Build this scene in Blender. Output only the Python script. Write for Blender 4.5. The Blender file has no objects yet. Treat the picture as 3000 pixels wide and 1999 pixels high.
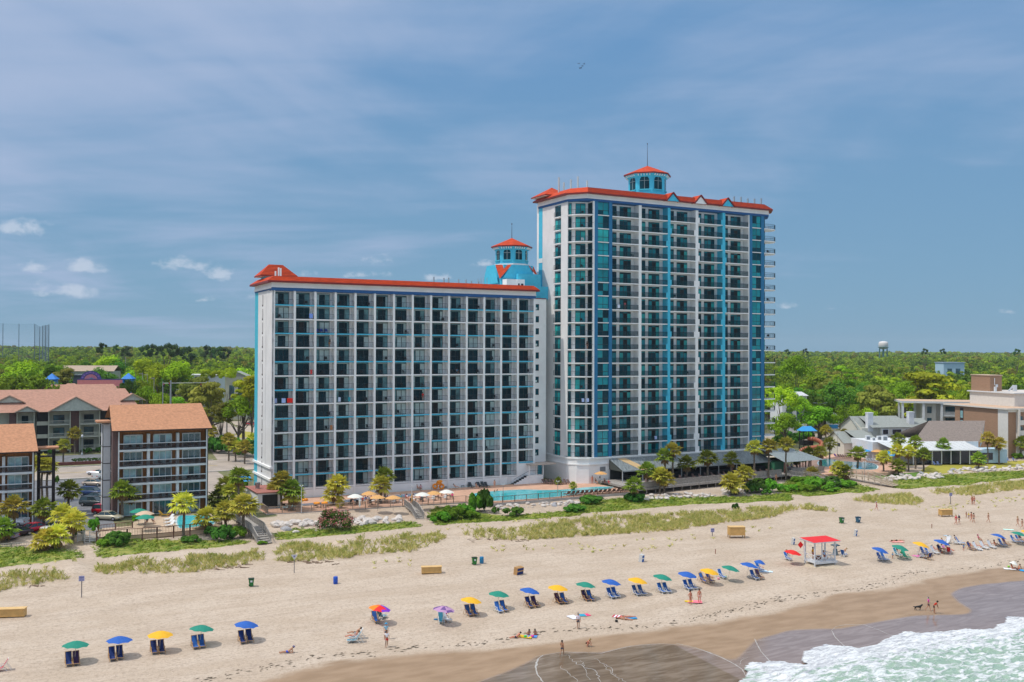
import bpy, math, random
import numpy as np
from mathutils import Vector, Matrix, noise as mnoise
R=math.radians
random.seed(7); rng=np.random.default_rng(7)
scene=bpy.context.scene
# ---------------- camera, world, sun, exposure ----------------
CZ=32.0; FP=2850.0; PITCH=.01056; ROLL=.0038
cd=bpy.data.cameras.new('camera'); cam=bpy.data.objects.new('camera',cd); scene.collection.objects.link(cam)
cd.sensor_width=36; cd.lens=FP/3000*36; cd.clip_end=20000; cd.clip_start=.5
F_=Vector((0,math.cos(PITCH),math.sin(PITCH))); U_=Vector((0,-math.sin(PITCH),math.cos(PITCH))); R_=Vector((1,0,0))
Rr=R_*math.cos(ROLL)+U_*math.sin(ROLL); Ur=-R_*math.sin(ROLL)+U_*math.cos(ROLL)
m=Matrix((Rr,Ur,-F_)).transposed().to_4x4(); m.translation=Vector((0,0,CZ)); cam.matrix_world=m
scene.camera=cam
scene.render.resolution_x=1024; scene.render.resolution_y=682
vs=scene.view_settings; vs.view_transform='Standard'; vs.look='None'; vs.gamma=1; vs.exposure=0.15
SUN_EL=62.0; SAZ=R(200+0)      # direction TOWARDS the sun, measured from +X ccw
sd=Vector((math.cos(SAZ)*math.cos(R(SUN_EL)),math.sin(SAZ)*math.cos(R(SUN_EL)),math.sin(R(SUN_EL))))
sl=bpy.data.lights.new('sun','SUN'); sl.energy=2.35; sl.angle=R(.53); sl.color=(1,.95,.87)
so=bpy.data.objects.new('sun',sl); scene.collection.objects.link(so); so.location=(0,0,200)
so.rotation_euler=(-sd).to_track_quat('-Z','Y').to_euler()
world=bpy.data.worlds.new('World'); scene.world=world; world.use_nodes=True
def build_world():
    nt=world.node_tree; N=nt.nodes; L=nt.links; N.clear()
    out=N.new('ShaderNodeOutputWorld'); bg=N.new('ShaderNodeBackground'); L.new(bg.outputs[0],out.inputs[0])
    sky=N.new('ShaderNodeTexSky'); sky.sky_type='NISHITA'; sky.sun_disc=False
    sky.sun_elevation=R(SUN_EL); sky.sun_rotation=R(90)-SAZ; sky.altitude=0; sky.air_density=1.0; sky.dust_density=.8; sky.ozone_density=2.2
    tc=N.new('ShaderNodeTexCoord')
    def math_(op,a,b=None,c=None,cl=False):
        n=N.new('ShaderNodeMath'); n.operation=op; n.use_clamp=cl
        for i,x in enumerate((a,b,c)):
            if x is None: continue
            if isinstance(x,(int,float)): n.inputs[i].default_value=x
            else: L.new(x,n.inputs[i])
        return n.outputs[0]
    def mix(f,a,b):
        n=N.new('ShaderNodeMix'); n.data_type='RGBA'
        if isinstance(f,(int,float)): n.inputs[0].default_value=f
        else: L.new(f,n.inputs[0])
        for i,x in ((6,a),(7,b)):
            if isinstance(x,tuple): n.inputs[i].default_value=x
            else: L.new(x,n.inputs[i])
        return n.outputs[2]
    sep=N.new('ShaderNodeSeparateXYZ'); L.new(tc.outputs['Generated'],sep.inputs[0])
    X,Y,Z=sep.outputs
    el=math_('MAXIMUM',Z,.0)
    # veil of high cloud: project direction on a plane overhead
    den=math_('ADD',el,.12)
    px=math_('DIVIDE',X,den); py=math_('DIVIDE',Y,den)
    cb=N.new('ShaderNodeCombineXYZ'); L.new(px,cb.inputs[0]); L.new(py,cb.inputs[1])
    def noise(vec,scale,det,rough,dist=0.,off=(0,0,0),sc=(1,1,1)):
        mp=N.new('ShaderNodeMapping'); L.new(vec,mp.inputs[0]); mp.inputs['Location'].default_value=off; mp.inputs['Scale'].default_value=sc
        n=N.new('ShaderNodeTexNoise'); L.new(mp.outputs[0],n.inputs['Vector']); n.inputs['Scale'].default_value=scale
        n.inputs['Detail'].default_value=det; n.inputs['Roughness'].default_value=rough; n.inputs['Distortion'].default_value=dist
        return n.outputs[0]
    v1=noise(cb.outputs[0],.75,6,.55,.6,(1.3,.4,0),(1.,.75,1)); v2=noise(cb.outputs[0],2.6,5,.5,.3,(4,2,0),(.5,1.3,1))
    veil=math_('ADD',math_('MULTIPLY',v1,.85),math_('MULTIPLY',v2,.32))
    # more veil to the upper left, thinner to the right and low down
    bias=math_('MULTIPLY_ADD',X,-.22,0.0)
    bias=math_('ADD',bias,math_('MULTIPLY',el,.85))
    veil=math_('ADD',veil,bias)
    vm=N.new('ShaderNodeMapRange'); vm.interpolation_type='SMOOTHSTEP'; L.new(veil,vm.inputs[0]); vm.inputs[1].default_value=.63; vm.inputs[2].default_value=1.0
    vf=math_('MULTIPLY',vm.outputs[0],.95)
    # exposure-like tint of the clear sky
    hz=N.new('ShaderNodeMapRange'); L.new(el,hz.inputs[0]); hz.inputs[1].default_value=0; hz.inputs[2].default_value=.30
    clear=mix(hz.outputs[0],(1.16,2.2,3.15,1),(.86,1.85,3.3,1))
    base=mix(.95,sky.outputs[0],clear)
    col=mix(vf,base,(2.35,2.95,4.15,1))
    # fair-weather cumulus in a low band
    az=math_('ARCTAN2',X,Y)
    cc=N.new('ShaderNodeCombineXYZ'); L.new(az,cc.inputs[0]); L.new(Z,cc.inputs[1])
    n1=noise(cc.outputs[0],55,5,.6,.2,(.3,0,0),(1,1.6,1))
    acc=None
    for (cx,cy,w,h,a) in CUMULUS:
        caz=math.atan((cx-1500)/FP); cel=(1029.6+.0038*(cx-1500)-cy)/FP*math.cos(caz)
        dx=math_('DIVIDE',math_('SUBTRACT',az,caz),w/FP); dy0=math_('DIVIDE',math_('SUBTRACT',Z,cel),h/FP)
        dy=math_('MULTIPLY',dy0,math_('MULTIPLY_ADD',math_('LESS_THAN',dy0,0.),.9,1.))
        d=math_('SUBTRACT',1.,math_('SQRT',math_('ADD',math_('MULTIPLY',dx,dx),math_('MULTIPLY',dy,dy))))
        d=math_('MULTIPLY',math_('MAXIMUM',d,0.),a)
        acc=d if acc is None else math_('MAXIMUM',acc,d)
    cu=math_('ADD',math_('MULTIPLY',acc,1.3),math_('MULTIPLY',math_('SUBTRACT',n1,.5),2.6))
    cu=math_('MULTIPLY',cu,math_('GREATER_THAN',acc,.001))
    cm=N.new('ShaderNodeMapRange'); cm.interpolation_type='SMOOTHSTEP'; L.new(cu,cm.inputs[0]); cm.inputs[1].default_value=.22; cm.inputs[2].default_value=1.15
    col=mix(math_('MULTIPLY',cm.outputs[0],.5),col,(4.3,4.6,5.2,1))
    # unseen sky overhead brightened toward the zenith, added to light the shaded facades
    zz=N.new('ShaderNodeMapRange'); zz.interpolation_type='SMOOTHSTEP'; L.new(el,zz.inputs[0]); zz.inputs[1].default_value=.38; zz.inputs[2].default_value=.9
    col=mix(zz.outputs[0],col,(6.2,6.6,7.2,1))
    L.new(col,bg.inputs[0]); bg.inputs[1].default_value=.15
CUMULUS=[(55,675,95,40,1),(245,785,75,35,1),(205,855,110,40,.9),(95,785,60,28,.6),(535,780,95,32,1),(645,808,55,38,1),(600,880,55,14,.7),(890,805,40,22,.6),(1080,808,90,22,.75),(1285,815,60,20,.8),(1110,765,70,28,.5),(1415,775,45,25,.8),(735,870,60,30,.3),(2305,900,50,16,.6),(2445,905,60,12,.5),(2960,915,50,10,.3)]
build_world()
# ---------------- pixel of the survey photo -> point on the ground (for measuring positions) ----------------
A=R(27.5); OX,OY=-44.76,184.05; CA,SA=math.cos(A),math.sin(A)
def ray(px,py):
    xr=px-1500; yr=py-999.5; x=xr*math.cos(ROLL)+yr*math.sin(ROLL); y=-xr*math.sin(ROLL)+yr*math.cos(ROLL); u=-y/FP
    return (x/FP, math.cos(PITCH)-u*math.sin(PITCH), math.sin(PITCH)+u*math.cos(PITCH))
def atz(px,py,z):
    d=ray(px,py); k=(z-CZ)/d[2]; return d[0]*k,d[1]*k
def sv(X,Y):
    x=X-OX;y=Y-OY; return x*CA+y*SA, -x*SA+y*CA
def xy(s,v): return OX+s*CA-v*SA, OY+s*SA+v*CA
VK=[(-400,-6),(-135,-2.2),(-118,-.7),(-108,-.15),(-100,.25),(-92,.75),(-84,1.15),(-70,1.5),(-52,1.8),(-47,2.3),(-43,3.1),(-39,3.1),(-36,2.7),(-31,2.8),(-27,3.05),(-22,3.25),(-17,3.6),(-10,3.72),(20,3.75),(50,4.2),(82,4.8),(95,5.4),(170,6.2),(300,8),(700,11),(1300,15),(3000,19),(9000,19)]
VX=np.array([a for a,b in VK],float); VZ=np.array([b for a,b in VK],float)
def terr(s,v):
    z=np.interp(v,VX,VZ)
    # boardwalk stretch of the bank stays lower
    z=z-.55*np.clip((s-66)/4,0,1)*np.clip((118-s)/6,0,1)*np.clip(1-abs(v+17)/7,0,1)
    # gaps in the fore-dune where the paths cross
    g=0
    for c,w in ((-33,2.2),(-4,2.4),(17.8,2.6),(118,4),(-88,5)): g=np.maximum(g,np.clip(1.6-abs(s+.0*v-c-(v+45)*-.1)/w,0,1))
    dn=np.clip(1-abs(v+41)/7,0,1); z=z-g*dn*.7
    z=z+dn*.35*(np.sin(s*.31)*np.sin(s*.13+1.)+.5*np.sin(s*.83))
    # beach undulation
    bm=np.clip((v+108)/10,0,1)*np.clip((-46-v)/6,0,1)
    z=z+bm*.10*np.sin(s*.17+.3*np.sin(v*.21))*np.sin(v*.19+s*.03)
    return z
def ground(X,Y):
    s,v=sv(X,Y); return float(terr(s,v))
def G(px,py,dz=0.):
    z=3.
    for _ in range(14):
        X,Y=atz(px,py,z+dz); z=.5*z+.5*ground(X,Y)
    X,Y=atz(px,py,z+dz); return Vector((X,Y,ground(X,Y)))
def L3(px,py,z): X,Y=atz(px,py,z); return Vector((X,Y,z))
# ---------------- mesh helpers ----------------
COL=scene.collection
def link(o,parent=None,label=None,cat=None,group=None,kind=None):
    COL.objects.link(o)
    if parent is not None: o.parent=parent
    if label: o['label']=label
    if cat: o['category']=cat
    if group: o['group']=group
    if kind: o['kind']=kind
    return o
def empty(name,loc,rz=0.,label=None,cat=None,group=None):
    o=bpy.data.objects.new(name,None); o.location=loc; o.rotation_euler=(0,0,rz); o.empty_display_size=.2
    return link(o,None,label,cat,group)
class MB:
    def __init__(s): s.v=[];s.f=[];s.m=[];s.sm=[]
    def add(s,vs,fs,m=0,smooth=False):
        b=len(s.v); s.v+= [tuple(p) for p in vs]
        for f in fs: s.f.append(tuple(b+i for i in f)); s.m.append(m); s.sm.append(smooth)
    def box(s,x0,x1,y0,y1,z0,z1,m=0):
        s.add([(x0,y0,z0),(x1,y0,z0),(x1,y1,z0),(x0,y1,z0),(x0,y0,z1),(x1,y0,z1),(x1,y1,z1),(x0,y1,z1)],
              [(0,3,2,1),(4,5,6,7),(0,1,5,4),(1,2,6,5),(2,3,7,6),(3,0,4,7)],m)
    def quad(s,a,b,c,d,m=0): s.add([a,b,c,d],[(0,1,2,3)],m)
    def poly(s,pts,m=0): s.add(pts,[tuple(range(len(pts)))],m)
    def prism(s,pts,z0,z1,m=0,mt=None):
        n=len(pts); vs=[(p[0],p[1],z0) for p in pts]+[(p[0],p[1],z1) for p in pts]
        s.add(vs,[(i,(i+1)%n,n+(i+1)%n,n+i) for i in range(n)],m); s.add(vs,[tuple(range(n,2*n))],m if mt is None else mt); s.add(vs,[tuple(range(n-1,-1,-1))],m)
    def tube(s,p0,p1,r0,r1=None,n=6,m=0,cap=True,smooth=True):
        r1=r0 if r1 is None else r1; p0=Vector(p0);p1=Vector(p1); d=(p1-p0)
        if d.length<1e-6: return
        d.normalize(); a=d.orthogonal().normalized(); b=d.cross(a)
        vs=[]
        for p,r in ((p0,r0),(p1,r1)):
            for i in range(n):
                t=2*math.pi*i/n; vs.append(p+(a*math.cos(t)+b*math.sin(t))*r)
        s.add(vs,[(i,(i+1)%n,n+(i+1)%n,n+i) for i in range(n)],m,smooth)
        if cap: s.add(vs,[tuple(range(n-1,-1,-1)),tuple(range(n,2*n))],m)
    def path(s,pts,r,n=6,m=0):
        for i in range(len(pts)-1): s.tube(pts[i],pts[i+1],r if not isinstance(r,list) else r[i],r if not isinstance(r,list) else r[i+1],n,m)
    def bar(s,p0,p1,w,h,m=0):   # square bar between two points, w horizontal, h vertical-ish
        p0=Vector(p0);p1=Vector(p1);d=(p1-p0).normalized(); side=d.cross(Vector((0,0,1)))
        if side.length<1e-3: side=Vector((1,0,0))
        side.normalize(); up=side.cross(d); vs=[]
        for p in (p0,p1):
            for a,b in ((-1,-1),(1,-1),(1,1),(-1,1)): vs.append(p+side*a*w/2+up*b*h/2)
        s.add(vs,[(0,3,2,1),(4,5,6,7),(0,1,5,4),(1,2,6,5),(2,3,7,6),(3,0,4,7)],m)
    def lathe(s,prof,n=12,m=0,c=(0,0),smooth=True,cap=True):
        vs=[]
        for r,z in prof:
            for i in range(n):
                t=2*math.pi*i/n; vs.append((c[0]+r*math.cos(t),c[1]+r*math.sin(t),z))
        fs=[(k*n+i,k*n+(i+1)%n,(k+1)*n+(i+1)%n,(k+1)*n+i) for k in range(len(prof)-1) for i in range(n)]
        s.add(vs,fs,m,smooth)
        if cap: s.add(vs,[tuple(range(n-1,-1,-1)),tuple(range((len(prof)-1)*n,len(prof)*n))],m)
    def xf(s,M):
        s.v=[tuple(M@Vector(p)) for p in s.v]; return s
    def merge(s,o,M=None,moff=0):
        vs=o.v if M is None else [tuple(M@Vector(p)) for p in o.v]
        b=len(s.v); s.v+=vs; s.f+=[tuple(b+i for i in f) for f in o.f]; s.m+=[x+moff for x in o.m]; s.sm+=o.sm
    def mesh(s,name,mats):
        me=bpy.data.meshes.new(name); me.from_pydata(s.v,[],s.f); 
        for x in (mats if isinstance(mats,(list,tuple)) else [mats]): me.materials.append(x)
        me.polygons.foreach_set('material_index',s.m); me.polygons.foreach_set('use_smooth',s.sm); me.update(); return me
    def build(s,name,mats,parent=None,label=None,cat=None,group=None,kind=None,loc=None,rz=0.):
        o=bpy.data.objects.new(name,s.mesh(name,mats))
        if loc is not None: o.location=loc; o.rotation_euler=(0,0,rz)
        return link(o,parent,label,cat,group,kind)
def inst(name,me,parent=None,loc=(0,0,0),rz=0.,sc=1.,label=None,cat=None,group=None,kind=None,rot=None):
    o=bpy.data.objects.new(name,me); o.location=loc; o.rotation_euler=rot if rot else (0,0,rz)
    o.scale=(sc,sc,sc) if isinstance(sc,(int,float)) else sc
    return link(o,parent,label,cat,group,kind)
def copy_tree(src,loc=None,rz=None,sc=None,label=None,group=None,cat=None):
    o=src.copy(); COL.objects.link(o)
    if loc is not None: o.location=loc
    if rz is not None: o.rotation_euler=(0,0,rz)
    if sc is not None: o.scale=(sc,sc,sc) if isinstance(sc,(int,float)) else sc
    if label: o['label']=label
    if group: o['group']=group
    if cat: o['category']=cat
    for c in src.children:
        d=c.copy(); COL.objects.link(d); d.parent=o
        for g in c.children:
            e=g.copy(); COL.objects.link(e); e.parent=d
    return o
# ---------------- materials ----------------
def lin(c): return tuple(((x/12.92) if x<=.04045 else ((x+.055)/1.055)**2.4) for x in c)
def H(h): return lin(tuple(int(h[i:i+2],16)/255 for i in (0,2,4)))
MC={}
def M(name,col=(.5,.5,.5),rough=.7,var=.12,scale=1.5,bump=0.,metal=0.,spec=.5,det=4,col2=None,thr=.5,wid=.15,stretch=(1,1,1),trans=0.,alpha=1.):
    if name in MC: return MC[name]
    if isinstance(col,str): col=H(col)
    mt=bpy.data.materials.new(name); mt.use_nodes=True; nt=mt.node_tree; N=nt.nodes; L=nt.links
    b=N['Principled BSDF']; b.inputs['Roughness'].default_value=rough; b.inputs['Metallic'].default_value=metal
    b.inputs['Specular IOR Level'].default_value=spec
    if trans: b.inputs['Transmission Weight'].default_value=trans
    if alpha<1: b.inputs['Alpha'].default_value=alpha
    if var==0 and col2 is None and not bump:
        b.inputs['Base Color'].default_value=(*col,1)
    else:
        g=N.new('ShaderNodeNewGeometry'); mp=N.new('ShaderNodeMapping'); mp.inputs['Scale'].default_value=stretch; L.new(g.outputs['Position'],mp.inputs[0])
        n=N.new('ShaderNodeTexNoise'); n.inputs['Scale'].default_value=scale; n.inputs['Detail'].default_value=det; n.inputs['Roughness'].default_value=.6; L.new(mp.outputs[0],n.inputs['Vector'])
        mr=N.new('ShaderNodeMapRange'); L.new(n.outputs[0],mr.inputs[0]); mr.inputs[1].default_value=thr-wid; mr.inputs[2].default_value=thr+wid
        mx=N.new('ShaderNodeMix'); mx.data_type='RGBA'; L.new(mr.outputs[0],mx.inputs[0])
        if col2 is None: c1=tuple(x*(1-var) for x in col); c2=tuple(min(1,x*(1+var)) for x in col)
        else: c1=col; c2=H(col2) if isinstance(col2,str) else col2
        mx.inputs[6].default_value=(*c1,1); mx.inputs[7].default_value=(*c2,1); L.new(mx.outputs[2],b.inputs['Base Color'])
        if bump:
            bp=N.new('ShaderNodeBump'); bp.inputs['Strength'].default_value=bump; bp.inputs['Distance'].default_value=.1; L.new(n.outputs[0],bp.inputs['Height']); L.new(bp.outputs[0],b.inputs['Normal'])
    MC[name]=mt; return mt
def leafmat(name,c1,c2,sc=.35):
    mt=M(name,c1,rough=.75,scale=sc,col2=c2,wid=.25,det=3,spec=.12); nt=mt.node_tree; b=nt.nodes['Principled BSDF']
    b.inputs['Subsurface Weight'].default_value=0
    tr=nt.nodes.new('ShaderNodeBsdfTranslucent'); ms=nt.nodes.new('ShaderNodeMixShader'); ms.inputs[0].default_value=.28
    src=b.inputs['Base Color'].links[0].from_socket
    g2=nt.nodes.new('ShaderNodeNewGeometry'); n2=nt.nodes.new('ShaderNodeTexNoise'); n2.inputs['Scale'].default_value=.045; n2.inputs['Detail'].default_value=2; nt.links.new(g2.outputs['Position'],n2.inputs['Vector'])
    r2=nt.nodes.new('ShaderNodeMapRange'); nt.links.new(n2.outputs[0],r2.inputs[0]); r2.inputs[1].default_value=.35; r2.inputs[2].default_value=.65; r2.inputs[3].default_value=.6; r2.inputs[4].default_value=1.35
    h2=nt.nodes.new('ShaderNodeHueSaturation'); nt.links.new(r2.outputs[0],h2.inputs['Value']); nt.links.new(src,h2.inputs['Color']); src=h2.outputs[0]
    # individual trees differ a little
    oi=nt.nodes.new('ShaderNodeObjectInfo'); hs=nt.nodes.new('ShaderNodeHueSaturation')
    m1=nt.nodes.new('ShaderNodeMapRange'); nt.links.new(oi.outputs['Random'],m1.inputs[0]); m1.inputs[3].default_value=.475; m1.inputs[4].default_value=.52
    m2=nt.nodes.new('ShaderNodeMapRange'); nt.links.new(oi.outputs['Random'],m2.inputs[0]); m2.inputs[3].default_value=.75; m2.inputs[4].default_value=1.25
    nt.links.new(m1.outputs[0],hs.inputs['Hue']); nt.links.new(m2.outputs[0],hs.inputs['Value']); nt.links.new(src,hs.inputs['Color'])
    nt.links.new(hs.outputs[0],b.inputs['Base Color']); nt.links.new(hs.outputs[0],tr.inputs[0])
    out=nt.nodes['Material Output']; nt.links.new(b.outputs[0],ms.inputs[1]); nt.links.new(tr.outputs[0],ms.inputs[2]); nt.links.new(ms.outputs[0],out.inputs[0])
    return mt
# ---------------- ground, beach, sea ----------------
def inpoly(X,Y,P):
    c=np.zeros(X.shape,bool); n=len(P)
    for i in range(n):
        x1,y1=P[i];x2,y2=P[(i+1)%n]
        if y1==y2: continue
        t=((y1>Y)!=(y2>Y))&(X<(x2-x1)*(Y-y1)/(y2-y1)+x1); c^=t
    return c
def gp(pts): return [tuple(G(*p)[:2]) for p in pts]
DUNE=[[(0,1689),(83,1681),(186,1673),(244,1677),(244,1683),(166,1706),(41,1722),(0,1735),(-60,1740),(-60,1695)],
 [(273,1669),(290,1660),(497,1648),(559,1631),(766,1617),(782,1623),(774,1640),(662,1665),(579,1677),(455,1681),(331,1685),(281,1677)],
 [(807,1614),(865,1595),(1017,1587),(1170,1574),(1285,1564),(1323,1576),(1208,1618),(1094,1625),(1017,1637),(922,1645),(807,1645)],
 [(1350,1568),(1500,1553),(1729,1522),(1997,1503),(2250,1492),(2365,1482),(2452,1501),(2345,1492),(2250,1518),(2130,1532),(1997,1553),(1767,1568),(1557,1583),(1500,1583),(1400,1583)],
 [(2494,1467),(2575,1455),(2663,1448),(2705,1471),(2678,1482),(2594,1478)],
 [(2724,1442),(2823,1430),(3000,1413),(3080,1408),(3080,1432),(3000,1434),(2842,1453),(2747,1450)]]
BANK=[[(-60,1600),(0,1598),(124,1607),(240,1615),(242,1636),(124,1652),(0,1665),(-60,1670)],
 [(269,1582),(372,1582),(621,1582),(737,1586),(720,1594),(621,1607),(414,1623),(281,1636)],
 [(798,1566),(866,1547),(951,1551),(1079,1537),(1206,1528),(1249,1543),(1206,1547),(1079,1560),(951,1573),(813,1583)],
 [(1253,1503),(1279,1485),(1379,1494),(1423,1503),(1489,1511),(1700,1494),(1700,1511),(1511,1525),(1379,1533),(1279,1540)],
 [(1680,1476),(1843,1457),(2034,1457),(2197,1454),(2320,1443),(2320,1468),(2034,1478),(1870,1492),(1680,1508)],
 [(2310,1406),(2495,1413),(2580,1434),(2460,1448),(2369,1455),(2271,1441)],
 [(2587,1409),(2766,1392),(3000,1378),(3080,1372),(3080,1395),(3000,1399),(2881,1413),(2706,1430),(2618,1430)]]
DUNEW=[gp(p) for p in DUNE]; BANKW=[gp(p) for p in BANK]
WETL=[(560,2030),(750,1996),(979,1942),(1228,1908),(1500,1895),(1729,1864),(1997,1828),(2250,1792),(2441,1744),(2632,1717),(2766,1685),(2880,1668),(3000,1655),(3120,1640)]
wp=[sv(*atz(a,b,.9)) for a,b in WETL]; WS=np.array([p[0] for p in wp]); WV=np.array([p[1] for p in wp])
FILM=[(1300,2060),(1400,1996),(1500,1966),(1568,1930),(1650,1915),(1760,1917),(1850,1895),(1950,1886),(2050,1898),(2125,1922),(2155,1932),(2200,1880),(2250,1858),(2345,1841),(2460,1839),(2556,1822),(2690,1800),(2842,1792),(2850,1782),(2800,1757),(2786,1741),(2823,1724),(2900,1714),(3000,1704),(3120,1690),(3200,1760),(3200,2200),(1300,2200)]
FILMW=[tuple(atz(a,b,.35)) for a,b in FILM]
SEA=[(2130,2060),(2150,1999),(2184,1973),(2176,1950),(2190,1936),(2250,1934),(2326,1937),(2362,1948),(2344,1927),(2347,1908),(2380,1892),(2422,1885),(2475,1888),(2518,1893),(2567,1883),(2594,1866),(2647,1845),(2712,1851),(2823,1839),(2905,1842),(2919,1824),(2940,1820),(2943,1801),(3000,1804),(3150,1785)]
SEAW=[tuple(atz(a,b,.2)) for a,b in SEA]+[xy(190,-104),xy(600,-108),xy(600,-420),xy(-500,-420),xy(-500,-125),xy(-40,-116)]
def gridlines(a,b,step,lo,hi,g=1.25):
    L=list(np.arange(a,b+1e-6,step)); st=step; x=L[-1]
    while x<hi: st*=g; x+=st; L.append(x)
    st=step; x=L[0]; P=[]
    while x>lo: st*=g; x-=st; P.append(x)
    return np.array(P[::-1]+L)
def zones(S,V,X,Y):
    wv=np.interp(S,WS,WV)
    wet=np.clip((wv-V)/4.+.5,0,1)
    film=inpoly(X,Y,FILMW).astype(float); wet=np.where((film>0)&(S<19),2.,wet)  # marks the left lobe, whose film gets the darker reflection colour
    grn=np.zeros(S.shape)
    for P in DUNEW: grn=np.maximum(grn,inpoly(X,Y,P)*.36)
    for P in BANKW: grn=np.maximum(grn,inpoly(X,Y,P)*1.)
    inl=np.clip((V+15)/3,0,1)*np.clip((S+4.)/1.,0,1)+np.clip((V+19)/3,0,1)*np.clip((-3-S)/1.,0,1)
    return wet,film,grn,inl
def make_ground():
    sl=gridlines(-60,150,.75,-2600,2600); vl=np.concatenate([gridlines(-126,-16,.5,-420,-16,1.3),gridlines(-15,100,2.5,-15,2700,1.18)])
    S,V=np.meshgrid(sl,vl); X=OX+S*CA-V*SA; Y=OY+S*SA+V*CA; Z=terr(S,V)
    wet,film,grn,inl=zones(S,V,X,Y)
    # smooth the masks a little so they feather
    def blur(a,n=1):
        for _ in range(n):
            b=a.copy(); b[1:-1,1:-1]=(a[1:-1,1:-1]*2+a[:-2,1:-1]+a[2:,1:-1]+a[1:-1,:-2]+a[1:-1,2:])/6; a=b
        return a
    film=blur(film,4); grn=blur(grn,2)
    # small-scale relief on the dry sand and dunes
    n=rng.normal(size=S.shape); n=blur(n,3); relief=n*.10*np.clip((V+92)/4,0,1)*np.clip((-18-V)/4,0,1)*(1+1.2*np.clip(1-abs(V+42)/8,0,1))
    Z=Z+relief*np.clip(1-abs(S-45)/150,0,1)
    h,w=S.shape; idx=np.arange(h*w).reshape(h,w)
    q=np.stack([idx[:-1,:-1],idx[:-1,1:],idx[1:,1:],idx[1:,:-1]],-1).reshape(-1,4)
    me=bpy.data.meshes.new('ground'); me.vertices.add(h*w); me.vertices.foreach_set('co',np.stack([X,Y,Z],-1).ravel())
    me.loops.add(q.size); me.loops.foreach_set('vertex_index',q.ravel()); me.polygons.add(len(q)); me.polygons.foreach_set('loop_start',np.arange(0,q.size,4)); me.polygons.foreach_set('loop_total',np.full(len(q),4))
    me.polygons.foreach_set('use_smooth',np.ones(len(q),bool)); me.update()
    ca=me.color_attributes.new('zone','FLOAT_COLOR','POINT'); ca.data.foreach_set('color',np.stack([wet,film,grn,inl],-1).ravel().astype(np.float32))
    mt=bpy.data.materials.new('beach_ground'); mt.use_nodes=True; nt=mt.node_tree;N=nt.nodes;L=nt.links; b=N['Principled BSDF']
    at=N.new('ShaderNodeAttribute'); at.attribute_name='zone'; sp=N.new('ShaderNodeSeparateColor'); L.new(at.outputs['Color'],sp.inputs[0])
    geo=N.new('ShaderNodeNewGeometry')
    def noise(sc,det=4,st=(1,1,1),rot=0,dist=0,ro=.6):
        mp=N.new('ShaderNodeMapping'); mp.inputs['Scale'].default_value=st; mp.inputs['Rotation'].default_value=(0,0,rot)
        # align with the shore first
        mp0=N.new('ShaderNodeMapping'); mp0.inputs['Rotation'].default_value=(0,0,-A); L.new(geo.outputs['Position'],mp0.inputs[0]); L.new(mp0.outputs[0],mp.inputs[0])
        n=N.new('ShaderNodeTexNoise'); n.inputs['Scale'].default_value=sc; n.inputs['Detail'].default_value=det; n.inputs['Roughness'].default_value=ro; n.inputs['Distortion'].default_value=dist; L.new(mp.outputs[0],n.inputs['Vector']); return n.outputs[0]
    def rr(x,a,c,t0=0.,t1=1.,sm=True):
        m=N.new('ShaderNodeMapRange'); m.interpolation_type='SMOOTHSTEP' if sm else 'LINEAR'; L.new(x,m.inputs[0]); m.inputs[1].default_value=a; m.inputs[2].default_value=c; m.inputs[3].default_value=t0; m.inputs[4].default_value=t1; return m.outputs[0]
    def ma(op,a,c):
        m=N.new('ShaderNodeMath'); m.operation=op
        for i,x in enumerate((a,c)):
            if isinstance(x,(int,float)): m.inputs[i].default_value=x
            else: L.new(x,m.inputs[i])
        return m.outputs[0]
    def mx(f,a,c):
        m=N.new('ShaderNodeMix'); m.data_type='RGBA'; L.new(f,m.inputs[0])
        for i,x in ((6,a),(7,c)):
            if isinstance(x,tuple): m.inputs[i].default_value=(*x,1)
            else: L.new(x,m.inputs[i])
        return m.outputs[2]
    nb=noise(.12,5,(1,2.2,1)); nm=noise(.9,6,(1,1.6,1)); nf=noise(7,4); nt2=noise(.5,3,(.25,6,1))
    sand=mx(rr(nb,.35,.65),(0.494,0.392,0.298),(0.568,0.466,0.370)); sand=mx(ma('MULTIPLY',rr(nm,.5,.72),.45),sand,(0.404,0.314,0.231)); sand=mx(ma('MULTIPLY',rr(nf,.5,.7),.5),sand,(0.344,0.264,0.197)); n3=noise(2.6,5,(1,1.3,1)); sand=mx(ma('MULTIPLY',rr(n3,.5,.64),.62),sand,(0.327,0.247,0.185)); ntr=noise(.35,2,(.10,9,1)); sand=mx(ma('MULTIPLY',rr(ntr,.55,.62),.28),sand,(0.344,0.264,0.202))
    sand=mx(ma('MULTIPLY',rr(nt2,.52,.7),.22),sand,(0.387,0.305,0.227))
    wetf=rr(ma('ADD',sp.outputs[0],ma('MULTIPLY',ma('SUBTRACT',nb,.5),1.3)),.25,.75)
    nw=noise(.25,4,(1,3,1))
    wetc=mx(rr(nw,.3,.7),(.27,.175,.10),(.35,.235,.145))
    col=mx(wetf,sand,wetc)
    filmf=rr(sp.outputs[1],.3,.7)
    fw=rr(noise(.35,5,(.5,2.5,1),.25,1.5),.35,.7); col=mx(filmf,col,mx(rr(sp.outputs[0],1.2,1.8),mx(fw,(.22,.16,.13),(.30,.235,.205)),mx(fw,(.14,.095,.06),(.25,.19,.14))))  # left lobe darker, right film lighter: sky reflection by angle put into colour
    gn=noise(1.6,5); gf=rr(ma('ADD',sp.outputs[2],ma('MULTIPLY',ma('SUBTRACT',gn,.5),1.3)),.55,.85)
    gc=mx(rr(nm,.35,.65),(.12,.19,.02),(.33,.31,.07))
    col=mx(gf,col,gc)
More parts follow.
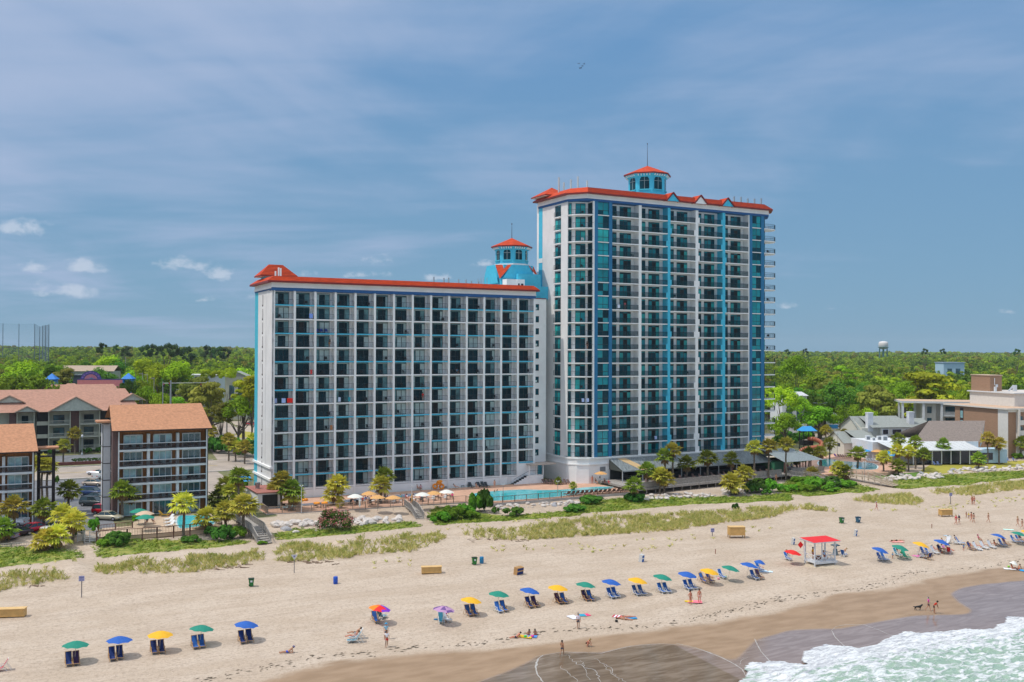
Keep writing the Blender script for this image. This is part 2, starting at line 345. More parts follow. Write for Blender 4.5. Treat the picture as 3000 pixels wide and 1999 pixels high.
    inl=mx(rr(nm,.35,.65),(.10,.13,.035),(.22,.19,.10)); col=mx(rr(at.outputs['Alpha'],.3,.7),col,inl)
    L.new(col,b.inputs['Base Color'])
    ro=ma('SUBTRACT',ma('SUBTRACT',.95,ma('MULTIPLY',wetf,.35)),ma('MULTIPLY',filmf,.48)); L.new(ro,b.inputs['Roughness']); b.inputs['Specular IOR Level'].default_value=.5
    bp=N.new('ShaderNodeBump'); bp.inputs['Distance'].default_value=.2; L.new(ma('ADD',ma('ADD',nm,ma('MULTIPLY',n3,.6)),ma('MULTIPLY',nf,.35)),bp.inputs['Height'])
    L.new(ma('MULTIPLY',ma('SUBTRACT',1.,wetf),.75),bp.inputs['Strength']); L.new(bp.outputs[0],b.inputs['Normal'])
    me.materials.append(mt); o=bpy.data.objects.new('ground',me); link(o,kind='structure')
make_ground()
def make_sea():
    sl=gridlines(-45,100,.3,-480,600,1.2); vl=gridlines(-132,-98,.27,-420,-98,1.25)
    S,V=np.meshgrid(sl,vl); X=OX+S*CA-V*SA; Y=OY+S*SA+V*CA
    jx=np.array([mnoise.noise(Vector((a*.9,b*.9,5.))) for a,b in zip(S.ravel(),V.ravel())]).reshape(S.shape)*.8; ins=inpoly(X+jx*.5,Y+jx,SEAW)
    # distance from the edge (grid steps) for thickness
    d=ins.astype(float); dist=np.zeros(S.shape); cur=ins.copy()
    for k in range(22):
        dist+=cur; c2=cur.copy(); c2[1:-1,1:-1]=cur[1:-1,1:-1]&cur[:-2,1:-1]&cur[2:,1:-1]&cur[1:-1,:-2]&cur[1:-1,2:]; cur=c2
    nz=np.array([mnoise.fractal(Vector((a*.55,b*.8,3.3)),.9,2.,5) for a,b in zip(S.ravel(),V.ravel())]).reshape(S.shape)
    nz2=np.array([mnoise.fractal(Vector((a*1.9,b*2.6,9.3)),.8,2.,3) for a,b in zip(S.ravel(),V.ravel())]).reshape(S.shape)
    base=np.maximum(np.interp(V,VX,VZ),.02)
    lacy=(S<22.5+.0*V)&(V>-118)
    th=np.where(lacy,.05,.30)*np.clip(dist/10,0.04,1)
    Z=base+.015+th*(.75+.5*nz)+np.where(lacy,.02,.12)*nz2*np.clip(dist/7,0,1)
    Z+=.35*np.exp(-((V+113)/3.)**2)*np.clip((S-22)/10,0,1)
    foam=np.clip(1-(-(V)-106.5-.035*(S-30))/12,0,1)*np.clip((S-20)/3,0,1)
    foam=np.where(lacy,.55,np.maximum(foam,.33))
    h,w=S.shape; idx=np.arange(h*w).reshape(h,w); k=ins[:-1,:-1]&ins[:-1,1:]&ins[1:,1:]&ins[1:,:-1]
    q=np.stack([idx[:-1,:-1],idx[:-1,1:],idx[1:,1:],idx[1:,:-1]],-1)[k]
    used=np.unique(q); mp=-np.ones(h*w,int); mp[used]=np.arange(len(used)); q=mp[q]
    me=bpy.data.meshes.new('sea'); me.from_pydata(np.stack([X,Y,Z],-1).reshape(-1,3)[used].tolist(),[],q.tolist()); me.polygons.foreach_set('use_smooth',np.ones(len(q),bool))
    ca=me.color_attributes.new('foam','FLOAT_COLOR','POINT'); f=foam.ravel()[used]; ca.data.foreach_set('color',np.stack([f,f,f,f*0+1],-1).ravel().astype(np.float32))
    mt=bpy.data.materials.new('sea_water'); mt.use_nodes=True; nt=mt.node_tree;N=nt.nodes;L=nt.links; b=N['Principled BSDF']
    at=N.new('ShaderNodeAttribute'); at.attribute_name='foam'; geo=N.new('ShaderNodeNewGeometry')
    def mapn(cls,sc,st,rot=-A):
        mp0=N.new('ShaderNodeMapping'); mp0.inputs['Rotation'].default_value=(0,0,rot); L.new(geo.outputs['Position'],mp0.inputs[0]); mp=N.new('ShaderNodeMapping'); mp.inputs['Scale'].default_value=st; L.new(mp0.outputs[0],mp.inputs[0])
        n=N.new(cls); n.inputs['Scale'].default_value=sc; return n,mp
    wn,wm=mapn('ShaderNodeTexNoise',.45,(1,1,1)); wn.inputs['Detail'].default_value=3; L.new(wm.outputs[0],wn.inputs['Vector'])
    vo,vm=mapn('ShaderNodeTexVoronoi',.62,(.62,1.25,1)); vo.feature='DISTANCE_TO_EDGE'
    add=N.new('ShaderNodeVectorMath'); add.operation='MULTIPLY_ADD'; L.new(wn.outputs['Color'],add.inputs[0]); add.inputs[1].default_value=(3.2,3.2,0); L.new(vm.outputs[0],add.inputs[2]); L.new(add.outputs[0],vo.inputs['Vector'])
    n2,m2=mapn('ShaderNodeTexNoise',1.1,(.45,1.5,1)); n2.inputs['Detail'].default_value=6; n2.inputs['Roughness'].default_value=.65; n2.inputs['Distortion'].default_value=1.2; L.new(m2.outputs[0],n2.inputs['Vector'])
    def ma(op,a,c):
        m=N.new('ShaderNodeMath'); m.operation=op
        for i,x in enumerate((a,c)):
            if isinstance(x,(int,float)): m.inputs[i].default_value=x
            else: L.new(x,m.inputs[i])
        return m.outputs[0]
    def rr(x,a,c):
        m=N.new('ShaderNodeMapRange'); m.interpolation_type='SMOOTHSTEP'; L.new(x,m.inputs[0]); m.inputs[1].default_value=a; m.inputs[2].default_value=c; return m.outputs[0]
    lace=ma('SUBTRACT',1.,rr(vo.outputs['Distance'],.0,.26))
    web=ma('ADD',ma('MULTIPLY',lace,.24),ma('MULTIPLY',n2.outputs[0],1.15))
    f=rr(ma('ADD',web,ma('MULTIPLY',at.outputs['Fac'],.82)),.86,1.16)
    mx=N.new('ShaderNodeMix'); mx.data_type='RGBA'; L.new(f,mx.inputs[0]); mx.inputs[6].default_value=(.33,.46,.35,1); fc=N.new('ShaderNodeMix'); fc.data_type='RGBA'; L.new(rr(n2.outputs[0],.36,.58),fc.inputs[0]); fc.inputs[6].default_value=(.42,.43,.47,1); fc.inputs[7].default_value=(.76,.78,.79,1); L.new(fc.outputs[2],mx.inputs[7])  # grey-lilac shadows between the foam streaks are mixed into the foam colour
    # shallow lacy run-up shows the sand under it
    L.new(mx.outputs[2],b.inputs['Base Color']); L.new(ma('ADD',.08,ma('MULTIPLY',f,.6)),b.inputs['Roughness'])
    bp=N.new('ShaderNodeBump'); bp.inputs['Strength'].default_value=.9; bp.inputs['Distance'].default_value=.35; L.new(ma('ADD',n2.outputs[0],ma('MULTIPLY',lace,.35)),bp.inputs['Height']); L.new(bp.outputs[0],b.inputs['Normal'])
    me.materials.append(mt); link(bpy.data.objects.new('sea',me),kind='structure')
make_sea()
# thin white lines and webs left by the swash
def foam_web():
    m=MB(); fm=M('foam',(.62,.60,.57),rough=.6,var=.2,scale=3,alpha=.62)
    def line(pts,w0,jit=.12,z=.03):
        P=[Vector((*atz(a,b,.35),0)) for a,b in pts]
        # resample
        Q=[]
        for i in range(len(P)-1):
            n=max(2,int((P[i+1]-P[i]).length/.35))
            for k in range(n): Q.append(P[i].lerp(P[i+1],k/n))
        Q.append(P[-1]); vs=[]
        for i,p in enumerate(Q):
            d=(Q[min(i+1,len(Q)-1)]-Q[max(i-1,0)]); d.normalize(); n=Vector((-d.y,d.x,0)); t=i/max(1,len(Q)-1)
            w=.62*w0*(.35+.65*math.sin(math.pi*min(1,max(0,t*.9+.06))))*random.uniform(.6,1.3); off=random.uniform(-jit,jit)
            for sg in (-1,1):
                q=p+n*(off+sg*w*.5); vs.append((q.x,q.y,ground(q.x,q.y)+z))
        m.add(vs,[(2*i,2*i+1,2*i+3,2*i+2) for i in range(len(Q)-1)],0)
    line([(1980,1886),(2030,1894),(2073,1906),(2115,1920),(2150,1935),(2176,1950),(2185,1966)],.22,.03)
    line([(2211,1868),(2218,1884),(2230,1902),(2250,1922),(2268,1937)],.2,.03)
    line([(1592,1926),(1576,1935),(1569,1955),(1576,1975),(1590,1992),(1606,2005)],.3,.05)
    line([(2436,1843),(2450,1833),(2480,1828),(2533,1828),(2570,1838),(2612,1853)],.14,.03); line([(2436,1843),(2446,1860),(2470,1880),(2482,1888)],.16,.03)
    line([(1568,1930),(1650,1917),(1760,1918),(1850,1897),(1950,1888),(2000,1890)],.10,.05)
    line([(1660,1925),(1690,1945),(1740,1960),(1765,1990),(1790,2005)],.16,.2); line([(1745,1930),(1790,1955),(1815,1985)],.1,.2)
    line([(1700,1935),(1720,1965),(1728,1985)],.1,.2); line([(1640,1950),(1670,1975),(1700,1995)],.1,.25); line([(1765,1945),(1800,1970),(1850,1998)],.1,.2)
    line([(2166,1938),(2172,1925),(2190,1918)],.08,.05)
    m.build('foam_streaks',fm,kind='structure')
foam_web()
def drape(name,pts,mat,dz=.035,step=1.,kind='structure',px=True,zfix=None,**kw):
    P=gp(pts) if px else [xy(*p) for p in pts]
    xs=[p[0] for p in P];ys=[p[1] for p in P]
    me=MB(); SV=[sv(*p) for p in P]; 
    # clip each polygon against a coarse set of v-bands so it follows the ground profile
    bands=sorted(set([b for b in VX if min(v for _,v in SV)<b<max(v for _,v in SV)]+[min(v for _,v in SV),max(v for _,v in SV)]))
    def clip(poly,lo,hi):
        for (lim,sg) in ((lo,1),(hi,-1)):
            out=[]
            for i in range(len(poly)):
                a=poly[i];b=poly[(i+1)%len(poly)]; ia=(a[1]-lim)*sg>=-1e-9; ib=(b[1]-lim)*sg>=-1e-9
                if ia: out.append(a)
                if ia!=ib:
                    t=(lim-a[1])/(b[1]-a[1]); out.append((a[0]+(b[0]-a[0])*t,lim))
            poly=out
            if len(poly)<3: return []
        return poly
    for lo,hi in zip(bands[:-1],bands[1:]):
        c=clip(SV,lo,hi)
        if len(c)>=3: me.poly([(*xy(s,v),(zfix if zfix is not None else float(np.interp(v,VX,VZ)))+dz) for s,v in c])
    o=me.build(name,mat,kind=kind,**kw)
    return o
asph=M('asphalt',(.16,.165,.18),rough=.9,var=.22,scale=.6); asph2=M('road_surface',(.36,.30,.25),rough=.9,var=.15,scale=.25); conc=M('concrete',(.42,.40,.37),rough=.9,var=.12,scale=.8)
lawnm=M('lawn_grass',(.30,.30,.03),rough=.9,scale=.35,col2=(.42,.34,.05),wid=.25); lawn2=M('green_lawn',(.10,.20,.02),rough=.9,var=.2)
drape('parking_lot',[(-60,-17),(-29.3,-17),(-29.3,24),(-12,24),(-12,45),(-60,45)],asph,.03,px=False)
drape('road',[(-260,46),(420,46),(420,66),(-260,66)],asph2,.035,px=False)
drape('side_street',[(2,66.2),(20,66.2),(24,150),(28,260),(32,420),(24,420),(17,260),(10,150)],asph2,.035,px=False)
drape('corner_lot',[(20,84),(50,84),(50,175),(27,175),(22,120)],M('lot_surface',(.43,.36,.28),rough=.9,var=.12,scale=.3),.02,px=False)
drape('hotel_forecourt',[(-12,12),(-2,12),(-2,45.8),(-12,45.8)],asph2,.03,px=False)
drape('motel_parking',[(-120,73),(-3,73),(-3,88),(-120,88)],asph,.03,px=False)
drape('resort_parking',[(60,16),(150,16),(150,45),(60,45)],M('lot_surface'  ,(.43,.36,.28)),.02,px=False)
def stripes():
    w=M('white_paint',(.75,.75,.72),rough=.8,var=.1); y=M('yellow_paint',(.7,.5,.06),rough=.8,var=.1); m=MB()
    def st(s0,v0,s1,v1,wd,mi,dz=.05):
        a=Vector(xy(s0,v0));b=Vector(xy(s1,v1));d=(b-a).normalized();n=Vector((-d.y,d.x))*wd/2
        za=float(np.interp(v0,VX,VZ))+dz;zb=float(np.interp(v1,VX,VZ))+dz
        m.quad((*(a-n),za),(*(b-n),zb),(*(b+n),zb),(*(a+n),za),mi)
    for v in (55.7,56.2): st(-200,v,0,v,.14,1); st(22,v,300,v,.14,1)
    for v in (51,61):
        for s in range(-200,260,9):
            if not 0<s<20: st(s,v,s+3,v,.14,0)
    for v in (47,65.3): st(-200,v,300,v,.15,0)
    for k in range(9): st(-29.8+.1,-13+2.9*k,-24.6,-13+2.9*k,.12,0,.045)
    for k in range(9): st(-43,-11+2.9*k,-47.5,-11+2.9*k,.12,0,.045)
    m.build('road_markings',[w,y],kind='structure')
stripes()
kb=MB()
for (s0,s1,v) in ((-260,-14,45.4),(-10,420,45.4),(-260,1,66.3),(21,420,66.3)):
    p=[xy(s0,v),xy(s1,v),xy(s1,v+.5),xy(s0,v+.5)]; z=float(np.interp(v,VX,VZ)); kb.prism(p,z-.2,z+.15)
kb.build('kerb',conc,kind='structure')
drape('lawn',[(2690,1384),(2745,1352),(2880,1356),(3010,1349),(3080,1347),(3080,1366),(3000,1368),(2900,1375),(2800,1383),(2730,1393)],lawnm,.02)
drape('green_lawn',[(2545,1395),(2690,1384),(2730,1393),(2650,1400),(2560,1404)],lawn2,.02)
drape('verge',[(687,1272),(712,1264),(738,1267),(738,1280),(705,1284)],lawnm,.05)
# ---------------- materials for the two hotel blocks ----------------
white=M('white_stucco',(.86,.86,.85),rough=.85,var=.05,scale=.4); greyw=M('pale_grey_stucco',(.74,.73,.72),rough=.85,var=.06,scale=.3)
cyan=M('cyan_paint',(.06,.50,.70),rough=.7,var=.06); cyan2=M('light_cyan_paint',(.05,.46,.60),rough=.7,var=.06); blue=M('blue_paint',(.015,.105,.30),rough=.7,var=.08); blue2=M('mid_blue_paint',(.012,.165,.34),rough=.7,var=.08)
redr=M('red_roof',(.50,.052,.012),rough=.75,var=.2,scale=.8,stretch=(1,1,5),spec=.2); redd=M('red_fascia',(.20,.012,.008),rough=.5,var=.1)
darkf=M('dark_frame',(.008,.018,.024),rough=.35,var=0); rail=M('rail_metal',(.012,.03,.04),rough=.4,var=0)
gl_d=M('glass_dark',(.003,.030,.042),rough=.06,var=.5,scale=.2,spec=.2); gl_c=M('glass_curtain',(.13,.27,.29),rough=.12,var=.4,scale=.5,spec=.25); gl_w=M('glass_curtain_white',(.48,.60,.59),rough=.15,var=.12,scale=.7,spec=.4)
gt_d=M('teal_glass_dark',(.002,.05,.07),rough=.05,var=.5,scale=.18,spec=.25); gt_m=M('teal_glass',(.008,.25,.29),rough=.07,var=.35,scale=.22,spec=.5); gt_l=M('teal_glass_light',(.03,.46,.44),rough=.12,var=.2,scale=.4,spec=.5)
blackm=M('black_void',(.004,.005,.006),rough=.6,var=0)
MATS_L=[darkf,gl_d,gl_c,gl_w,blackm]
def lb_door(k):
    r=random.Random(k); m=MB(); W=3.05; Hh=2.42; y=0
    m.box(0,W,0,.06,0,.1,0); m.box(0,W,0,.06,Hh-.28,Hh,0); m.box(0,.07,0,.06,0,Hh,0); m.box(W-.07,W,0,.06,0,Hh,0)
    cuts=[0,W*.33,W*.66,W]; 
    for a in cuts[1:3]: m.box(a-.05,a+.05,-.01,.05,.1,Hh-.28,0)
    ty=[(2,1,2),(1,1,2),(3,1,2),(2,1,3),(1,1,1),(2,3,3),(1,4,3),(1,1,3),(2,1,1),(3,1,3)][k%10]
    for i in range(3):
        a,b=cuts[i]+.06,cuts[i+1]-.06
        if ty[i] in (2,3) and r.random()<.45 and i!=1: # curtain drawn half way
            c=a+(b-a)*r.uniform(.35,.7)
            if i==0: m.quad((a,.03,.1),(c,.03,.1),(c,.03,Hh-.28),(a,.03,Hh-.28),ty[i]); m.quad((c,.03,.1),(b,.03,.1),(b,.03,Hh-.28),(c,.03,Hh-.28),1)
            else: m.quad((a,.03,.1),(c,.03,.1),(c,.03,Hh-.28),(a,.03,Hh-.28),1); m.quad((c,.03,.1),(b,.03,.1),(b,.03,Hh-.28),(c,.03,Hh-.28),ty[i])
        else: m.quad((a,.03,.1),(b,.03,.1),(b,.03,Hh-.28),(a,.03,Hh-.28),ty[i])
    m.quad((.1,-.005,Hh-.22),(W-.1,-.005,Hh-.22),(W-.1,-.005,Hh-.08),(.1,-.005,Hh-.08),2 if k%3 else 3)
    return m
def railing_mb(W,h=1.05,step=.24,top=.05,y=0):
    m=MB(); m.box(0,W,y-.025,y+.025,h-top,h,0); m.box(0,W,y-.02,y+.02,.08,.12,0)
    n=int(W/step)
    for i in range(n+1): x=W*i/n; m.box(x-.012,x+.012,y-.012,y+.012,.1,h-top,0)
    for i in (0,.5,1): x=W*i; m.box(max(0,x-.03),min(W,x+.03),y-.03,y+.03,0,h,0)
    return m
def chair_mb(col=0):   # patio chair, 0.55 wide
    m=MB(); 
    for x in (-.25,.25):
        m.bar((x,-.24,0),(x,-.22,.62),.035,.035); m.bar((x,.24,0),(x,.28,.85),.035,.035); m.bar((x,-.25,.62),(x,.26,.64),.04,.03)
    m.box(-.25,.25,-.25,.24,.38,.43); m.add([(-.24,.22,.42),(.24,.22,.42),(.24,.34,.9),(-.24,.34,.9),(-.24,.25,.42),(.24,.25,.42),(.24,.37,.9),(-.24,.37,.9)],[(0,1,2,3),(4,7,6,5),(3,2,6,7),(0,3,7,4),(1,5,6,2)])
    return m
patio_dark=M('dark_patio_furniture',(.012,.016,.02),rough=.6,var=0); patio_white=M('white_patio_furniture',(.7,.7,.7),rough=.6,var=0)
ME_CHAIR=chair_mb().mesh('patio_chair',patio_dark); ME_CHAIRW=chair_mb().mesh('white_patio_chair',patio_white)
# ---------------- lower hotel block (15 storeys) ----------------
LBR=R(27.34); LB=empty('hotel_block',(-44.76,184.05,0),LBR,'long white balcony hotel block with cyan slab edges and red roof edge','hotel')
FH=2.7; Z1=40.73; W=4.015; U0=-.34; DEP=1.65; NB=14
def lb_main():
    x0,x1=U0-.36,U0+W*14+.12; D=14.0
    m=MB(); m.box(x0+.3,x1-.05,DEP+.1,D,3.4,44.9,0)
    # plinth under the first balconies
    m.box(x0+.02,x1-.02,.12,DEP+.2,3.4,5.33,0); m.box(U0+W*13+.2,x1-.03,.10,DEP+.2,5.33,8.05,0)
    m.box(x0+.3,x1-.05,DEP+.0,D,44.9,45.0,0); m.build('wall',[white],LB)
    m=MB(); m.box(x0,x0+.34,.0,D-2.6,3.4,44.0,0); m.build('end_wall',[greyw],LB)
    m=MB(); m.box(x0-.02,x0+.34,D-2.6,D+.1,3.4,44.0,0); m.build('cyan_wall_strip',[cyan2],LB)
    for k in range(15):
        m=MB(); x=U0+W*k; w=.22 if 0<k<14 else .24; m.box(x-w,x+w,0,DEP+.1,3.4 if k!=13 else 3.4,43.38,0); m.build('balcony_divider',white,LB)
    for i in range(14):
        z=Z1-FH*i; m=MB(); e=1 if i%2==0 else 0
        n=14 if i<13 else 13
        for k in range(n):
            a=U0+W*k+.22; b=U0+W*(k+1)-.22; m.box(a,b,.16,DEP+.1,z-.2,z,0); m.box(a,b,.1,.16,z-.22,z+.02,e)
        m.build('floor_slab',[white,cyan],LB)
    m=MB(); m.box(x0-.10,x1+.06,-.16,DEP,43.36,43.95,0); m.box(x0-.10,x0,DEP,D,43.5,43.95,0); m.build('blue_band',blue,LB)
    m=MB(); m.box(x0-.18,x1+.12,-.24,D,43.95,44.15,0); m.box(x0-.12,x1+.08,-.18,D,44.15,44.95,0); m.box(x0-.26,x0-.18,-.2,D,43.75,44.15,0); m.build('parapet',white,LB)
    m=MB()
    # red mansard edge with hip corners
    a=[(x0-1.0,-1.0),(x1+.6,-1.0),(x1+.6,D+.8),(x0-1.0,D+.8)]; b=[(x0+.3,.35),(x1-.2,.35),(x1-.2,D-.5),(x0+.3,D-.5)]
    for i in range(4):
        j=(i+1)%4; m.quad((*a[i],45.2),(*a[j],45.2),(*b[j],46.15),(*b[i],46.15),0)
        m.quad((*a[i],44.85),(*a[j],44.85),(*a[j],45.2),(*a[i],45.2),1)
    for k in range(4):  # standing lines of the tiles
        t=(k+.5)/4; y=-1.0+1.35*t; z=45.2+.95*t; m.box(x0-1+1.3*t,x1+.6-.8*t,y-.03,y+.03,z,z+.06,0)
    m.quad((*a[0],44.86),(*a[3],44.86),(*a[2],44.86),(*a[1],44.86),1); m.quad((*b[0],46.1),(*b[1],46.1),(*b[2],46.1),(*b[3],46.1),2)
    m.build('roof',[redr,redd,M('roof_gravel',(.42,.41,.4),rough=.95)],LB)
    # end wall details: slit windows and string courses
    m=MB()
    for i in range(14):
        z=Z1-FH*i; m.box(x0-.03,x0+.05,7.2,7.5,z+.15,z+2.1,0); m.box(x0-.05,x0+.05,7.15,7.85,z-.12,z+.2,0)
    m.build('slit_windows',[M('slit_brown',(.06,.035,.035),rough=.6,var=0)],LB)  # slit windows in one dark brown
    for z in (7.35,9.6):
        m=MB(); m.box(x0-.3,x0,-.05,D+.2,z,z+.4,0); m.box(x0-.3,U0-.1,-.25,-.05,z,z+.4,0); m.build('string_course',white,LB)
    m=MB(); m.box(x0-.015,x0,4.6,4.66,9,43.4,0); m.build('wall_joint',[M('joint_grey',(.35,.35,.36),var=0)],LB)
    # wall link with small windows between the two blocks
    xl=x1; m=MB(); m.box(xl,xl+4.2,2.6,D,7.8,43.5,0); m.box(xl+.1,xl+4.1,6.0,D,3.4,7.8,0); m.box(xl,xl+4.2,2.5,D,43.5,43.66,1); m.build('link_wall',[white,redd],LB)
    for i in range(14):
        z=Z1-FH*.92*1.0*i*1.0-.0; z=41.0-2.645*i
        if z<7.5: break
        m=MB(); m.box(xl+.75,xl+2.35,2.55,2.62,z,z+1.35,0); m.quad((xl+.85,2.54,z+.1),(xl+2.25,2.54,z+.1),(xl+2.25,2.54,z+1.25),(xl+.85,2.54,z+1.25),1)
        if i%3==0: m.quad((xl+1.0,2.535,z+.15),(xl+1.9,2.535,z+.15),(xl+1.9,2.535,z+.6),(xl+1.0,2.535,z+.6),2)
        m.build('link_window',[darkf,gt_d,gl_w],LB)
    m=MB(); m.box(xl+.4,xl+7,5,D+2,43.6,46.4,0); m.build('link_penthouse',cyan,LB)
    # entrance canopy and steps at the foot of the last bay
    e=MB(); xx=U0+W*13+2.1; e.box(xx,xx+6.2,-2.0,1.2,7.7,7.95,0); e.build('entrance_canopy',M('tan_canopy',(.5,.42,.36)),LB)
    e=MB()
    for i in range(6): e.box(xx-3.6+.6*i,xx-3.6+.6*(i+1),-1.2,.05,3.8,4.0+.28*i,1); e.box(xx-3.6+.6*i,xx-3.6+.6*(i+1),-1.25,-1.2,3.8,4.0+.28*i,0)
    e.box(xx,xx+3.4,-1.4,.05,3.8,5.5,0); e.bar((xx-3.6,-1.2,4.9),(xx,-1.2,6.5),.05,.05,2); e.bar((xx,-1.2,6.5),(xx+3.4,-1.2,6.5),.05,.05,2)
    for a in (0,1.7,3.4): e.bar((xx+a,-1.3,5.5),(xx+a,-1.3,7.7),.16,.16,0)
    e.build('entrance_steps',[white,darkf,rail],LB)
    # doors and service boxes on the plinth
    e=MB(); e.box(U0+W*12+1.6,U0+W*12+2.6,.06,.13,3.8,5.3,0); e.build('service_door',greyw,LB)
lb_main()
doors=[lb_door(k).mesh('balcony_door',MATS_L) for k in range(20)]; LBRAIL=railing_mb(W-.48)
me_rail=LBRAIL.mesh('railing',rail); restD=MB(); restR=MB(); DM=[lb_door(k) for k in range(20)]
BAYS=[]
order=[(k,i) for k in range(NB) for i in range(14) if not (k==13 and i==13)]
for n,(k,i) in enumerate(order):
    x=U0+W*k+.23; z=Z1-FH*i; dk=random.randrange(20); BAYS.append((k,i))
    if n<98:
        inst('balcony_door',doors[dk],LB,(x,DEP,z+.01)); inst('railing',me_rail,LB,(x,.22,z))
    else:
        restD.merge(DM[dk],Matrix.Translation((x,DEP,z+.01))); restR.merge(LBRAIL,Matrix.Translation((x,.22,z)))
restD.build('balcony_doors',MATS_L,LB,kind='stuff'); restR.build('railings',rail,LB,kind='stuff')
def lb_world(u,v,z): return Vector((-44.76+u*math.cos(LBR)-v*math.sin(LBR),184.05+u*math.sin(LBR)+v*math.cos(LBR),z))
for k,i in BAYS:
    if random.random()<.62:
        inst('patio_chair',ME_CHAIR,None,lb_world(U0+W*k+random.uniform(.9,3.1),.95,Z1-FH*i),LBR+random.uniform(-.8,.8),1,'dark patio chair behind a balcony railing of the lower hotel block','chair','chairs on the lower hotel balconies')
# small white sconces glow as reflections: ceiling lights seen through doors are left to the glass
def arch_window(m,cx,y,z0,w,h,n=10,mi=1,fr=2):   # arched opening in the xz plane facing -y
    pts=[(cx-w/2,z0),(cx+w/2,z0)]
    for i in range(n+1):
        t=math.pi*i/n; pts.append((cx+w/2*math.cos(t),z0+h-w/2+w/2*math.sin(t)))
    m.poly([(p[0],y,p[1]) for p in pts],mi)
    m.box(cx-.05,cx+.05,y-.03,y-.005,z0,z0+h,fr); m.box(cx-w/2,cx+w/2,y-.03,y-.005,z0+h*.62,z0+h*.62+.08,fr)
    m.box(cx-w/2-.25,cx+w/2+.25,y-.25,y,z0-.3,z0-.05,3)
def lantern(parent,c,zb,r,h,roofh,over,wz0,wh,ww,spire,nside=8,rot0=math.pi/8,band=True):
    cx,cy=c
    m=MB(); pr=[(cx+r*math.cos(rot0+2*math.pi*i/nside),cy+r*math.sin(rot0+2*math.pi*i/nside)) for i in range(nside)]
    m.prism(pr,zb,zb+h,0); ap=r*math.cos(math.pi/nside)
    # corbels under the eave
    for i in range(nside):
        t=rot0+2*math.pi*(i+.5)/nside; M_=Matrix.Translation((cx,cy,0))@Matrix.Rotation(t+math.pi/2,4,'Z'); q=MB()
        for k in range(5): x=(k-2)*ap*.16; q.box(x-.09,x+.09,-ap-over*.72,-ap,zb+h-.45,zb+h-.08,1)
        m.merge(q,M_)
    m.lathe([(r,zb+h-.9),(r+over*.7,zb+h-.1)],nside,0,c,False,False)
    m.v[-2*nside:]=[(cx+(r if j<nside else r+over*.75)*math.cos(rot0+2*math.pi*(j%nside)/nside),cy+(r if j<nside else r+over*.75)*math.sin(rot0+2*math.pi*(j%nside)/nside),zb+h-.75 if j<nside else zb+h-.05) for j in range(2*nside)]
    m.build('lantern_wall',[cyan,white],parent)
    if band:
        m=MB(); pr2=[(cx+(r+.35)*math.cos(rot0+2*math.pi*i/nside),cy+(r+.35)*math.sin(rot0+2*math.pi*i/nside)) for i in range(nside)]
        m.prism(pr2,zb-.5,zb+.15,0); m.build('lantern_band',white,parent)
    for i in range(nside):
        t=rot0+2*math.pi*(i+.5)/nside; M_=Matrix.Translation((cx,cy,0))@Matrix.Rotation(t+math.pi/2,4,'Z'); q=MB(); arch_window(q,0,-ap-.03,wz0,ww,wh); m=MB(); m.merge(q,M_)
        m.build('arched_window',[cyan,gt_d,M('window_bar',(.35,.42,.42),var=0),cyan2],parent)
    m=MB(); pr=[(cx+(r+over)*math.cos(rot0+2*math.pi*i/nside),cy+(r+over)*math.sin(rot0+2*math.pi*i/nside)) for i in range(nside)]
    m.prism(pr,zb+h-.05,zb+h+.25,1); 
    for i in range(nside):
        a=pr[i];b=pr[(i+1)%nside]; m.add([(*a,zb+h+.25),(*b,zb+h+.25),(cx,cy,zb+h+.25+roofh)],[(0,1,2)],0)
    m.build('lantern_roof',[redr,redd],parent)
    m=MB(); m.tube((cx,cy,zb+h+roofh),(cx,cy,zb+h+roofh+spire),.09,.03,5); m.lathe([(.05,zb+h+roofh+spire-.4),(.16,zb+h+roofh+spire-.2),(.04,zb+h+roofh+spire)],6,0,c); m.build('spire',[M('spire_metal',(.12,.13,.15),rough=.4,metal=.6,var=0)],parent)
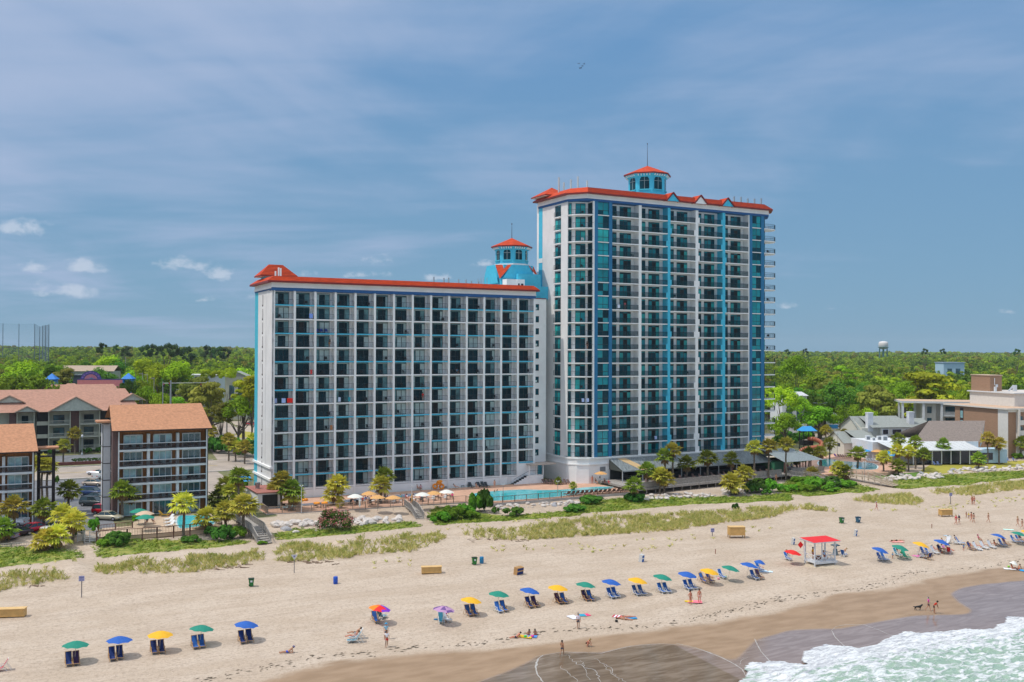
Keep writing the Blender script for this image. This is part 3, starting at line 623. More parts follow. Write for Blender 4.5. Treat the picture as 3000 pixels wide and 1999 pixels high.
def lb_roof_things():
    # low hipped stair house at the left end
    m=MB(); m.box(-.3,5.0,7.6,10.8,45,46.5,0)
    m.build('stair_house',[cyan],LB); m=MB()
    a=[(-1.5,6.4),(5.9,6.4),(5.9,11.6),(-1.5,11.6)]; b=[(.8,8.8),(3.5,8.8),(3.5,9.3),(.8,9.3)]
    for i in range(4): j=(i+1)%4; m.quad((*a[i],46.7),(*a[j],46.7),(*b[j],49.0),(*b[i],49.0),0); m.quad((*a[i],46.45),(*a[j],46.45),(*a[j],46.7),(*a[i],46.7),1)
    m.poly([(*p,49.0) for p in b],0); m.poly([(*p,46.45) for p in a[::-1]],2)
    for k in range(8):
        t=(k+.5)/8; y=6.4+2.4*t; z=46.7+2.3*t; m.box(-1.5+2.3*t,5.9-2.4*t,y-.04,y+.02,z,z+.05,1)
    m.build('stair_house_roof',[redr,redd,white],LB)
    m=MB()
    for x,h in ((.2,.2),(.8,.9),(1.2,.8)): m.box(x-.13,x+.13,1.0,1.2,45.6,46.9+h,0)
    m.build('antenna_panels',white,LB)
    # cupola at the right end
    m=MB(); cx,cy=55.0,9.5
    m.box(cx-4.4,cx+4.4,cy-4.0,cy+4.6,43,48.0,0)
    zr=47.9; # cross gable base
    for sx in (-1,1): pass
    m.add([(cx-4.2,cy-4.2,zr),(cx+4.2,cy-4.2,zr),(cx+2.2,cy-4.2,zr+3.1),(cx-2.2,cy-4.2,zr+3.1)],[(0,1,2,3)],0)
    m.add([(cx-5,cy-3.4,zr-1),(cx-5,cy+4.2,zr-1),(cx-5,cy+2.2,zr+3.1),(cx-5,cy-2.2,zr+3.1)],[(0,3,2,1)],0)
    m.prism([(cx-3.6,cy-3.6),(cx+3.6,cy-3.6),(cx+3.6,cy+3.6),(cx-3.6,cy+3.6)],zr,zr+3.1,0)
    m.build('cupola_base',[cyan],LB)
    z3=zr+3.12
    for s1 in ((-1,-1),(1,-1)):
        m=MB(); m.add([(cx+s1[0]*5.0,cy+s1[1]*4.3,zr-.1),(cx+s1[0]*2.0,cy-4.25,z3),(cx+s1[0]*4.8,cy-1.7,z3)],[(0,1,2)],0); m.build('cupola_valley_roof',[redr],LB)
    m=MB(); m.box(cx-1.0,cx+4.6,4.1,cy-3.9,43.7,49.0,0); m.build('cupola_annex',cyan,LB)
    m=MB(); m.box(cx-4.6,cx-.2,2.6,4.6,44.9,47.6,0); m.box(cx-2.2,cx-1.9,2.5,2.6,46,47.4,0)
    for x in (-2,-1.1): m.box(cx+x,cx+x+.55,2.55,2.6,45.9,46.7,1)
    m.build('plant_room',[white,darkf],LB)
    lantern(LB,(cx,cy-.3),zr+3.3,3.65,3.9,2.0,1.0,zr+4.35,2.35,1.6,3.6)
    m=MB()
    for k in range(7): x=34+k*1.7+random.uniform(-.4,.4); m.box(x-.1,x+.1,3,3.3,45.6,46.6+random.uniform(.2,.9),0)
    for k in range(4): x=43.3+k*.7; m.box(x-.04,x+.04,2,2.1,45.6,47.2+random.uniform(.0,.5),0)
    m.build('roof_antennas',[M('antenna_grey',(.28,.33,.38),var=0)],LB)
lb_roof_things()
# ---------------- tall hotel block (19 balcony storeys) ----------------
TWR=R(28.1); TX,TY=17.94,208.99; TW=empty('hotel_tower',(TX,TY,0),TWR,'tall white hotel tower with blue glazed stripes and red gabled roof edge','hotel')
TH=2.9; T1=61.5; NS=19; ZT=64.35
PIER=[(4.2,4.26),(11.27,12.02),(19.2,19.94),(27.06,27.85),(34.95,35.76),(42.79,43.07)]
TD=17.0
def tw_world(u,v,z): return Vector((TX+u*math.cos(TWR)-v*math.sin(TWR),TY+u*math.sin(TWR)+v*math.cos(TWR),z))
def tw_main():
    m=MB(); y=1.9
    body=[(-4.9,4.2),(-3.4,3.0),(-.4,1.9),(48.6,1.9),(50.6,4.4),(50.6,TD),(-4.9,TD)]
    m.prism(body,3.0,ZT+1,0); m.build('wall',[white],TW)
    m=MB()
    # left face panels either side of the recessed balconies; v runs back
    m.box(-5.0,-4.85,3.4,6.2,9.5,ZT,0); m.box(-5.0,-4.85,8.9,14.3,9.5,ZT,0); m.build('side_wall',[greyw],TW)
    m=MB(); m.box(-5.05,-4.8,14.3,15.9,3.2,ZT+.5,0); m.box(-5.1,-4.8,14.2,16,52,53,1); m.build('blue_wall_strip',[cyan,white],TW)
    # piers
    for i,(a,b) in enumerate(PIER):
        if i in (0,): continue
        mt=cyan if i in (2,4) else white
        m=MB(); m.box(a,b,-.02,2.0,9.0,ZT,0)
        # stepped decoration of the cyan / white piers
        if i in (2,3,4):
            for k in range(NS):
                z=T1-TH*k; ph=(k+i)%3 if i!=4 else (k+2)%3
                if i==2:
                    if k%4==1: m.box(b,b+.35,-.02,.5,z-.2,z+1.2,0)
                    if k%4==2: m.box(a-.4,a,-.02,.5,z-.2,z+1.2,0)
                elif i==3:
                    if k%3 in (0,2): m.box(b,b+.38,-.02,.5,z-.2,z+1.2,0)
                    if k%4==1: m.box(a-.38,a,-.02,.5,z-.2,z+1.2,0)
                else:
                    if k%2==0: m.box(a-.42,a,-.02,.5,z-.2,z+1.2,0)
                    if k%4==3: m.box(b,b+.35,-.02,.5,z-.2,z+1.2,0)
        m.build('pier',mt,TW)
    m=MB(); m.box(-.67,-.32,-.05,2.0,9.0,ZT,0); m.build('pier',white,TW)
    # the two blue glazed stripes
    for a,b,ga,gb in ((-.32,4.2,.5,3.35),(43.07,47.6,43.9,46.6)):
        m=MB(); m.box(a,ga,-.1,2.0,9.0,ZT,0); m.box(gb,b,-.1,2.0,9.0,ZT,0); m.box(ga,gb,.15,2,9,ZT,0); m.build('blue_stripe',blue2,TW)
        for k in range(NS):
            z=T1-TH*k; q=MB(); h=2.75; w=gb-ga; q.box(0,w,0,.04,0,h,0)
            for x0,x1 in ((.06,w/2-.06),(w/2+.06,w-.06)):
                for z0,z1 in ((.1,.98),(1.08,2.68)): q.quad((x0,-.01,z0),(x1,-.01,z0),(x1,-.01,z1),(x0,-.01,z1),random.choice([1,2,2,2]) if not (k==2 and a<0) else 3)
            q.build('stripe_window',[darkf,gt_d,gt_m,gt_l],TW,loc=(ga,.1,z))
            q=MB(); q.box(ga-.02,gb+.02,-.12,.12,z-.16,z+.02,0); q.build('stripe_sill',white,TW)
    # cornice
    out=[(-5.15,16),(-5.15,3.3),(-2.5,-.15),(48.4,-.15),(51.9,3.6),(51.9,TD),]
    def ring(off,z0,z1,mi,m):
        P=[(-5.15-off,16+off),(-5.15-off,3.3-off*.4),(-2.45-off*.3,-.15-off),(48.9+off*.5,-.15-off),(51.6+off,3.2-off*.3),(51.6+off,TD+off)]
        m.prism(P,z0,z1,mi); return P
    m=MB(); ring(0,ZT,ZT+.48,0,m); m.build('blue_band',blue,TW)
    m=MB(); ring(.12,ZT+.48,ZT+.75,0,m); ring(.05,ZT+.75,ZT+1.6,0,m); m.build('parapet',white,TW)
    m=MB(); P0=ring(.95,ZT+1.4,ZT+1.68,1,m); z0=ZT+1.68; z1=ZT+3.0
    P=[(-6.1,16.9),(-6.1,2.92),(-2.73,-1.1),(49.37,-1.1),(52.55,2.9),(52.55,TD+.95)]; Q=[(-4.0,16),(-4.0,4.0),(-1.7,.6),(48.2,.6),(50.2,3.7),(50.2,TD-1)]
    for i in range(6):
        j=(i+1)%6; m.quad((*P[i],z0),(*P[j],z0),(*Q[j],z1),(*Q[i],z1),0)
    m.poly([(*q,z1-.02) for q in Q],2)
    for k in range(5):
        t=(k+.5)/5; y=-1.1+1.7*t; z=z0+(z1-z0)*t; m.box(-2.7+t,49.3-1.1*t,y-.04,y+.02,z,z+.07,1)
    for u in (9.5,45.2): m.box(u,u+.12,-1.15,.5,z0+.05,z0+.15,0)
    m.build('roof',[redr,redd,M('roof_gravel',(.42,.41,.4))],TW)
    for i,u in enumerate((19.75,27.6,35.5)):
        m=MB(); hw=1.75; zb=ZT+1.35; zt=z1+.35
        m.add([(u-hw,-1.2,zb),(u+hw,-1.2,zb),(u,-1.2,zt-.35)],[(0,1,2)],0 if i!=1 else 1)
        for sg in (-1,1):
            m.add([(u+sg*(hw+.15),-1.35,zb-.05),(u,-1.35,zt),(u,1.6,zt),(u+sg*(hw+.15),1.6,zb-.05)],[(0,1,2,3)],2)
            m.bar((u+sg*(hw+.15),-1.32,zb),(u,-1.32,zt-.03),.16,.3,3)
        m.build('roof_gable',[cyan,white,redr,redd],TW)
    # base mouldings
    def base(z0,z1,o):
        m=MB(); m.prism([(-5-o,15.9),(-5-o,3.6),(-3.9,1.3-o),(-1.6,-.05-o),(48,-.05-o),(50.9,3.4),(50.9,TD)],z0,z1,0); return m
    base(3.2,9.1,0).build('base_wall',white,TW)
    base(9.0,9.32,.30).build('string_course',white,TW); base(7.7,7.95,.2).build('string_course',white,TW)
    m=MB(); m.box(1.2,2.6,-.09,-.04,6.2,7.2,0); m.build('wall_vent',M('vent_grey',(.2,.22,.24),var=0),TW)
    m=MB(); m.box(.6,2.6,-.11,-.04,3.8,5.9,0); m.box(1.0,1.25,-.13,-.1,4.8,5.2,1); m.build('service_door',[white,darkf],TW)
    # corner turret with hipped red roof at the far left
    m=MB(); m.box(-5.0,-.6,11.2,16,ZT+1,ZT+2.4,0); m.build('stair_house',[cyan],TW); m=MB()
    a=[(-6.6,10.4),(.4,10.4),(.4,16.9),(-6.6,16.9)]; 
    for i in range(4): j=(i+1)%4; m.add([(*a[i],ZT+2.5),(*a[j],ZT+2.5),(-3.0,13.7,ZT+4.7)],[(0,1,2)],0); m.quad((*a[i],ZT+2.25),(*a[j],ZT+2.25),(*a[j],ZT+2.5),(*a[i],ZT+2.5),1)
    m.poly([(*q,ZT+2.25) for q in a[::-1]],2); m.build('stair_house_roof',[redr,redd,white],TW)
    m=MB()
    for u,v,h in ((-4.5,8,2.6),(-3.2,8,1.6),(-2.0,7,2.2),(-.2,7,3.0),(1.6,6,2.1)): m.box(u-.17,u+.17,v-.12,v+.12,ZT+2.6,ZT+3.4+h,0)
    m.build('antenna_panels',[M('antenna_light',(.55,.57,.58),var=0)],TW)
    lantern(TW,(20.8,10),ZT+2.8,4.5,5.9,2.3,1.15,ZT+5.2,3.0,2.2,5.6,band=True)
    m=MB()
    for k in range(6): u=38+k*2.1; m.box(u,u+.3,2,2.3,ZT+3,ZT+3.7+random.random(),0)
    m.build('roof_antennas',[M('antenna_grey',(.28,.33,.38),var=0)],TW)
tw_main()
TM=[darkf,gt_d,gt_m,gt_l,blackm]
def tw_window(k,w,n):  # n panes
    m=MB(); h=2.5; m.box(0,w,0,.05,0,h,0); r=random.Random(k*7+n); pw=w/n
    for i in range(n):
        t=r.choice([1,2,2,3,1]) if not (n==3 and i==1) else r.choice([1,1,2,4])
        m.quad((pw*i+.07,-.01,.06),(pw*(i+1)-.07,-.01,.06),(pw*(i+1)-.07,-.01,2.1),(pw*i+.07,-.01,2.1),t); m.quad((pw*i+.06,-.01,2.2),(pw*(i+1)-.06,-.01,2.2),(pw*(i+1)-.06,-.01,2.4),(pw*i+.06,-.01,2.4),r.choice([1,2]))
    return m
nar=[tw_window(k,2.2,2).mesh('window',TM) for k in range(10)]; wid=[tw_window(k,3.0,3).mesh('balcony_door',TM) for k in range(12)]
sidew=[tw_window(k,2.2,2).mesh('side_window',TM) for k in range(4)]
BP=[(4.26,11.27),(12.02,19.2),(19.94,27.06),(27.85,34.95),(35.76,42.79)]
trail=[]
def tw_slab(w): m=MB(); m.box(0,w,0,1.95,-.2,0,0); return m
glassr=M('balustrade_glass',(.006,.05,.06),rough=.4,var=0,spec=.1,alpha=.55)
def tw_rail(w):
    m=railing_mb(w,1.1,.3); m.quad((0,.01,.1),(w,.01,.1),(w,.01,1.05),(0,.01,1.05),1); return m
for b,(a,c) in enumerate(BP):
    ms=tw_slab(c-a).mesh('balcony_slab',white); mr=tw_rail(c-a-.02).mesh('railing',[rail,glassr])
    wm=MB(); wm.box(0,.5,0,.04,0,TH-.2)
    for k in range(NS):
        z=T1-TH*k; inst('balcony_slab',ms,TW,(a,-.02,z)); inst('railing',mr,TW,(a+.01,.1,z))
        inst('window',random.choice(nar),TW,(a+.15,1.84,z+.02)); inst('balcony_door',random.choice(wid),TW,(a+3.2,1.84,z+.02))
        if random.random()<.85: inst('patio_chair',ME_CHAIR,None,tw_world(a+random.uniform(.6,6),.9,z),TWR+random.uniform(-.9,.9),1,'dark patio chair behind a balcony railing of the tall hotel tower','chair','chairs on the tall tower balconies')
# rounded corner balconies left and right, and recessed ones on the left side face
def arcpts(side):
    if side=='L': P=[(-4.95,4.4),(-4.9,3.2),(-4.3,2.1),(-3.4,1.1),(-2.3,.35),(-1.3,-.05),(-.67,-.1)]
    else: P=[(47.6,-.1),(49.4,-.15),(50.9,.1),(51.9,.8),(52.5,1.9),(52.4,3.2),(51.6,4.4)]
    return P
for side in 'LR':
    P=arcpts(side); inner=[(-.67,2.2),(-3.0,3.2),(-4.9,5.2)] if side=='L' else [(50.4,4.6),(49.0,2.4),(47.6,1.9)]
    sb=MB(); sb.prism(P+inner,-.2,0,0); ms=sb.mesh('corner_slab',white)
    rb=MB()
    for i in range(len(P)-1):
        p=Vector((*P[i],0));q=Vector((*P[i+1],0)); c=Vector((0,0,1.08)); rb.bar(p+c,q+c,.05,.05); rb.bar(p+Vector((0,0,.1)),q+Vector((0,0,.1)),.04,.04)
        n=max(1,int((q-p).length/.3))
        for k in range(n): r0=p.lerp(q,k/n); rb.box(r0.x-.014,r0.x+.014,r0.y-.014,r0.y+.014,.1,1.05)
    mr=rb.mesh('corner_railing',rail)
    for k in range(NS):
        z=T1-TH*k; inst('corner_slab',ms,TW,(0,0,z)); inst('corner_railing',mr,TW,(0,0,z))
        if side=='L':
            o=inst('corner_window',random.choice(sidew),TW,(-3.35,2.88,z+.02),R(-20)); inst('corner_window',random.choice(sidew),TW,(-4.87,3.9,z+.02),R(-45),(.45,1,1))
            q=MB(); q.quad((-.74,.3,.02),(-.74,2.0,.02),(-.74,2.0,2.6),(-.74,.3,2.6),0); 
            if k==0: dk=q.mesh('dark_side_panel',gl_d)
            inst('dark_side_panel',dk,TW,(0,0,z))
        else: inst('corner_window',random.choice(sidew),TW,(47.7,1.84,z+.02),0,(.85,1,1))
        if random.random()<.8: inst('patio_chair',ME_CHAIR if random.random()<.85 else ME_CHAIRW,None,tw_world((-2.4 if side=='L' else 50.2),(1.6 if side=='L' else 1.4),z),TWR+random.uniform(-.9,.9),1,'patio chair on a rounded corner balcony of the tall hotel tower','chair','chairs on the rounded corner balconies')
m=MB(); m.box(-5.2,-4.0,6.2,8.9,-.2,0,0); ms=m.mesh('side_slab',white)
rb=railing_mb(2.7,1.08,.3); mr=rb.mesh('side_railing',rail)
for k in range(NS):
    z=T1-TH*k; inst('side_slab',ms,TW,(-.05,0,z)); inst('side_railing',mr,TW,(-5.18,8.9,z),R(-90))
    inst('side_window',sidew[k%4],TW,(-4.93,8.8,z+.02),R(-90),(1.1,1,1))
# ---------------- neighbouring buildings ----------------
def root(name,s,v,z,label,cat,rz=A,group=None): x,y=xy(s,v); return empty(name,(x,y,z),rz,label,cat,group)
shing=M('brown_shingles',(.47,.225,.12),rough=.9,var=.16,scale=2.2,bump=.2); woodw=M('brown_wood_siding',(.27,.105,.03),rough=.8,var=.25,scale=1.2,stretch=(6,6,.6)); trim=M('dark_trim',(.03,.018,.018),rough=.7,var=0)
brickm=M('mottled_brick',(.17,.085,.075),rough=.9,col2=(.10,.07,.07),scale=4); panelw=M('white_panel',(.66,.68,.70),rough=.7,var=.05)
wg=M('window_glass',(.03,.10,.13),rough=.07,var=.5,scale=.5,spec=.9); wgc=M('window_glass_curtain',(.30,.50,.54),rough=.12,var=.25,scale=.9,spec=.8); crm=M('cream_siding',(.44,.45,.36),rough=.85,var=.08,scale=.6)
def slider(w,h,k=0):
    m=MB(); m.box(0,w,-.05,.05,0,h,0); n=3; r=random.Random(k); m.box(0,w,-.09,-.05,h-.16,h,0); m.box(0,.14,-.09,-.05,0,h,0); m.box(w-.14,w,-.09,-.05,0,h,0)
    for i in range(n):
        a,b=.12+(w-.24)*i/n,.12+(w-.24)*(i+1)/n; m.quad((a+.05,-.07,.12),(b-.05,-.07,.12),(b-.05,-.07,h-.12),(a+.05,-.07,h-.12),r.choice([1,2,2,1]))
    return m
SL=[slider(3.1,2.35,k).mesh('sliding_door',[panelw,wg,wgc]) for k in range(6)]
def brown_hotel(s0,s1,v,nf,zb,label,cols,roofz):
    r=root('beach_motel',s0,v,zb,label,'hotel'); w=s1-s0; f=2.85; D=9.
    h=roofz-zb; m=MB(); m.box(0,w,1.35,D,0,h,0); m.build('wall',woodw,r)
    m=MB(); m.box(-.9,.0,.2,3.2,0,h+.5,0); m.box(-2.2,-.95,3.5,6.5,0,h+.9,1)
    for k in range(1,nf): m.box(-2.22,-.93,3.46,6.54,f*k+.3,f*k+.42,2)
    m.box(-2.25,-2.15,3.45,3.6,0,h+.8,2); m.box(-1.0,-.9,3.45,3.6,0,h+.8,2); m.build('end_wall',[brickm,panelw,trim],r)
    m=MB(); m.box(w-.05,w+.25,.0,D,0,h,0); m.build('end_wall',[M('dark_brown_siding',(.07,.04,.035))],r)
    for i in range(1,nf):
        z=f*i; q=MB(); q.box(0,w+.1,-.02,1.4,z-.32,z,0); q.box(0,w+.1,-.02,.08,z+.93,z+1.06,0); q.build('balcony_slab',panelw,r)
        q=MB(); q.box(.0,w,.05,.1,z+.1,z+.93,0)
        q.build('balcony_screen',[M('dark_balcony_screen',(.035,.02,.02),alpha=.42,var=0)],r)
    for i in range(nf):
        z=f*i
        for c in range(cols):
            x=w*(c+.5)/cols-1.55; inst('sliding_door',random.choice(SL),r,(x,1.28,z+.08))
            if c<cols-1: q=MB(); q.box(w*(c+1)/cols-.22,w*(c+1)/cols+.22,.25,1.36,z,z+f-.3,0); q.build('partition',[panelw],r)
    for x in (0,w): q=MB(); q.box(x-.1,x+.1,-.05,.12,0,h,0); q.build('corner_post',panelw,r)
    m=MB(); e=h; 
    m.quad((-1.2,-1.3,e+.1),(w+.7,-1.3,e+.1),(w+.2,7.0,e+4.0),(-.9,7.0,e+4.0),0); m.quad((-.9,7.0,e+4.0),(w+.2,7.0,e+4.0),(w+.7,12,e+1.5),(-1.2,12,e+1.5),0)
    m.quad((-1.2,-1.3,e-.1),(w+.7,-1.3,e-.1),(w+.7,-1.3,e+.1),(-1.2,-1.3,e+.1),1); m.quad((-1.2,-1.29,e-.05),(-.9,7,e+3.9),(w+.2,7,e+3.9),(w+.7,-1.29,e-.05),1)
    m.box(-3.2,-1.0,2.5,6.9,e+1.2,e+1.5,0); m.build('roof',[shing,trim],r)
    return r
H1=brown_hotel(-28.3,-14.0,-8.6,5,3.75,'five storey brown wood beach motel with shingle roof beside the small pool',3,18.4)
for i in range(1,5):
    for x in (2,3.1,6.7,8,11.4,12.6):
        p=H1.matrix_world; w3=Vector((*xy(-28.3+x,-8.6+.75),3.75+2.85*i)); inst('patio_chair',ME_CHAIR,None,w3,A+random.uniform(-.8,.8),1,'dark patio chair on a balcony of the brown wood motel','chair','chairs on the brown motel balconies')
H0=brown_hotel(-58,-41.2,-9.0,4,3.75,'four storey brown wood motel cut off by the left edge of the photo',4,15.6)
# stilted porch roof between the two brown motels
r=root('stair_shelter',-38.8,-3,3.75,'dark stair shelter with small shingle roof right of the leftmost motel','shelter')
m=MB(); m.box(-2,1.6,-1.2,2.2,11.6,11.9,0); m.build('roof',shing,r)
m=MB(); m.box(.6,1.1,-.2,.3,0,11.6); m.box(-1.6,-1.1,1.6,2.0,0,11.6)
for k in range(4): m.box(-1.4,.8,0,1.8,2.6*k+2.4,2.6*k+2.55)
m.build('frame',trim,r)
# cream balcony motel across the road with three gables
def gable_motel():
    zb=5.3; r=root('gabled_motel',-64,93,zb,'three storey cream motel with long pinkish brown roof and gables across the road','motel')
    W_=62; H_=10.8; D=15
    def X(px): # pixel column on the facade plane
        d=ray(px,1230); n=(-SA,CA); k=(93+n[0]*OX+n[1]*OY)/(n[0]*d[0]+n[1]*d[1]); return sv(d[0]*k,d[1]*k)[0]+64
    m=MB(); m.box(-20,W_-14,2,D,0,H_,0); m.build('wall',crm,r)
    bays=[(X(50),X(100)),(X(143),X(206)),(X(234),X(292))]
    for a,b in bays:
        for k in range(3):
            z=3.3*k+.9; q=MB(); q.box(a,b,.0,2.1,z-.35,z-.1,0); q.box(a,b,-.03,.06,z+.8,z+.9,0); 
            n=int((b-a)/.28)
            for i in range(n+1): q.box(a+(b-a)*i/n-.03,a+(b-a)*i/n+.03,0,.05,z-.1,z+.8,0)
            q.build('balcony',[M('cream_rail',(.50,.52,.44),var=.05)],r)
            q=MB(); q.box(a+1.1,b-1.3,1.85,1.98,z+.1,z+2.2,0); q.quad((a+1.2,1.84,z+.2),(b-1.4,1.84,z+.2),(b-1.4,1.84,z+2.1),(a+1.2,1.84,z+2.1),1); q.box((a+b)/2-.1,(a+b)/2,1.8,1.85,z+.2,z+2.1,0); q.build('window',[darkf,random.choice([wg,gl_d])],r)
        for x in (a,b): q=MB(); q.box(x-.12,x+.12,-.02,2.1,0,H_,0); q.build('post',[crm],r)
    for a,b in ((X(27),X(48)),(X(208),X(232))): q=MB(); q.box(a,b,.6,2.1,0,H_,0); q.build('brick_pier',brickm,r)
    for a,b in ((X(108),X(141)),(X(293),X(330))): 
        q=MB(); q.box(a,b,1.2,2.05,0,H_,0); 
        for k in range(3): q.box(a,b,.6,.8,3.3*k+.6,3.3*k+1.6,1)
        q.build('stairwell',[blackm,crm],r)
    pk=M('pink_brown_shingles',(.42,.225,.16),rough=.9,var=.13,scale=1.5)
    m=MB(); e=H_; m.quad((-22,-1.2,e-.05),(W_-11,-1.2,e-.05),(W_-14,10,e+5.3),(-12,10,e+5.3),0); m.quad((-12,10,e+5.3),(W_-14,10,e+5.3),(W_-11,21,e),(-22,21,e),0); m.add([(-22,-1.2,e),(-12,10,e+5.3),(-22,21,e)],[(0,1,2)],0); m.add([(W_-11,-1.2,e),(W_-11,21,e),(W_-14,10,e+5.3)],[(0,1,2)],0)
    m.build('roof',pk,r)
    for a,b,h,y in ((X(140),X(300),3.7,-1.6),(X(42),X(115),1.5,-1.5),(X(320),X(385),1.5,-1.5),(X(355),X(430),1.9,3),(X(-20),X(75),1.9,3)):
        q=MB(); c=(a+b)/2; zo=e+(0 if y<0 else 2.2); q.add([(a+.6,y,zo+.1),(b-.6,y,zo+.1),(c,y,zo+h-.25)],[(0,1,2)],1)
        for sg,x in ((-1,a),(1,b)): q.add([(x,y-.3,zo),(c,y-.3,zo+h),(c,y+h*2.1+1,zo+h),(x,y+1.2,zo)],[(0,1,2,3)],0); q.bar((x,y-.3,zo),(c,y-.3,zo+h),.12,.25,2)
        q.build('gable',[pk,M('pale_green_siding',(.42,.46,.40)),M('tan_fascia',(.55,.38,.27),var=.05)],r)
    # wing behind
    r2=root('motel_wing',-60,128,6,'long low pinkish brown roofed motel wing behind the gabled motel','motel')
    m=MB(); m.box(0,46,0,14,0,11.5,0); m.build('wall',crm,r2)
    m=MB(); m.quad((-1,-1.2,11.5),(47,-1.2,11.5),(44,7,15.6),(6,7,15.6),0); m.quad((6,7,15.6),(44,7,15.6),(47,16,11.5),(-1,16,11.5),0); m.add([(-1,-1.2,11.5),(6,7,15.6),(-1,16,11.5)],[(0,1,2)],0); m.add([(47,-1.2,11.5),(47,16,11.5),(44,7,15.6)],[(0,1,2)],0)
    m.add([(24,-6,11.6),(38,-6,11.6),(33,4,16),(31,4,16)],[(0,1,2,3)],0); m.add([(28.5,-6.1,11.7),(36,-6.1,11.7),(32.2,-6.1,14.4)],[(0,1,2)],1); m.add([(27.5,-6.3,11.6),(32.2,-6.3,14.8),(32.2,6,14.8),(27.5,6,11.6)],[(0,1,2,3)],0); m.add([(37,-6.3,11.6),(32.2,-6.3,14.8),(32.2,6,14.8),(37,6,11.6)],[(0,1,2,3)],0)
    m.build('roof',[pk,crm],r2)
gable_motel()
def flatpos(px,D):  # ground position at pixel column px and distance D
    d=ray(px,1030); k=D/d[1]; X,Y=d[0]*k,D; return X,Y,ground(X,Y)
def zpix(py,px,D): d=ray(px,py); return CZ+d[2]*D/d[1]
def simple_house(px,D,w,d,h,rh,wallm,roofm,label,cat='house',rz=A,ridge='x',name='house'):
    X,Y,z=flatpos(px,D); r=empty(name,(X,Y,z),rz,label,cat); m=MB(); m.box(-w/2,w/2,0,d,0,h); m.build('wall',wallm,r); m=MB(); o=.5
    if rh<=.4: m.box(-w/2-o,w/2+o,-o,d+o,h,h+rh)
    elif ridge=='x':
        m.quad((-w/2-o,-o,h),(w/2+o,-o,h),(w/2+o,d/2,h+rh),(-w/2-o,d/2,h+rh)); m.quad((-w/2-o,d/2,h+rh),(w/2+o,d/2,h+rh),(w/2+o,d+o,h),(-w/2-o,d+o,h)); 
    else:
        m.quad((-w/2-o,-o,h),(0,-o,h+rh),(0,d+o,h+rh),(-w/2-o,d+o,h)); m.quad((0,-o,h+rh),(w/2+o,-o,h),(w/2+o,d+o,h),(0,d+o,h+rh)); m.add([(-w/2,-.05,h),(w/2,-.05,h),(0,-.05,h+rh*.92)],[(0,1,2)])
    m.build('roof',roofm,r)
    q=MB(); q.box(-w*.32,-w*.1,-.04,.02,h*.35,h*.8); q.build('window',wg,r); q=MB(); q.box(w*.08,w*.3,-.04,.02,h*.35,h*.8); q.build('window',wg,r)
    return r
greyroof=M('grey_roof',(.30,.31,.28),rough=.9,var=.1); whr=M('white_flat_roof',(.72,.72,.70),rough=.8,var=.05)
def zh(py,px,D): X,Y,z=flatpos(px,D); return zpix(py,px,D)-z
simple_house(255,385,20,10,zh(1088,255,385),2.2,crm,M('tan_roof',(.40,.30,.22)),'tan roofed house among the trees behind the arched sign',rz=.1)
simple_house(262,372,12,8,zh(1093,262,372)-1,.3,M('dark_slate_wall',(.08,.09,.11)),M('slate_roof',(.10,.12,.14)),'dark slate flat roofed house behind the arched sign',rz=.1)
simple_house(563,370,12,9,zh(1100,563,370),.3,panelw,whr,'long white flat roofed shop beyond the side street',rz=.05,cat='shop',name='shop')
simple_house(612,372,8,9,zh(1101,612,372),.3,panelw,whr,'short white flat roofed shop right of the long white shop',rz=.05,cat='shop',name='shop')
simple_house(693,360,8,8,zh(1104,693,360),2.0,crm,greyroof,'small house with grey gable end near the left side of the hotel block',rz=.1,ridge='y')
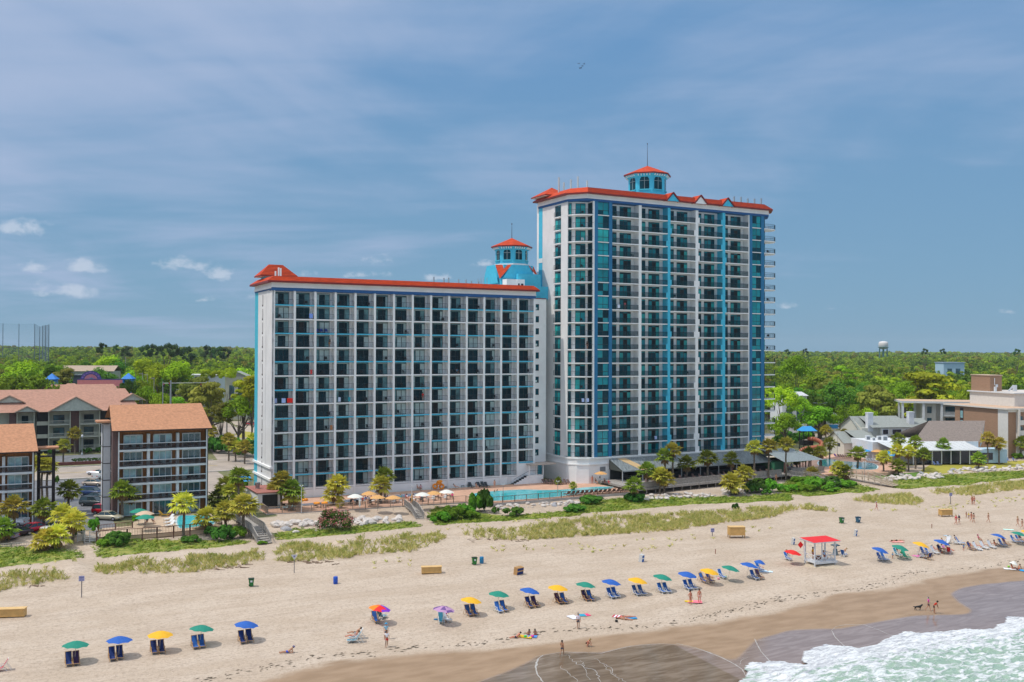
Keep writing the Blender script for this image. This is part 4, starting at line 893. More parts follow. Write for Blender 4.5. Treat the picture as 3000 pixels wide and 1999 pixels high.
# amusement park gate: arch sign and blue turrets
def arch_sign():
    D=330; X,Y,z=flatpos(267,D); r=empty('arched_sign',(X,Y,z),.08,'half round purple and pink arched sign behind the motel roofs','sign'); zc=zh(1113,267,D); 
    m=MB(); n=20
    def arc(r0,r1,y,mi):
        for i in range(n):
            a,b=math.pi*i/n,math.pi*(i+1)/n
            m.add([(r0*math.cos(a),y,zc+r0*math.sin(a)*.85),(r1*math.cos(a),y,zc+r1*math.sin(a)*.85),(r1*math.cos(b),y,zc+r1*math.sin(b)*.85),(r0*math.cos(b),y,zc+r0*math.sin(b)*.85)],[(0,1,2,3)],mi)
    arc(2.4,3.45,0,0); arc(2.2,2.42,-.05,2); arc(3.3,3.55,-.05,2); arc(0,2.2,.02,1)
    for i in range(1,8): 
        t=math.pi*i/8; m.bar((.5*math.cos(t),-.03,zc+.4*math.sin(t)),(2.2*math.cos(t),-.03,zc+1.87*math.sin(t)),.12,.12,3)
        m.bar((2.65*math.cos(t+.1),-.06,zc+2.25*math.sin(t+.1)),(3.15*math.cos(t+.1),-.06,zc+2.7*math.sin(t+.1)),.25,.25,3)
    m.add([(-1.1,-.08,zc),(1.3,-.08,zc),(.2,-.08,zc+.8)],[(0,1,2)],4)
    m.build('sign_face',[M('purple_paint',(.16,.10,.32),var=.05),M('salmon_paint',(.75,.25,.18),var=.05),M('navy_outline',(.03,.04,.2),var=0),M('violet_letters',(.28,.16,.5),var=0),M('sign_green',(.05,.35,.22),var=0)],r)
    m=MB(); m.box(-3.4,3.4,.05,.5,0,zc); m.build('sign_wall',M('pink_wall',(.68,.22,.22),var=.06),r)
    X,Y,z=flatpos(325,D); h=zh(1113,325,D); m=MB(); m.box(-11,6.2,0,.5,0,h,0); m.box(-11.05,6.25,-.03,.53,h,h+.25,1); o=m.build('pink_wall',[MC['pink_wall'],MC['navy_outline']],None,'long pink wall with blue coping between the arched sign and the blue turret','wall',loc=(X,Y,z),rz=.08)
    bt=M('turret_blue',(.02,.20,.62),var=.05)
    for px,top,lab in ((153,1094,'blue pointed turret left of the arched sign'),(377,1093,'blue pointed turret with openings right of the pink wall')):
        X,Y,z=flatpos(px,D-2); zt=zh(top,px,D-2); r=empty('turret',(X,Y,z),.08,lab,'turret'); m=MB(); m.box(-1.5,1.5,-1.5,1.5,0,zt-4.2); m.box(-1.5,-1.1,-1.5,1.5,zt-4.2,zt-2); m.box(1.1,1.5,-1.5,1.5,zt-4.2,zt-2); m.box(-1.5,1.5,-1.5,1.5,zt-2.3,zt-2); m.box(-1.1,1.1,1,1.5,zt-4.2,zt-2); m.build('turret_wall',bt,r)
        m=MB(); a=[(-1.9,-1.9),(1.9,-1.9),(1.9,1.9),(-1.9,1.9)]
        for i in range(4): m.add([(*a[i],zt-2),(*a[(i+1)%4],zt-2),(0,0,zt)],[(0,1,2)])
        m.build('turret_roof',bt,r)
arch_sign()
# driving range nets
def nets():
    D=720; net=M('range_net',(.30,.42,.55),rough=.9,var=0,alpha=.10); net2=M('range_net_dense',(.10,.16,.22),rough=.9,var=0,alpha=.26); pm=M('steel_pole_dark',(.10,.14,.18),var=0)
    pts=[(-60,948,D),(8,948,D),(55,949,D),(101,949,D),(116,957,D*1.0),(124,956,D*.98),(133,953,D*.94),(143,951,D*.9)]
    pp=[]
    for k,(px,py,d) in enumerate(pts):
        X,Y,z=flatpos(px,d); h=zpix(py,px,d); m=MB(); m.tube((0,0,0),(0,0,h-z),.24 if px<110 else .34,.2,6); o=m.build('net_pole',pm,None,'tall dark pole holding the driving range net beyond the trees at far left','pole','driving range net poles',loc=(X,Y,z)); pp.append((X,Y,z,h))
    for nm,a,b,mt,lab in (('range_net',0,3,net,'thin see-through driving range net on tall poles at far left'),('range_net',3,7,net2,'darker end net of the driving range seen edge on')):
        m=MB()
        for i in range(a,b): p,q=pp[i],pp[i+1]; m.quad((p[0],p[1],p[2]),(q[0],q[1],q[2]),(q[0],q[1],q[3]),(p[0],p[1],p[3]))
        if a: p=pp[7]; m.quad((p[0]-6.5,p[1]+4,p[2]),(p[0],p[1],p[2]),(p[0],p[1],p[3]),(p[0]-6.5,p[1]+4,p[3]-.6),0)
        m.build(nm,mt,None,lab,'net')
nets()
def water_tower():
    D=1150; X,Y,z=flatpos(2588,D); zt=zpix(1000,2588,D); r=empty('water_tower',(X,Y,z),0,'white round water tower on green legs above the distant woods','water tower'); rt=5.4
    m=MB(); m.lathe([(1,zt-z-9.6),(3.6,zt-z-9.0),(rt,zt-z-6.6),(rt,zt-z-2.2),(rt-.8,zt-z-.8),(2.5,zt-z-.2),(.1,zt-z)],20); m.build('tank',M('tank_white',(.72,.68,.66),rough=.6,var=.03),r)
    m=MB(); m.lathe([(rt+.3,zt-z-7.6),(rt+.9,zt-z-7.2),(rt+.9,zt-z-6.9),(rt,zt-z-6.9)],20); m.build('gallery',M('tower_green',(.08,.22,.22),var=0),r)
    for k in range(6):
        t=math.pi*2*k/6+.3; m=MB(); m.tube((5.6*math.cos(t),5.6*math.sin(t),0),(4.7*math.cos(t),4.7*math.sin(t),zt-z-7),.4,.35,6); m.build('leg',M('tower_green'),r)
    m=MB(); m.tube((0,0,0),(0,0,zt-z-9),.9,.9,8); m.build('riser_pipe',M('tower_green'),r)
water_tower()
# ---------------- right-hand resort ----------------
clap=M('cream_clapboard',(.62,.60,.52),rough=.8,var=.05,stretch=(.3,.3,8),scale=1); grs=M('grey_shingles',(.27,.29,.27),rough=.9,var=.12,scale=2,bump=.1); bsh=M('taupe_shingles',(.24,.195,.17),rough=.9,var=.16,scale=2.5,bump=.2); skyw=M('pale_blue_siding',(.45,.62,.74),rough=.8,var=.04)
navyg=M('navy_screen_glass',(.006,.012,.03),rough=.2,var=0,spec=.7)
def house_right():
    # placed on the plane through measured corner pixels
    r=root('grey_roof_house',157,9,3.9,'cream clapboard house with grey roofs and white chimneys beside the resort pool','house',rz=R(12)); r.scale=(.84,1,.76)
    m=MB(); 
    m.box(0,10,0,9,0,5.0,0); m.add([(0,-.0,5),(0,9,5),(0,4.5,8.2)],[(0,2,1)],0); m.add([(-.02,0,0),(-.02,0,5),(-.02,9,5),(-.02,9,0)],[(0,1,2,3)],0)
    m.box(4.5,12.5,-1.0,0,3.2,6.3,0); m.build('wall',clap,r)
    m=MB(); m.quad((-.6,-.6,4.6),(3.6,-.6,4.6),(3.6,4.5,8.3),(-.6,4.5,8.3),0); m.quad((-.6,4.5,8.3),(11,4.5,8.3),(11,9.8,4.6),(-.6,9.8,4.6),0)
    m.quad((3.2,-1.4,6.4),(10.6,-1.4,6.4),(10.0,4.5,8.7),(3.2,4.5,8.7),0); m.build('roof',grs,r)
    m=MB(); m.box(3.4,10.4,-1.05,3.5,3.9,6.3,0); m.add([(10.4,-1.05,6.3),(10.4,3.5,6.3),(10.4,3.5,8)],[(0,1,2)],0); m.build('dormer',[panelw],r)
    m=MB(); m.box(6,8.6,-1.12,-1.0,4.6,5.8,0); m.build('window',navyg,r)
    m=MB(); m.box(-.05,0.0,2,3.4,3.1,4.3,0); m.build('window',navyg,r)
    m=MB(); m.box(11.8,12,1,9,3.5,12,0)
    # tall main gable behind
    m=MB(); m.box(10,30,5,16,0,9.3,0); m.add([(10,5,9.3),(10,16,9.3),(10,10.5,13)],[(0,2,1)],0); m.box(16,33,3.8,5,5.8,9.4,0); m.build('main_wall',[clap],r)
    m=MB(); m.quad((9.3,3.6,6.6),(13.0,3.6,6.6),(13,10.5,13.2),(9.3,10.5,13.2),0); m.quad((12.6,3.4,9.6),(28,3.4,9.6),(27,10.5,13.2),(12.6,10.5,13.2),0); m.quad((9.3,10.5,13.2),(27,10.5,13.2),(28,17,8.5),(9.3,17,8.5),0); m.quad((28,4,9.0),(37,4,9.0),(37,10.5,12.2),(28,10.5,12.2),0); m.build('roof',grs,r)
    for a,b in ((16.8,18.7),(20.3,23.6),(25.2,27.1),(31.2,34.3)):
        m=MB(); m.box(a-.2,b+.2,3.70,3.8,6.9,9.0,0); m.quad((a,3.68,7.1),(b,3.68,7.1),(b,3.68,8.8),(a,3.68,8.8),1); m.build('window',[panelw,navyg],r)
    for x,y in ((12.2,4.9),(28.8,6.5)):
        m=MB(); m.box(x,x+1.9,y,y+1.3,8,15.0,0); m.box(x-.1,x+2,y-.1,y+1.4,14.6,14.9,0); m.build('chimney',panelw,r)
    m=MB(); m.box(28,37,5,14,0,8.9,0); m.build('side_wing',panelw,r)
    # low front wing with pale blue wall and flat grey roof
    m=MB(); m.box(6,20,-7,3,0,4.2,0); m.build('front_wall',skyw,r)
    m=MB(); m.box(5,37,-7.6,3.6,4.2,4.5,0); m.build('flat_roof',M('grey_membrane_roof',(.20,.22,.25),var=.1),r)
    for k in range(4): m=MB(); m.box(7.2+k*1.9,8.3+k*1.9,-7.08,-7,1.8,3.3,0); m.build('window',wg,r)
    r=root('restaurant',158.3,-12.6,3.8,'low restaurant with dark screened front, white metal roof and taupe gable','restaurant',rz=R(6))
    m=MB(); m.box(0,17.5,2,14,0,3.5,0); m.build('wall',panelw,r)
    for k in range(7): m=MB(); a=k*2.5; m.box(a+.12,a+2.38,.0,.08,.3,3.5,0); m.build('screen_panel',navyg,r)
    for k in range(8): m=MB(); a=k*2.5; m.box(a-.12,a+.12,-.1,.2,0,3.6,0); m.build('post',panelw,r)
    m=MB(); m.quad((-5,-.8,3.6),(18,-.8,3.6),(18,7.5,5.1),(-6,7.5,5.1),0)
    m.quad((-5,-.8,3.45),(18,-.8,3.45),(18,-.8,3.65),(-5,-.8,3.65),1)
    for k in range(17): x=-4.5+k*1.4; m.bar((x,-.8,3.66),(x,7.4,5.14),.1,.08,1)
    m.build('metal_roof',[M('white_metal_roof',(.60,.62,.62),rough=.4,var=.08),panelw],r)
    m=MB(); m.box(-7,22,7.5,20,0,5.0,0); m.build('back_wall',panelw,r)
    m=MB(); m.quad((4,7.6,4.9),(22.5,7.6,4.9),(28.6,15,9.9),(12.5,15,9.9),0); m.quad((12.5,15,9.9),(28.6,15,9.9),(28,23,4.5),(4,23,4.5),0); m.build('roof',bsh,r)
    m=MB(); m.add([(22.4,7.6,3.4),(30.2,19,3.4),(28.5,15,9.7)],[(0,1,2)],0); m.box(18.2,26.5,2,7.5,0,3.4,0); m.build('gable_wall',skyw,r)
    m=MB(); m.box(18.6,22.5,1.9,2.0,.8,2.6,0); m.build('window',navyg,r)
    m=MB()
    for k in range(9): x,y=-6+random.uniform(0,12),8+random.uniform(0,6); s_=random.uniform(.5,1.0); m=MB(); m.box(x,x+s_*1.3,y,y+s_,5.0,5.0+s_*1.3,0); m.box(x+.1,x+s_*1.1,y-.03,y,5.1,5.0+s_,1); m.build('roof_unit',[panelw,M('vent_grey')],r)
M('vent_grey',(.2,.22,.24),var=0); house_right()
tan=M('tan_brick',(.36,.215,.135),rough=.9,var=.1,scale=1.2,stretch=(1,1,5)); tanw=M('off_white_wall',(.68,.65,.60),rough=.85,var=.04)
def tan_hotel():
    r=root('tan_brick_hotel',194.2,-13,3.7,'tan brick hotel with white bands and a brick roof box at the right edge','hotel',rz=R(13.7))
    H_=13.1
    m=MB(); m.box(0,40,0,20.8,0,H_,0); m.build('wall',tan,r)
    m=MB(); m.box(-.12,-.02,-.3,3.4,0,H_,0); m.box(-.1,40,-.35,-.02,H_-.7,H_+.3,0); m.build('white_pier',tanw,r)
    m=MB(); m.box(-.06,.0,17.2,18.6,0,H_-.5,0); m.build('recess',[trim],r)
    for k in range(4): m=MB(); m.box(-.10,-.06,17.4,18.4,1.5+2.75*k,3.5+2.75*k,0); m.build('window',wgc,r)
    m=MB(); m.box(-.7,42,-.9,25,H_,H_+.35,0); m.box(-.6,42,-.8,24.9,H_+.35,H_+.36,1); m.build('lower_roof',[tanw,M('tan_gravel_roof',(.55,.38,.26),var=.08)],r)
    m=MB(); m.box(8.0,42,6.6,24.5,H_+.36,H_+3.9,0); m.build('upper_wall',tanw,r)
    m=MB(); m.box(7.4,42,6.0,25,H_+3.9,H_+4.2,0); m.box(7.5,42,6.1,24.9,H_+4.2,H_+4.21,1); m.build('upper_roof',[panelw,M('light_roof',(.6,.55,.5),var=.08)],r)
    m=MB(); m.box(8.4,12.4,16.6,24.4,H_+4.1,H_+8.7,0); m.box(8.2,12.6,16.4,24.6,H_+8.7,H_+8.9,1); m.build('brick_roof_box',[tan,M('tan_coping',(.6,.45,.33),var=.03)],r)
    m=MB(); m.box(8.0,8.5,14,14.6,H_+4.2,H_+5.6,0); m.box(10,10.6,16.0,16.35,H_+5.4,H_+6.2,0); m.tube((9.7,16.3,H_+6),(9.7,16.3,H_+8),.1); m.bar((13.2,15,H_+4.2),(15,15,H_+5.9),.1,.5); m.box(14.8,16,14.8,15.2,H_+4.2,H_+6.0,0); m.build('roof_equipment',[panelw],r)
    for k in range(4):
        for c in range(4):
            x=3+c*4.2; z=1.0+2.75*k; m=MB(); m.box(x,x+3.6,-1.2,0,z-.3,z-.05,0); m.box(x,x+3.6,-1.2,-1.12,z-.05,z+1.0,0); m.build('balcony',tanw,r)
            m=MB(); m.box(x+.2,x+1.8,-.06,0,z,z+2,0); m.build('balcony_window',wg,r)
        
    for c in range(5): m=MB(); x=2.8+c*4.2; m.box(x-.1,x+.25,-1.25,0,0,H_,0); m.build('fin',tanw,r)
    r=root('white_motel',197,23,6.0,'three storey white motel wing with open galleries behind the grey roofed house','motel',rz=R(27.5-64))
    # runs back from the brick hotel: local x to the right along the gallery front
    r.rotation_euler=(0,0,R(-12)); X,Y=atz(2644,1175,17.2); r.location=(X,Y,6.0)
    m=MB(); m.box(10,26,3.2,12,0,10.6,0); m.box(6,10,1.6,12,0,10.6,0); m.build('wall',tanw,r)
    m=MB(); m.box(-.4,28,-.5,13,10.6,11.2,0); m.box(-.3,27.9,-.4,12.9,11.2,11.21,1); m.build('roof',[panelw,M('tan_gravel_roof')],r)
    for x,y in ((0,0),(6,0),(11.2,0),(0,6),(4.6,6)): m=MB(); m.box(x-.25,x+.4,y-.2,y+.4,0,10.6,0); m.build('post',panelw,r)
    for k in range(1,3):
        z=3.5*k
        for a,b in ((0,6),(11.4,26)):
            if k==2 and a==0: continue
            m=MB(); m.box(a,b,0,3.2,z-.35,z,0); m.box(a,b,0,.1,z+.95,z+1.05,0); n=int((b-a)/.35)
            for i in range(n): m.box(a+i*.35,a+i*.35+.12,.02,.08,z,z+.95,0)
            m.build('gallery',panelw,r)
    for k in range(3):
        for x in (7.4,13,17,21): m=MB(); m.box(x,x+(1.3 if x<10 else 3),1.55 if x<10 else 3.1,3.19,3.5*k+.5,3.5*k+2.5,0); m.build('window',wg,r)
M('tan_gravel_roof',(.55,.38,.26),var=.08); tan_hotel()
simple_house(2328,330,9,9,zh(1160,2328,330),1.2,panelw,M('pale_metal_roof',(.55,.55,.58)),'small pale roofed house half hidden by trees right of the tower',rz=.2)
simple_house(2795,620,14,10,zh(1063,2795,620),.3,skyw,M('pale_blue_roof',(.45,.55,.72)),'pale blue flat roofed building far in the woods at right',rz=.1,cat='building',name='distant_building')
simple_house(2545,345,10,8,zh(1208,2545,345),.4,panelw,whr,'low white building behind the trees left of the brown magnolia',rz=.2,cat='building',name='low_building')
# utility poles, signals and lamps
galv=M('galvanised_steel',(.35,.38,.40),rough=.4,metal=.5,var=0); woodp=M('weathered_pole',(.34,.32,.30),var=.1)
def pole(px,D,top,lab,arm=None,r0=.16,mt=None,bot=None):
    X,Y,z=flatpos(px,D); h=zpix(top,px,D)-z; r=empty('utility_pole',(X,Y,z),0,lab,'pole'); m=MB(); m.tube((0,0,0),(0,0,h),r0,r0*.7,8); m.build('shaft',mt or galv,r)
    if arm: 
        m=MB(); m.tube((0,0,h-.5),(arm[0],0,h-.3),.09,.06,6); m.build('arm',mt or galv,r)
        for a in arm[1:]:
            m=MB(); m.box(a-.15,a+.15,-.15,.15,h-1.5,h-.55,0); m.quad((a-.1,-.16,h-.85),(a+.1,-.16,h-.85),(a+.1,-.16,h-.65),(a-.1,-.16,h-.65),1); m.build('signal_head',[M('signal_black',(.02,.02,.02),var=0),M('signal_red',(.8,.03,.02),var=0)],r)
    return r
pole(501,262,1115,'grey signal mast with long arm left of the hotel block',(-0.1,-.3) ,.3)
pole(478,268,1118,'grey signal mast with red lights over the side street',(12,0.3,10.5),.2)
pole(549,300,1146,'weathered utility pole beyond the side street',(-2.5,),.2,woodp)
pole(666,268,1155,'grey pole standing in the bushes left of the hotel block',None,.22,woodp)
pole(368,420,1045,'distant utility pole among the trees above the motel roof',None,.2,woodp)
for k,(px,D,t) in enumerate(((418,330,1092),(432,335,1095),(398,360,1075),(452,300,1105))): pole(px,D,t,['thin utility pole by the far parking lot, second from left','thin utility pole by the far parking lot, third from left','thin leaning utility pole by the far parking lot, leftmost','thin utility pole by the far parking lot, rightmost'][k],(-1.2,),.13,woodp)
def street_lamp(px,D,top,lab,heads=1):
    X,Y,z=flatpos(px,D); h=zpix(top,px,D)-z; r=empty('street_lamp',(X,Y,z),0,lab,'street lamp'); m=MB(); m.tube((0,0,0),(0,0,h),.11,.08,8); m.lathe([(.3,0),(.3,.4),(.12,.6)],8); m.build('post',galv,r)
    for sg in ((1,) if heads==1 else (-1,1)):
        m=MB()
        if heads==1: m.lathe([(.12,h),(.28,h+.1),(.3,h+.5),(.05,h+.75)],8)
        else: m.tube((0,0,h-.1),(sg*1.6,0,h+.25),.06); m.box(min(sg*1.5,sg*2.4),max(sg*1.5,sg*2.4),-.15,.15,h+.2,h+.35)
        m.build('lamp_head',galv if heads==2 else panelw,r)
street_lamp(243,249,1282,'single globe street lamp on the median before the gabled motel')
street_lamp(2403,330,1183,'double armed street lamp among the trees right of the tower',2)
# raised sign by the resort entrance
X,Y,z=flatpos(2440,318); r=empty('pylon_sign',(X,Y,z),-.1,'round topped white and blue pylon sign near the resort entrance','sign'); h=zh(1212,2440,318)
m=MB(); m.box(-.9,.9,-.3,.3,0,h-5); m.build('sign_post',tanw,r); m=MB(); m.box(-2.0,2.0,-.3,.3,h-5,h-1.2,0); m.tube((0,-.3,h-1.6),(0,.3,h-1.6),1.9,None,16,0); m.box(-1.6,1.6,-.34,-.3,h-4.8,h-3.6,1); m.box(-1.3,1.3,-.34,-.3,h-2.4,h-2.0,2); m.build('sign_board',[panelw,M('sign_blue',(.03,.25,.6),var=0),M('sign_grey',(.4,.42,.45),var=0)],r)
# brick wall and hedge along the road in front of the motel
m=MB(); m.box(-40,38,0,.4,0,.7); x,y=xy(-44,69.5); m.build('brick_wall',M('red_brown_brick',(.17,.05,.045),var=.15),None,'low red brown brick wall along the road below the motel','wall',loc=(x,y,4.6),rz=A)
# ---------------- vegetation ----------------
bark=M('bark',(.13,.10,.075),rough=.9,var=.25,scale=3); palmbark=M('palm_bark',(.17,.135,.10),rough=.95,var=.35,scale=6,bump=.3)
LG=[leafmat('leaf_green',(.10,.23,.010),(.24,.41,.020)),leafmat('leaf_yellow_green',(.22,.38,.012),(.44,.60,.022)),leafmat('leaf_dark',(.045,.14,.012),(.12,.26,.022)),leafmat('leaf_olive',(.18,.21,.028),(.36,.36,.055)),leafmat('leaf_mid',(.17,.32,.012),(.34,.52,.022)),leafmat('leaf_gold',(.26,.30,.012),(.48,.44,.03))]
LPINE=leafmat('pine_needles',(.03,.075,.02),(.07,.14,.035)); PALML=leafmat('palm_frond',(.30,.33,.03),(.68,.58,.10),.9); PALMG=leafmat('palm_frond_green',(.12,.22,.02),(.34,.40,.05),.9); PALMD=M('dead_frond',(.28,.17,.07),rough=.9,var=.25)
def quads_mesh(name,P,Nn,S,asp,mat,extra=None):
    """many small leaf quads; P centres, Nn normals, S sizes"""
    n=len(P); t=rng.normal(size=(n,3)); t-= (t*Nn).sum(1,keepdims=True)*Nn; t/=np.linalg.norm(t,axis=1,keepdims=True)+1e-9; b=np.cross(Nn,t)
    S=S[:,None]; v=np.empty((n,4,3)); v[:,0]=P-t*S-b*S*asp*.5; v[:,1]=P+t*S*.2-b*S*asp; v[:,2]=P+t*S+b*S*asp*.3; v[:,3]=P-t*S*.1+b*S*asp
    me=bpy.data.meshes.new(name); me.vertices.add(n*4); me.vertices.foreach_set('co',v.ravel()); me.loops.add(n*4); me.loops.foreach_set('vertex_index',np.arange(n*4)); me.polygons.add(n); me.polygons.foreach_set('loop_start',np.arange(0,n*4,4)); me.polygons.foreach_set('loop_total',np.full(n,4)); me.materials.append(mat); me.update(); return me
def unit(n): a=rng.normal(size=(n,3)); return a/np.linalg.norm(a,axis=1,keepdims=True)
def crown_pts(R0,H0,nc,nq,kind='round',ragged=.3):
    """leaf clumps spread through a crown of radius R0, height H0 (base at z=0)"""
    P=[];Nn=[];C=[]
    for c in range(nc):
        u=unit(1)[0]; u[2]=abs(u[2])*1.1-.25
        rr=rng.uniform(.45,1)**.6
        if kind=='layer': zc=rng.uniform(.1,.95); a=rng.uniform(0,6.28); rad=R0*math.sqrt(max(.05,1-zc*zc*.9))*rng.uniform(.2,.95); c0=np.array([rad*math.cos(a),rad*math.sin(a),zc*H0])
        elif kind=='flat': a=rng.uniform(0,6.28); rad=R0*rng.uniform(.1,1); c0=np.array([rad*math.cos(a),rad*math.sin(a),H0*(.6+.35*rng.random())-rad*.12])
        else: c0=np.array([u[0]*R0*rr,u[1]*R0*rr,H0*.42+u[2]*H0*.52*rr])
        cr=R0*rng.uniform(.20,.36); C.append((c0,cr))
        n=nq//nc; d=unit(n); d[:,2]*= .75 if kind!='layer' else .33
        q=c0+d*cr*rng.uniform(.75,1.08,(n,1)); P.append(q); nn=d+unit(n)*.35+np.array([0,0,.5]); nn/=np.linalg.norm(nn,axis=1,keepdims=True); Nn.append(nn)
    return np.concatenate(P),np.concatenate(Nn),C
def make_tree(k,R0,H0,trunk,mat,nc=30,nq=2600,leaf=.25,kind='round'):
    P,Nn,C=crown_pts(R0,H0,nc,nq,kind); P[:,2]+=trunk; S=rng.uniform(.7,1.35,len(P))*leaf
    crown=quads_mesh('crown',P,Nn,S,.8,mat)
    m=MB(); m.tube((0,0,-.4),(0,0,trunk+H0*.25),R0*.07+.08,R0*.045+.05,7)
    for c0,cr in C[:9]: m.tube((0,0,trunk*.8+.1*H0),(c0[0]*.85,c0[1]*.85,c0[2]*.9+trunk),R0*.035+.03,.03,5,cap=False)
    return crown,m.mesh('trunk',bark),R0,H0+trunk
TP=[make_tree(0,5.0,7.5,2.5,LG[0]),make_tree(1,4.6,6.5,2.2,LG[1]),make_tree(2,5.2,7.5,2.5,LG[2]),make_tree(3,4.6,6.0,2.3,LG[3],kind='layer'),make_tree(4,5.4,7.0,2.4,LG[4]),make_tree(5,4.2,6.5,2.5,LG[5],kind='layer'),make_tree(6,4.0,8.5,3,LG[4],kind='layer'),make_tree(7,3.1,7.5,5.5,LPINE,22,1500,.24,kind='round')]
TLAB=['mid green broadleaf tree','bright yellow green tree','dark green tree','olive brown layered tree','fresh green spreading tree','golden green tree','tall green layered tree','tall dark pine with a flat ragged crown']
def tree(kind,X,Y,height,label,width=None,group=None,z=None):
    crown,tr,R0,HH=TP[kind]; z=ground(X,Y) if z is None else z; sz=height/HH; sx=sz if width is None else width/(2*R0)
    r=empty('pine_tree' if kind==7 else 'tree',(X,Y,z),random.uniform(0,6.28),label,'tree',group); sc=min(sz,1.2*sx)
    c=inst('crown',crown,r,(0,0,height-HH*sc)); c.scale=(sx,sx,sc); t=inst('trunk',tr,r); t.scale=(sx,sx,sz); return r
def tree_px(kind,px,D,top,w,label,group=None):
    X,Y,z=flatpos(px,D); h=zpix(top,px,D)-z; return tree(kind,X,Y,max(3,h),label,w*1.3*D/FP,group)
NAMED=[(1,68,330,1052,80,'bright yellow green tree above the big green mass at far left'),(0,30,275,1085,130,'big mid green tree filling the far left edge beside the motel roof'),(4,110,285,1098,110,'spreading green tree touching the left end of the motel roof'),(0,-20,262,1120,120,'dark green tree cut by the left edge above the motel roof'),
 (0,165,345,1060,60,'rounded green tree left of the arched sign'),(3,195,335,1080,75,'olive tree right behind the left blue turret'),(2,332,400,1050,75,'dark tree with a yellow top behind the pink wall'),(1,320,402,1038,60,'yellow green crown rising behind the pink wall'),(2,255,420,1052,70,'dark tree over the tan roofed house'),
 (1,430,360,1047,62,'bright layered yellow green tree above the far parking lot'),(1,470,345,1062,70,'yellow green tree mass right of the utility poles, left part'),(1,520,345,1052,70,'yellow green tree mass right of the utility poles, right part'),(4,540,350,1090,60,'low fresh green tree over the white flat roofed shop'),
 (3,575,300,1105,110,'wide olive tree above the side street'),(3,620,275,1120,115,'big grey olive tree right of the side street'),(5,715,268,1115,90,'golden green tree against the left wall of the hotel block'),(4,700,262,1160,80,'green tree with bare limbs beside the red car lot'),(5,740,262,1100,60,'tall golden tree right against the hotel block side'),(3,650,262,1180,60,'small olive bush tree by the corner pole'),
 (4,430,275,1130,50,'small green tree at the right end of the motel roofs'),(4,475,272,1150,55,'green bushy tree below the signal mast'),(0,520,275,1155,60,'green roadside tree between the signal mast and the weathered pole'),(2,380,285,1110,50,'dark green tree behind the blue turret'),
 (1,608,352,1080,30,'small round bright tree right of the white shops'),(1,640,352,1082,30,'second small round bright tree beyond the white shops'),(1,672,345,1075,38,'round bright green tree above the grey gabled house'),
 (5,2715,325,1090,165,'large layered golden green magnolia behind the white motel'),(3,2555,312,1130,118,'brown green magnolia left of the white motel'),(3,2590,318,1165,70,'dark skirted magnolia crown touching the white motel'),
 (0,2485,300,1178,60,'rounded green tree beside the pylon sign'),(0,2400,312,1180,95,'spreading green tree around the double street lamp'),(4,2345,312,1160,60,'dark green tree right of the tower balconies'),(2,2375,335,1145,70,'dark green tree mass above the small pale roof'),(1,2290,300,1130,70,'bright green tree touching the tower balconies'),(0,2300,290,1200,80,'dark green tree at the foot of the tower right side'),(4,2545,300,1195,60,'yellowish bushy tree before the brown magnolia'),
 (2,2460,350,1110,100,'dark green tree behind the pylon sign'),(4,2330,380,1040,75,'tall layered tree above the woods just right of the tower'),(0,2420,400,1085,95,'green tree mass above the street lamp'),(4,2860,335,1120,100,'green tree left of the brick roof box'),(2,2965,340,1110,100,'green tree behind the brick roof box'),(0,2650,345,1110,70,'green tree between the two magnolias'),(6,2470,420,1070,90,'grey green layered tree right of the tall layered tree')]
for k,px,D,top,w,lab in NAMED: tree_px(k,px,D,top,w,lab)
# woods: nearest trees are individuals, the far woods one mass
NFIX=[(px,D,w*D/FP) for k,px,D,top,w,lab in NAMED]
def blocked(px,D):
    X,Y,z=flatpos(px,D); s,v=sv(X,Y)
    if v<70: return True
    if s<0 and v<165 and px<445: return True
    if 0<=s<20+.06*v and v<165: return True
    if (1+.08*v)<s<(22+.08*v) and v<330 and px<760: return True
    if px<760 and D<300: return True
    if px>2200 and D<330: return True
    if px<700 and 290<D<362 and px>445 and px<700 : return True
    if 130<px<400 and D<365: return True
    return False
cand=[]
for lo,hi in ((-120,760),(2240,3120),(-500,-120),(760,2240),(3120,3500)):
    D=270. if (lo,hi) in ((-120,760),(2240,3120)) else 420.
    while D<2700:
        sp=7.5 if D<700 else (9.5 if D<1400 else 15)
        stepx=sp*FP/D; px=lo+random.uniform(0,stepx)
        while px<hi:
            x=px+random.uniform(-.45,.45)*stepx; d=D+random.uniform(-.45,.45)*sp*1.2
            if not blocked(x,d) and all(abs(x-a)*d/FP+abs(d-b)>6 for a,b,c in NFIX if abs(b-d)<8): cand.append((d,x))
            px+=stepx
        D+=sp*(1.15 if D<700 else 1.7)
cand.sort()
def pick(x): 
    n=mnoise.noise(Vector((x[1]*.012,x[0]*.012,2.))); r=random.random()
    if n>.18: return random.choice([1,1,4,4,0,6])
    if n<-.2: return random.choice([2,2,0,0,6,2])
    return random.choice([0,4,4,2,6,3,1,0])
far=[];ind=0
SECT=[(0,250,'left of the hotel blocks, above the motel roofs'),(250,520,'left of the hotel blocks, above the side street'),(520,900,'against the left side of the hotel blocks'),(2100,2520,'right beside the tall tower'),(2520,2760,'around the water tower'),(2760,4000,'above the tan brick hotel')]
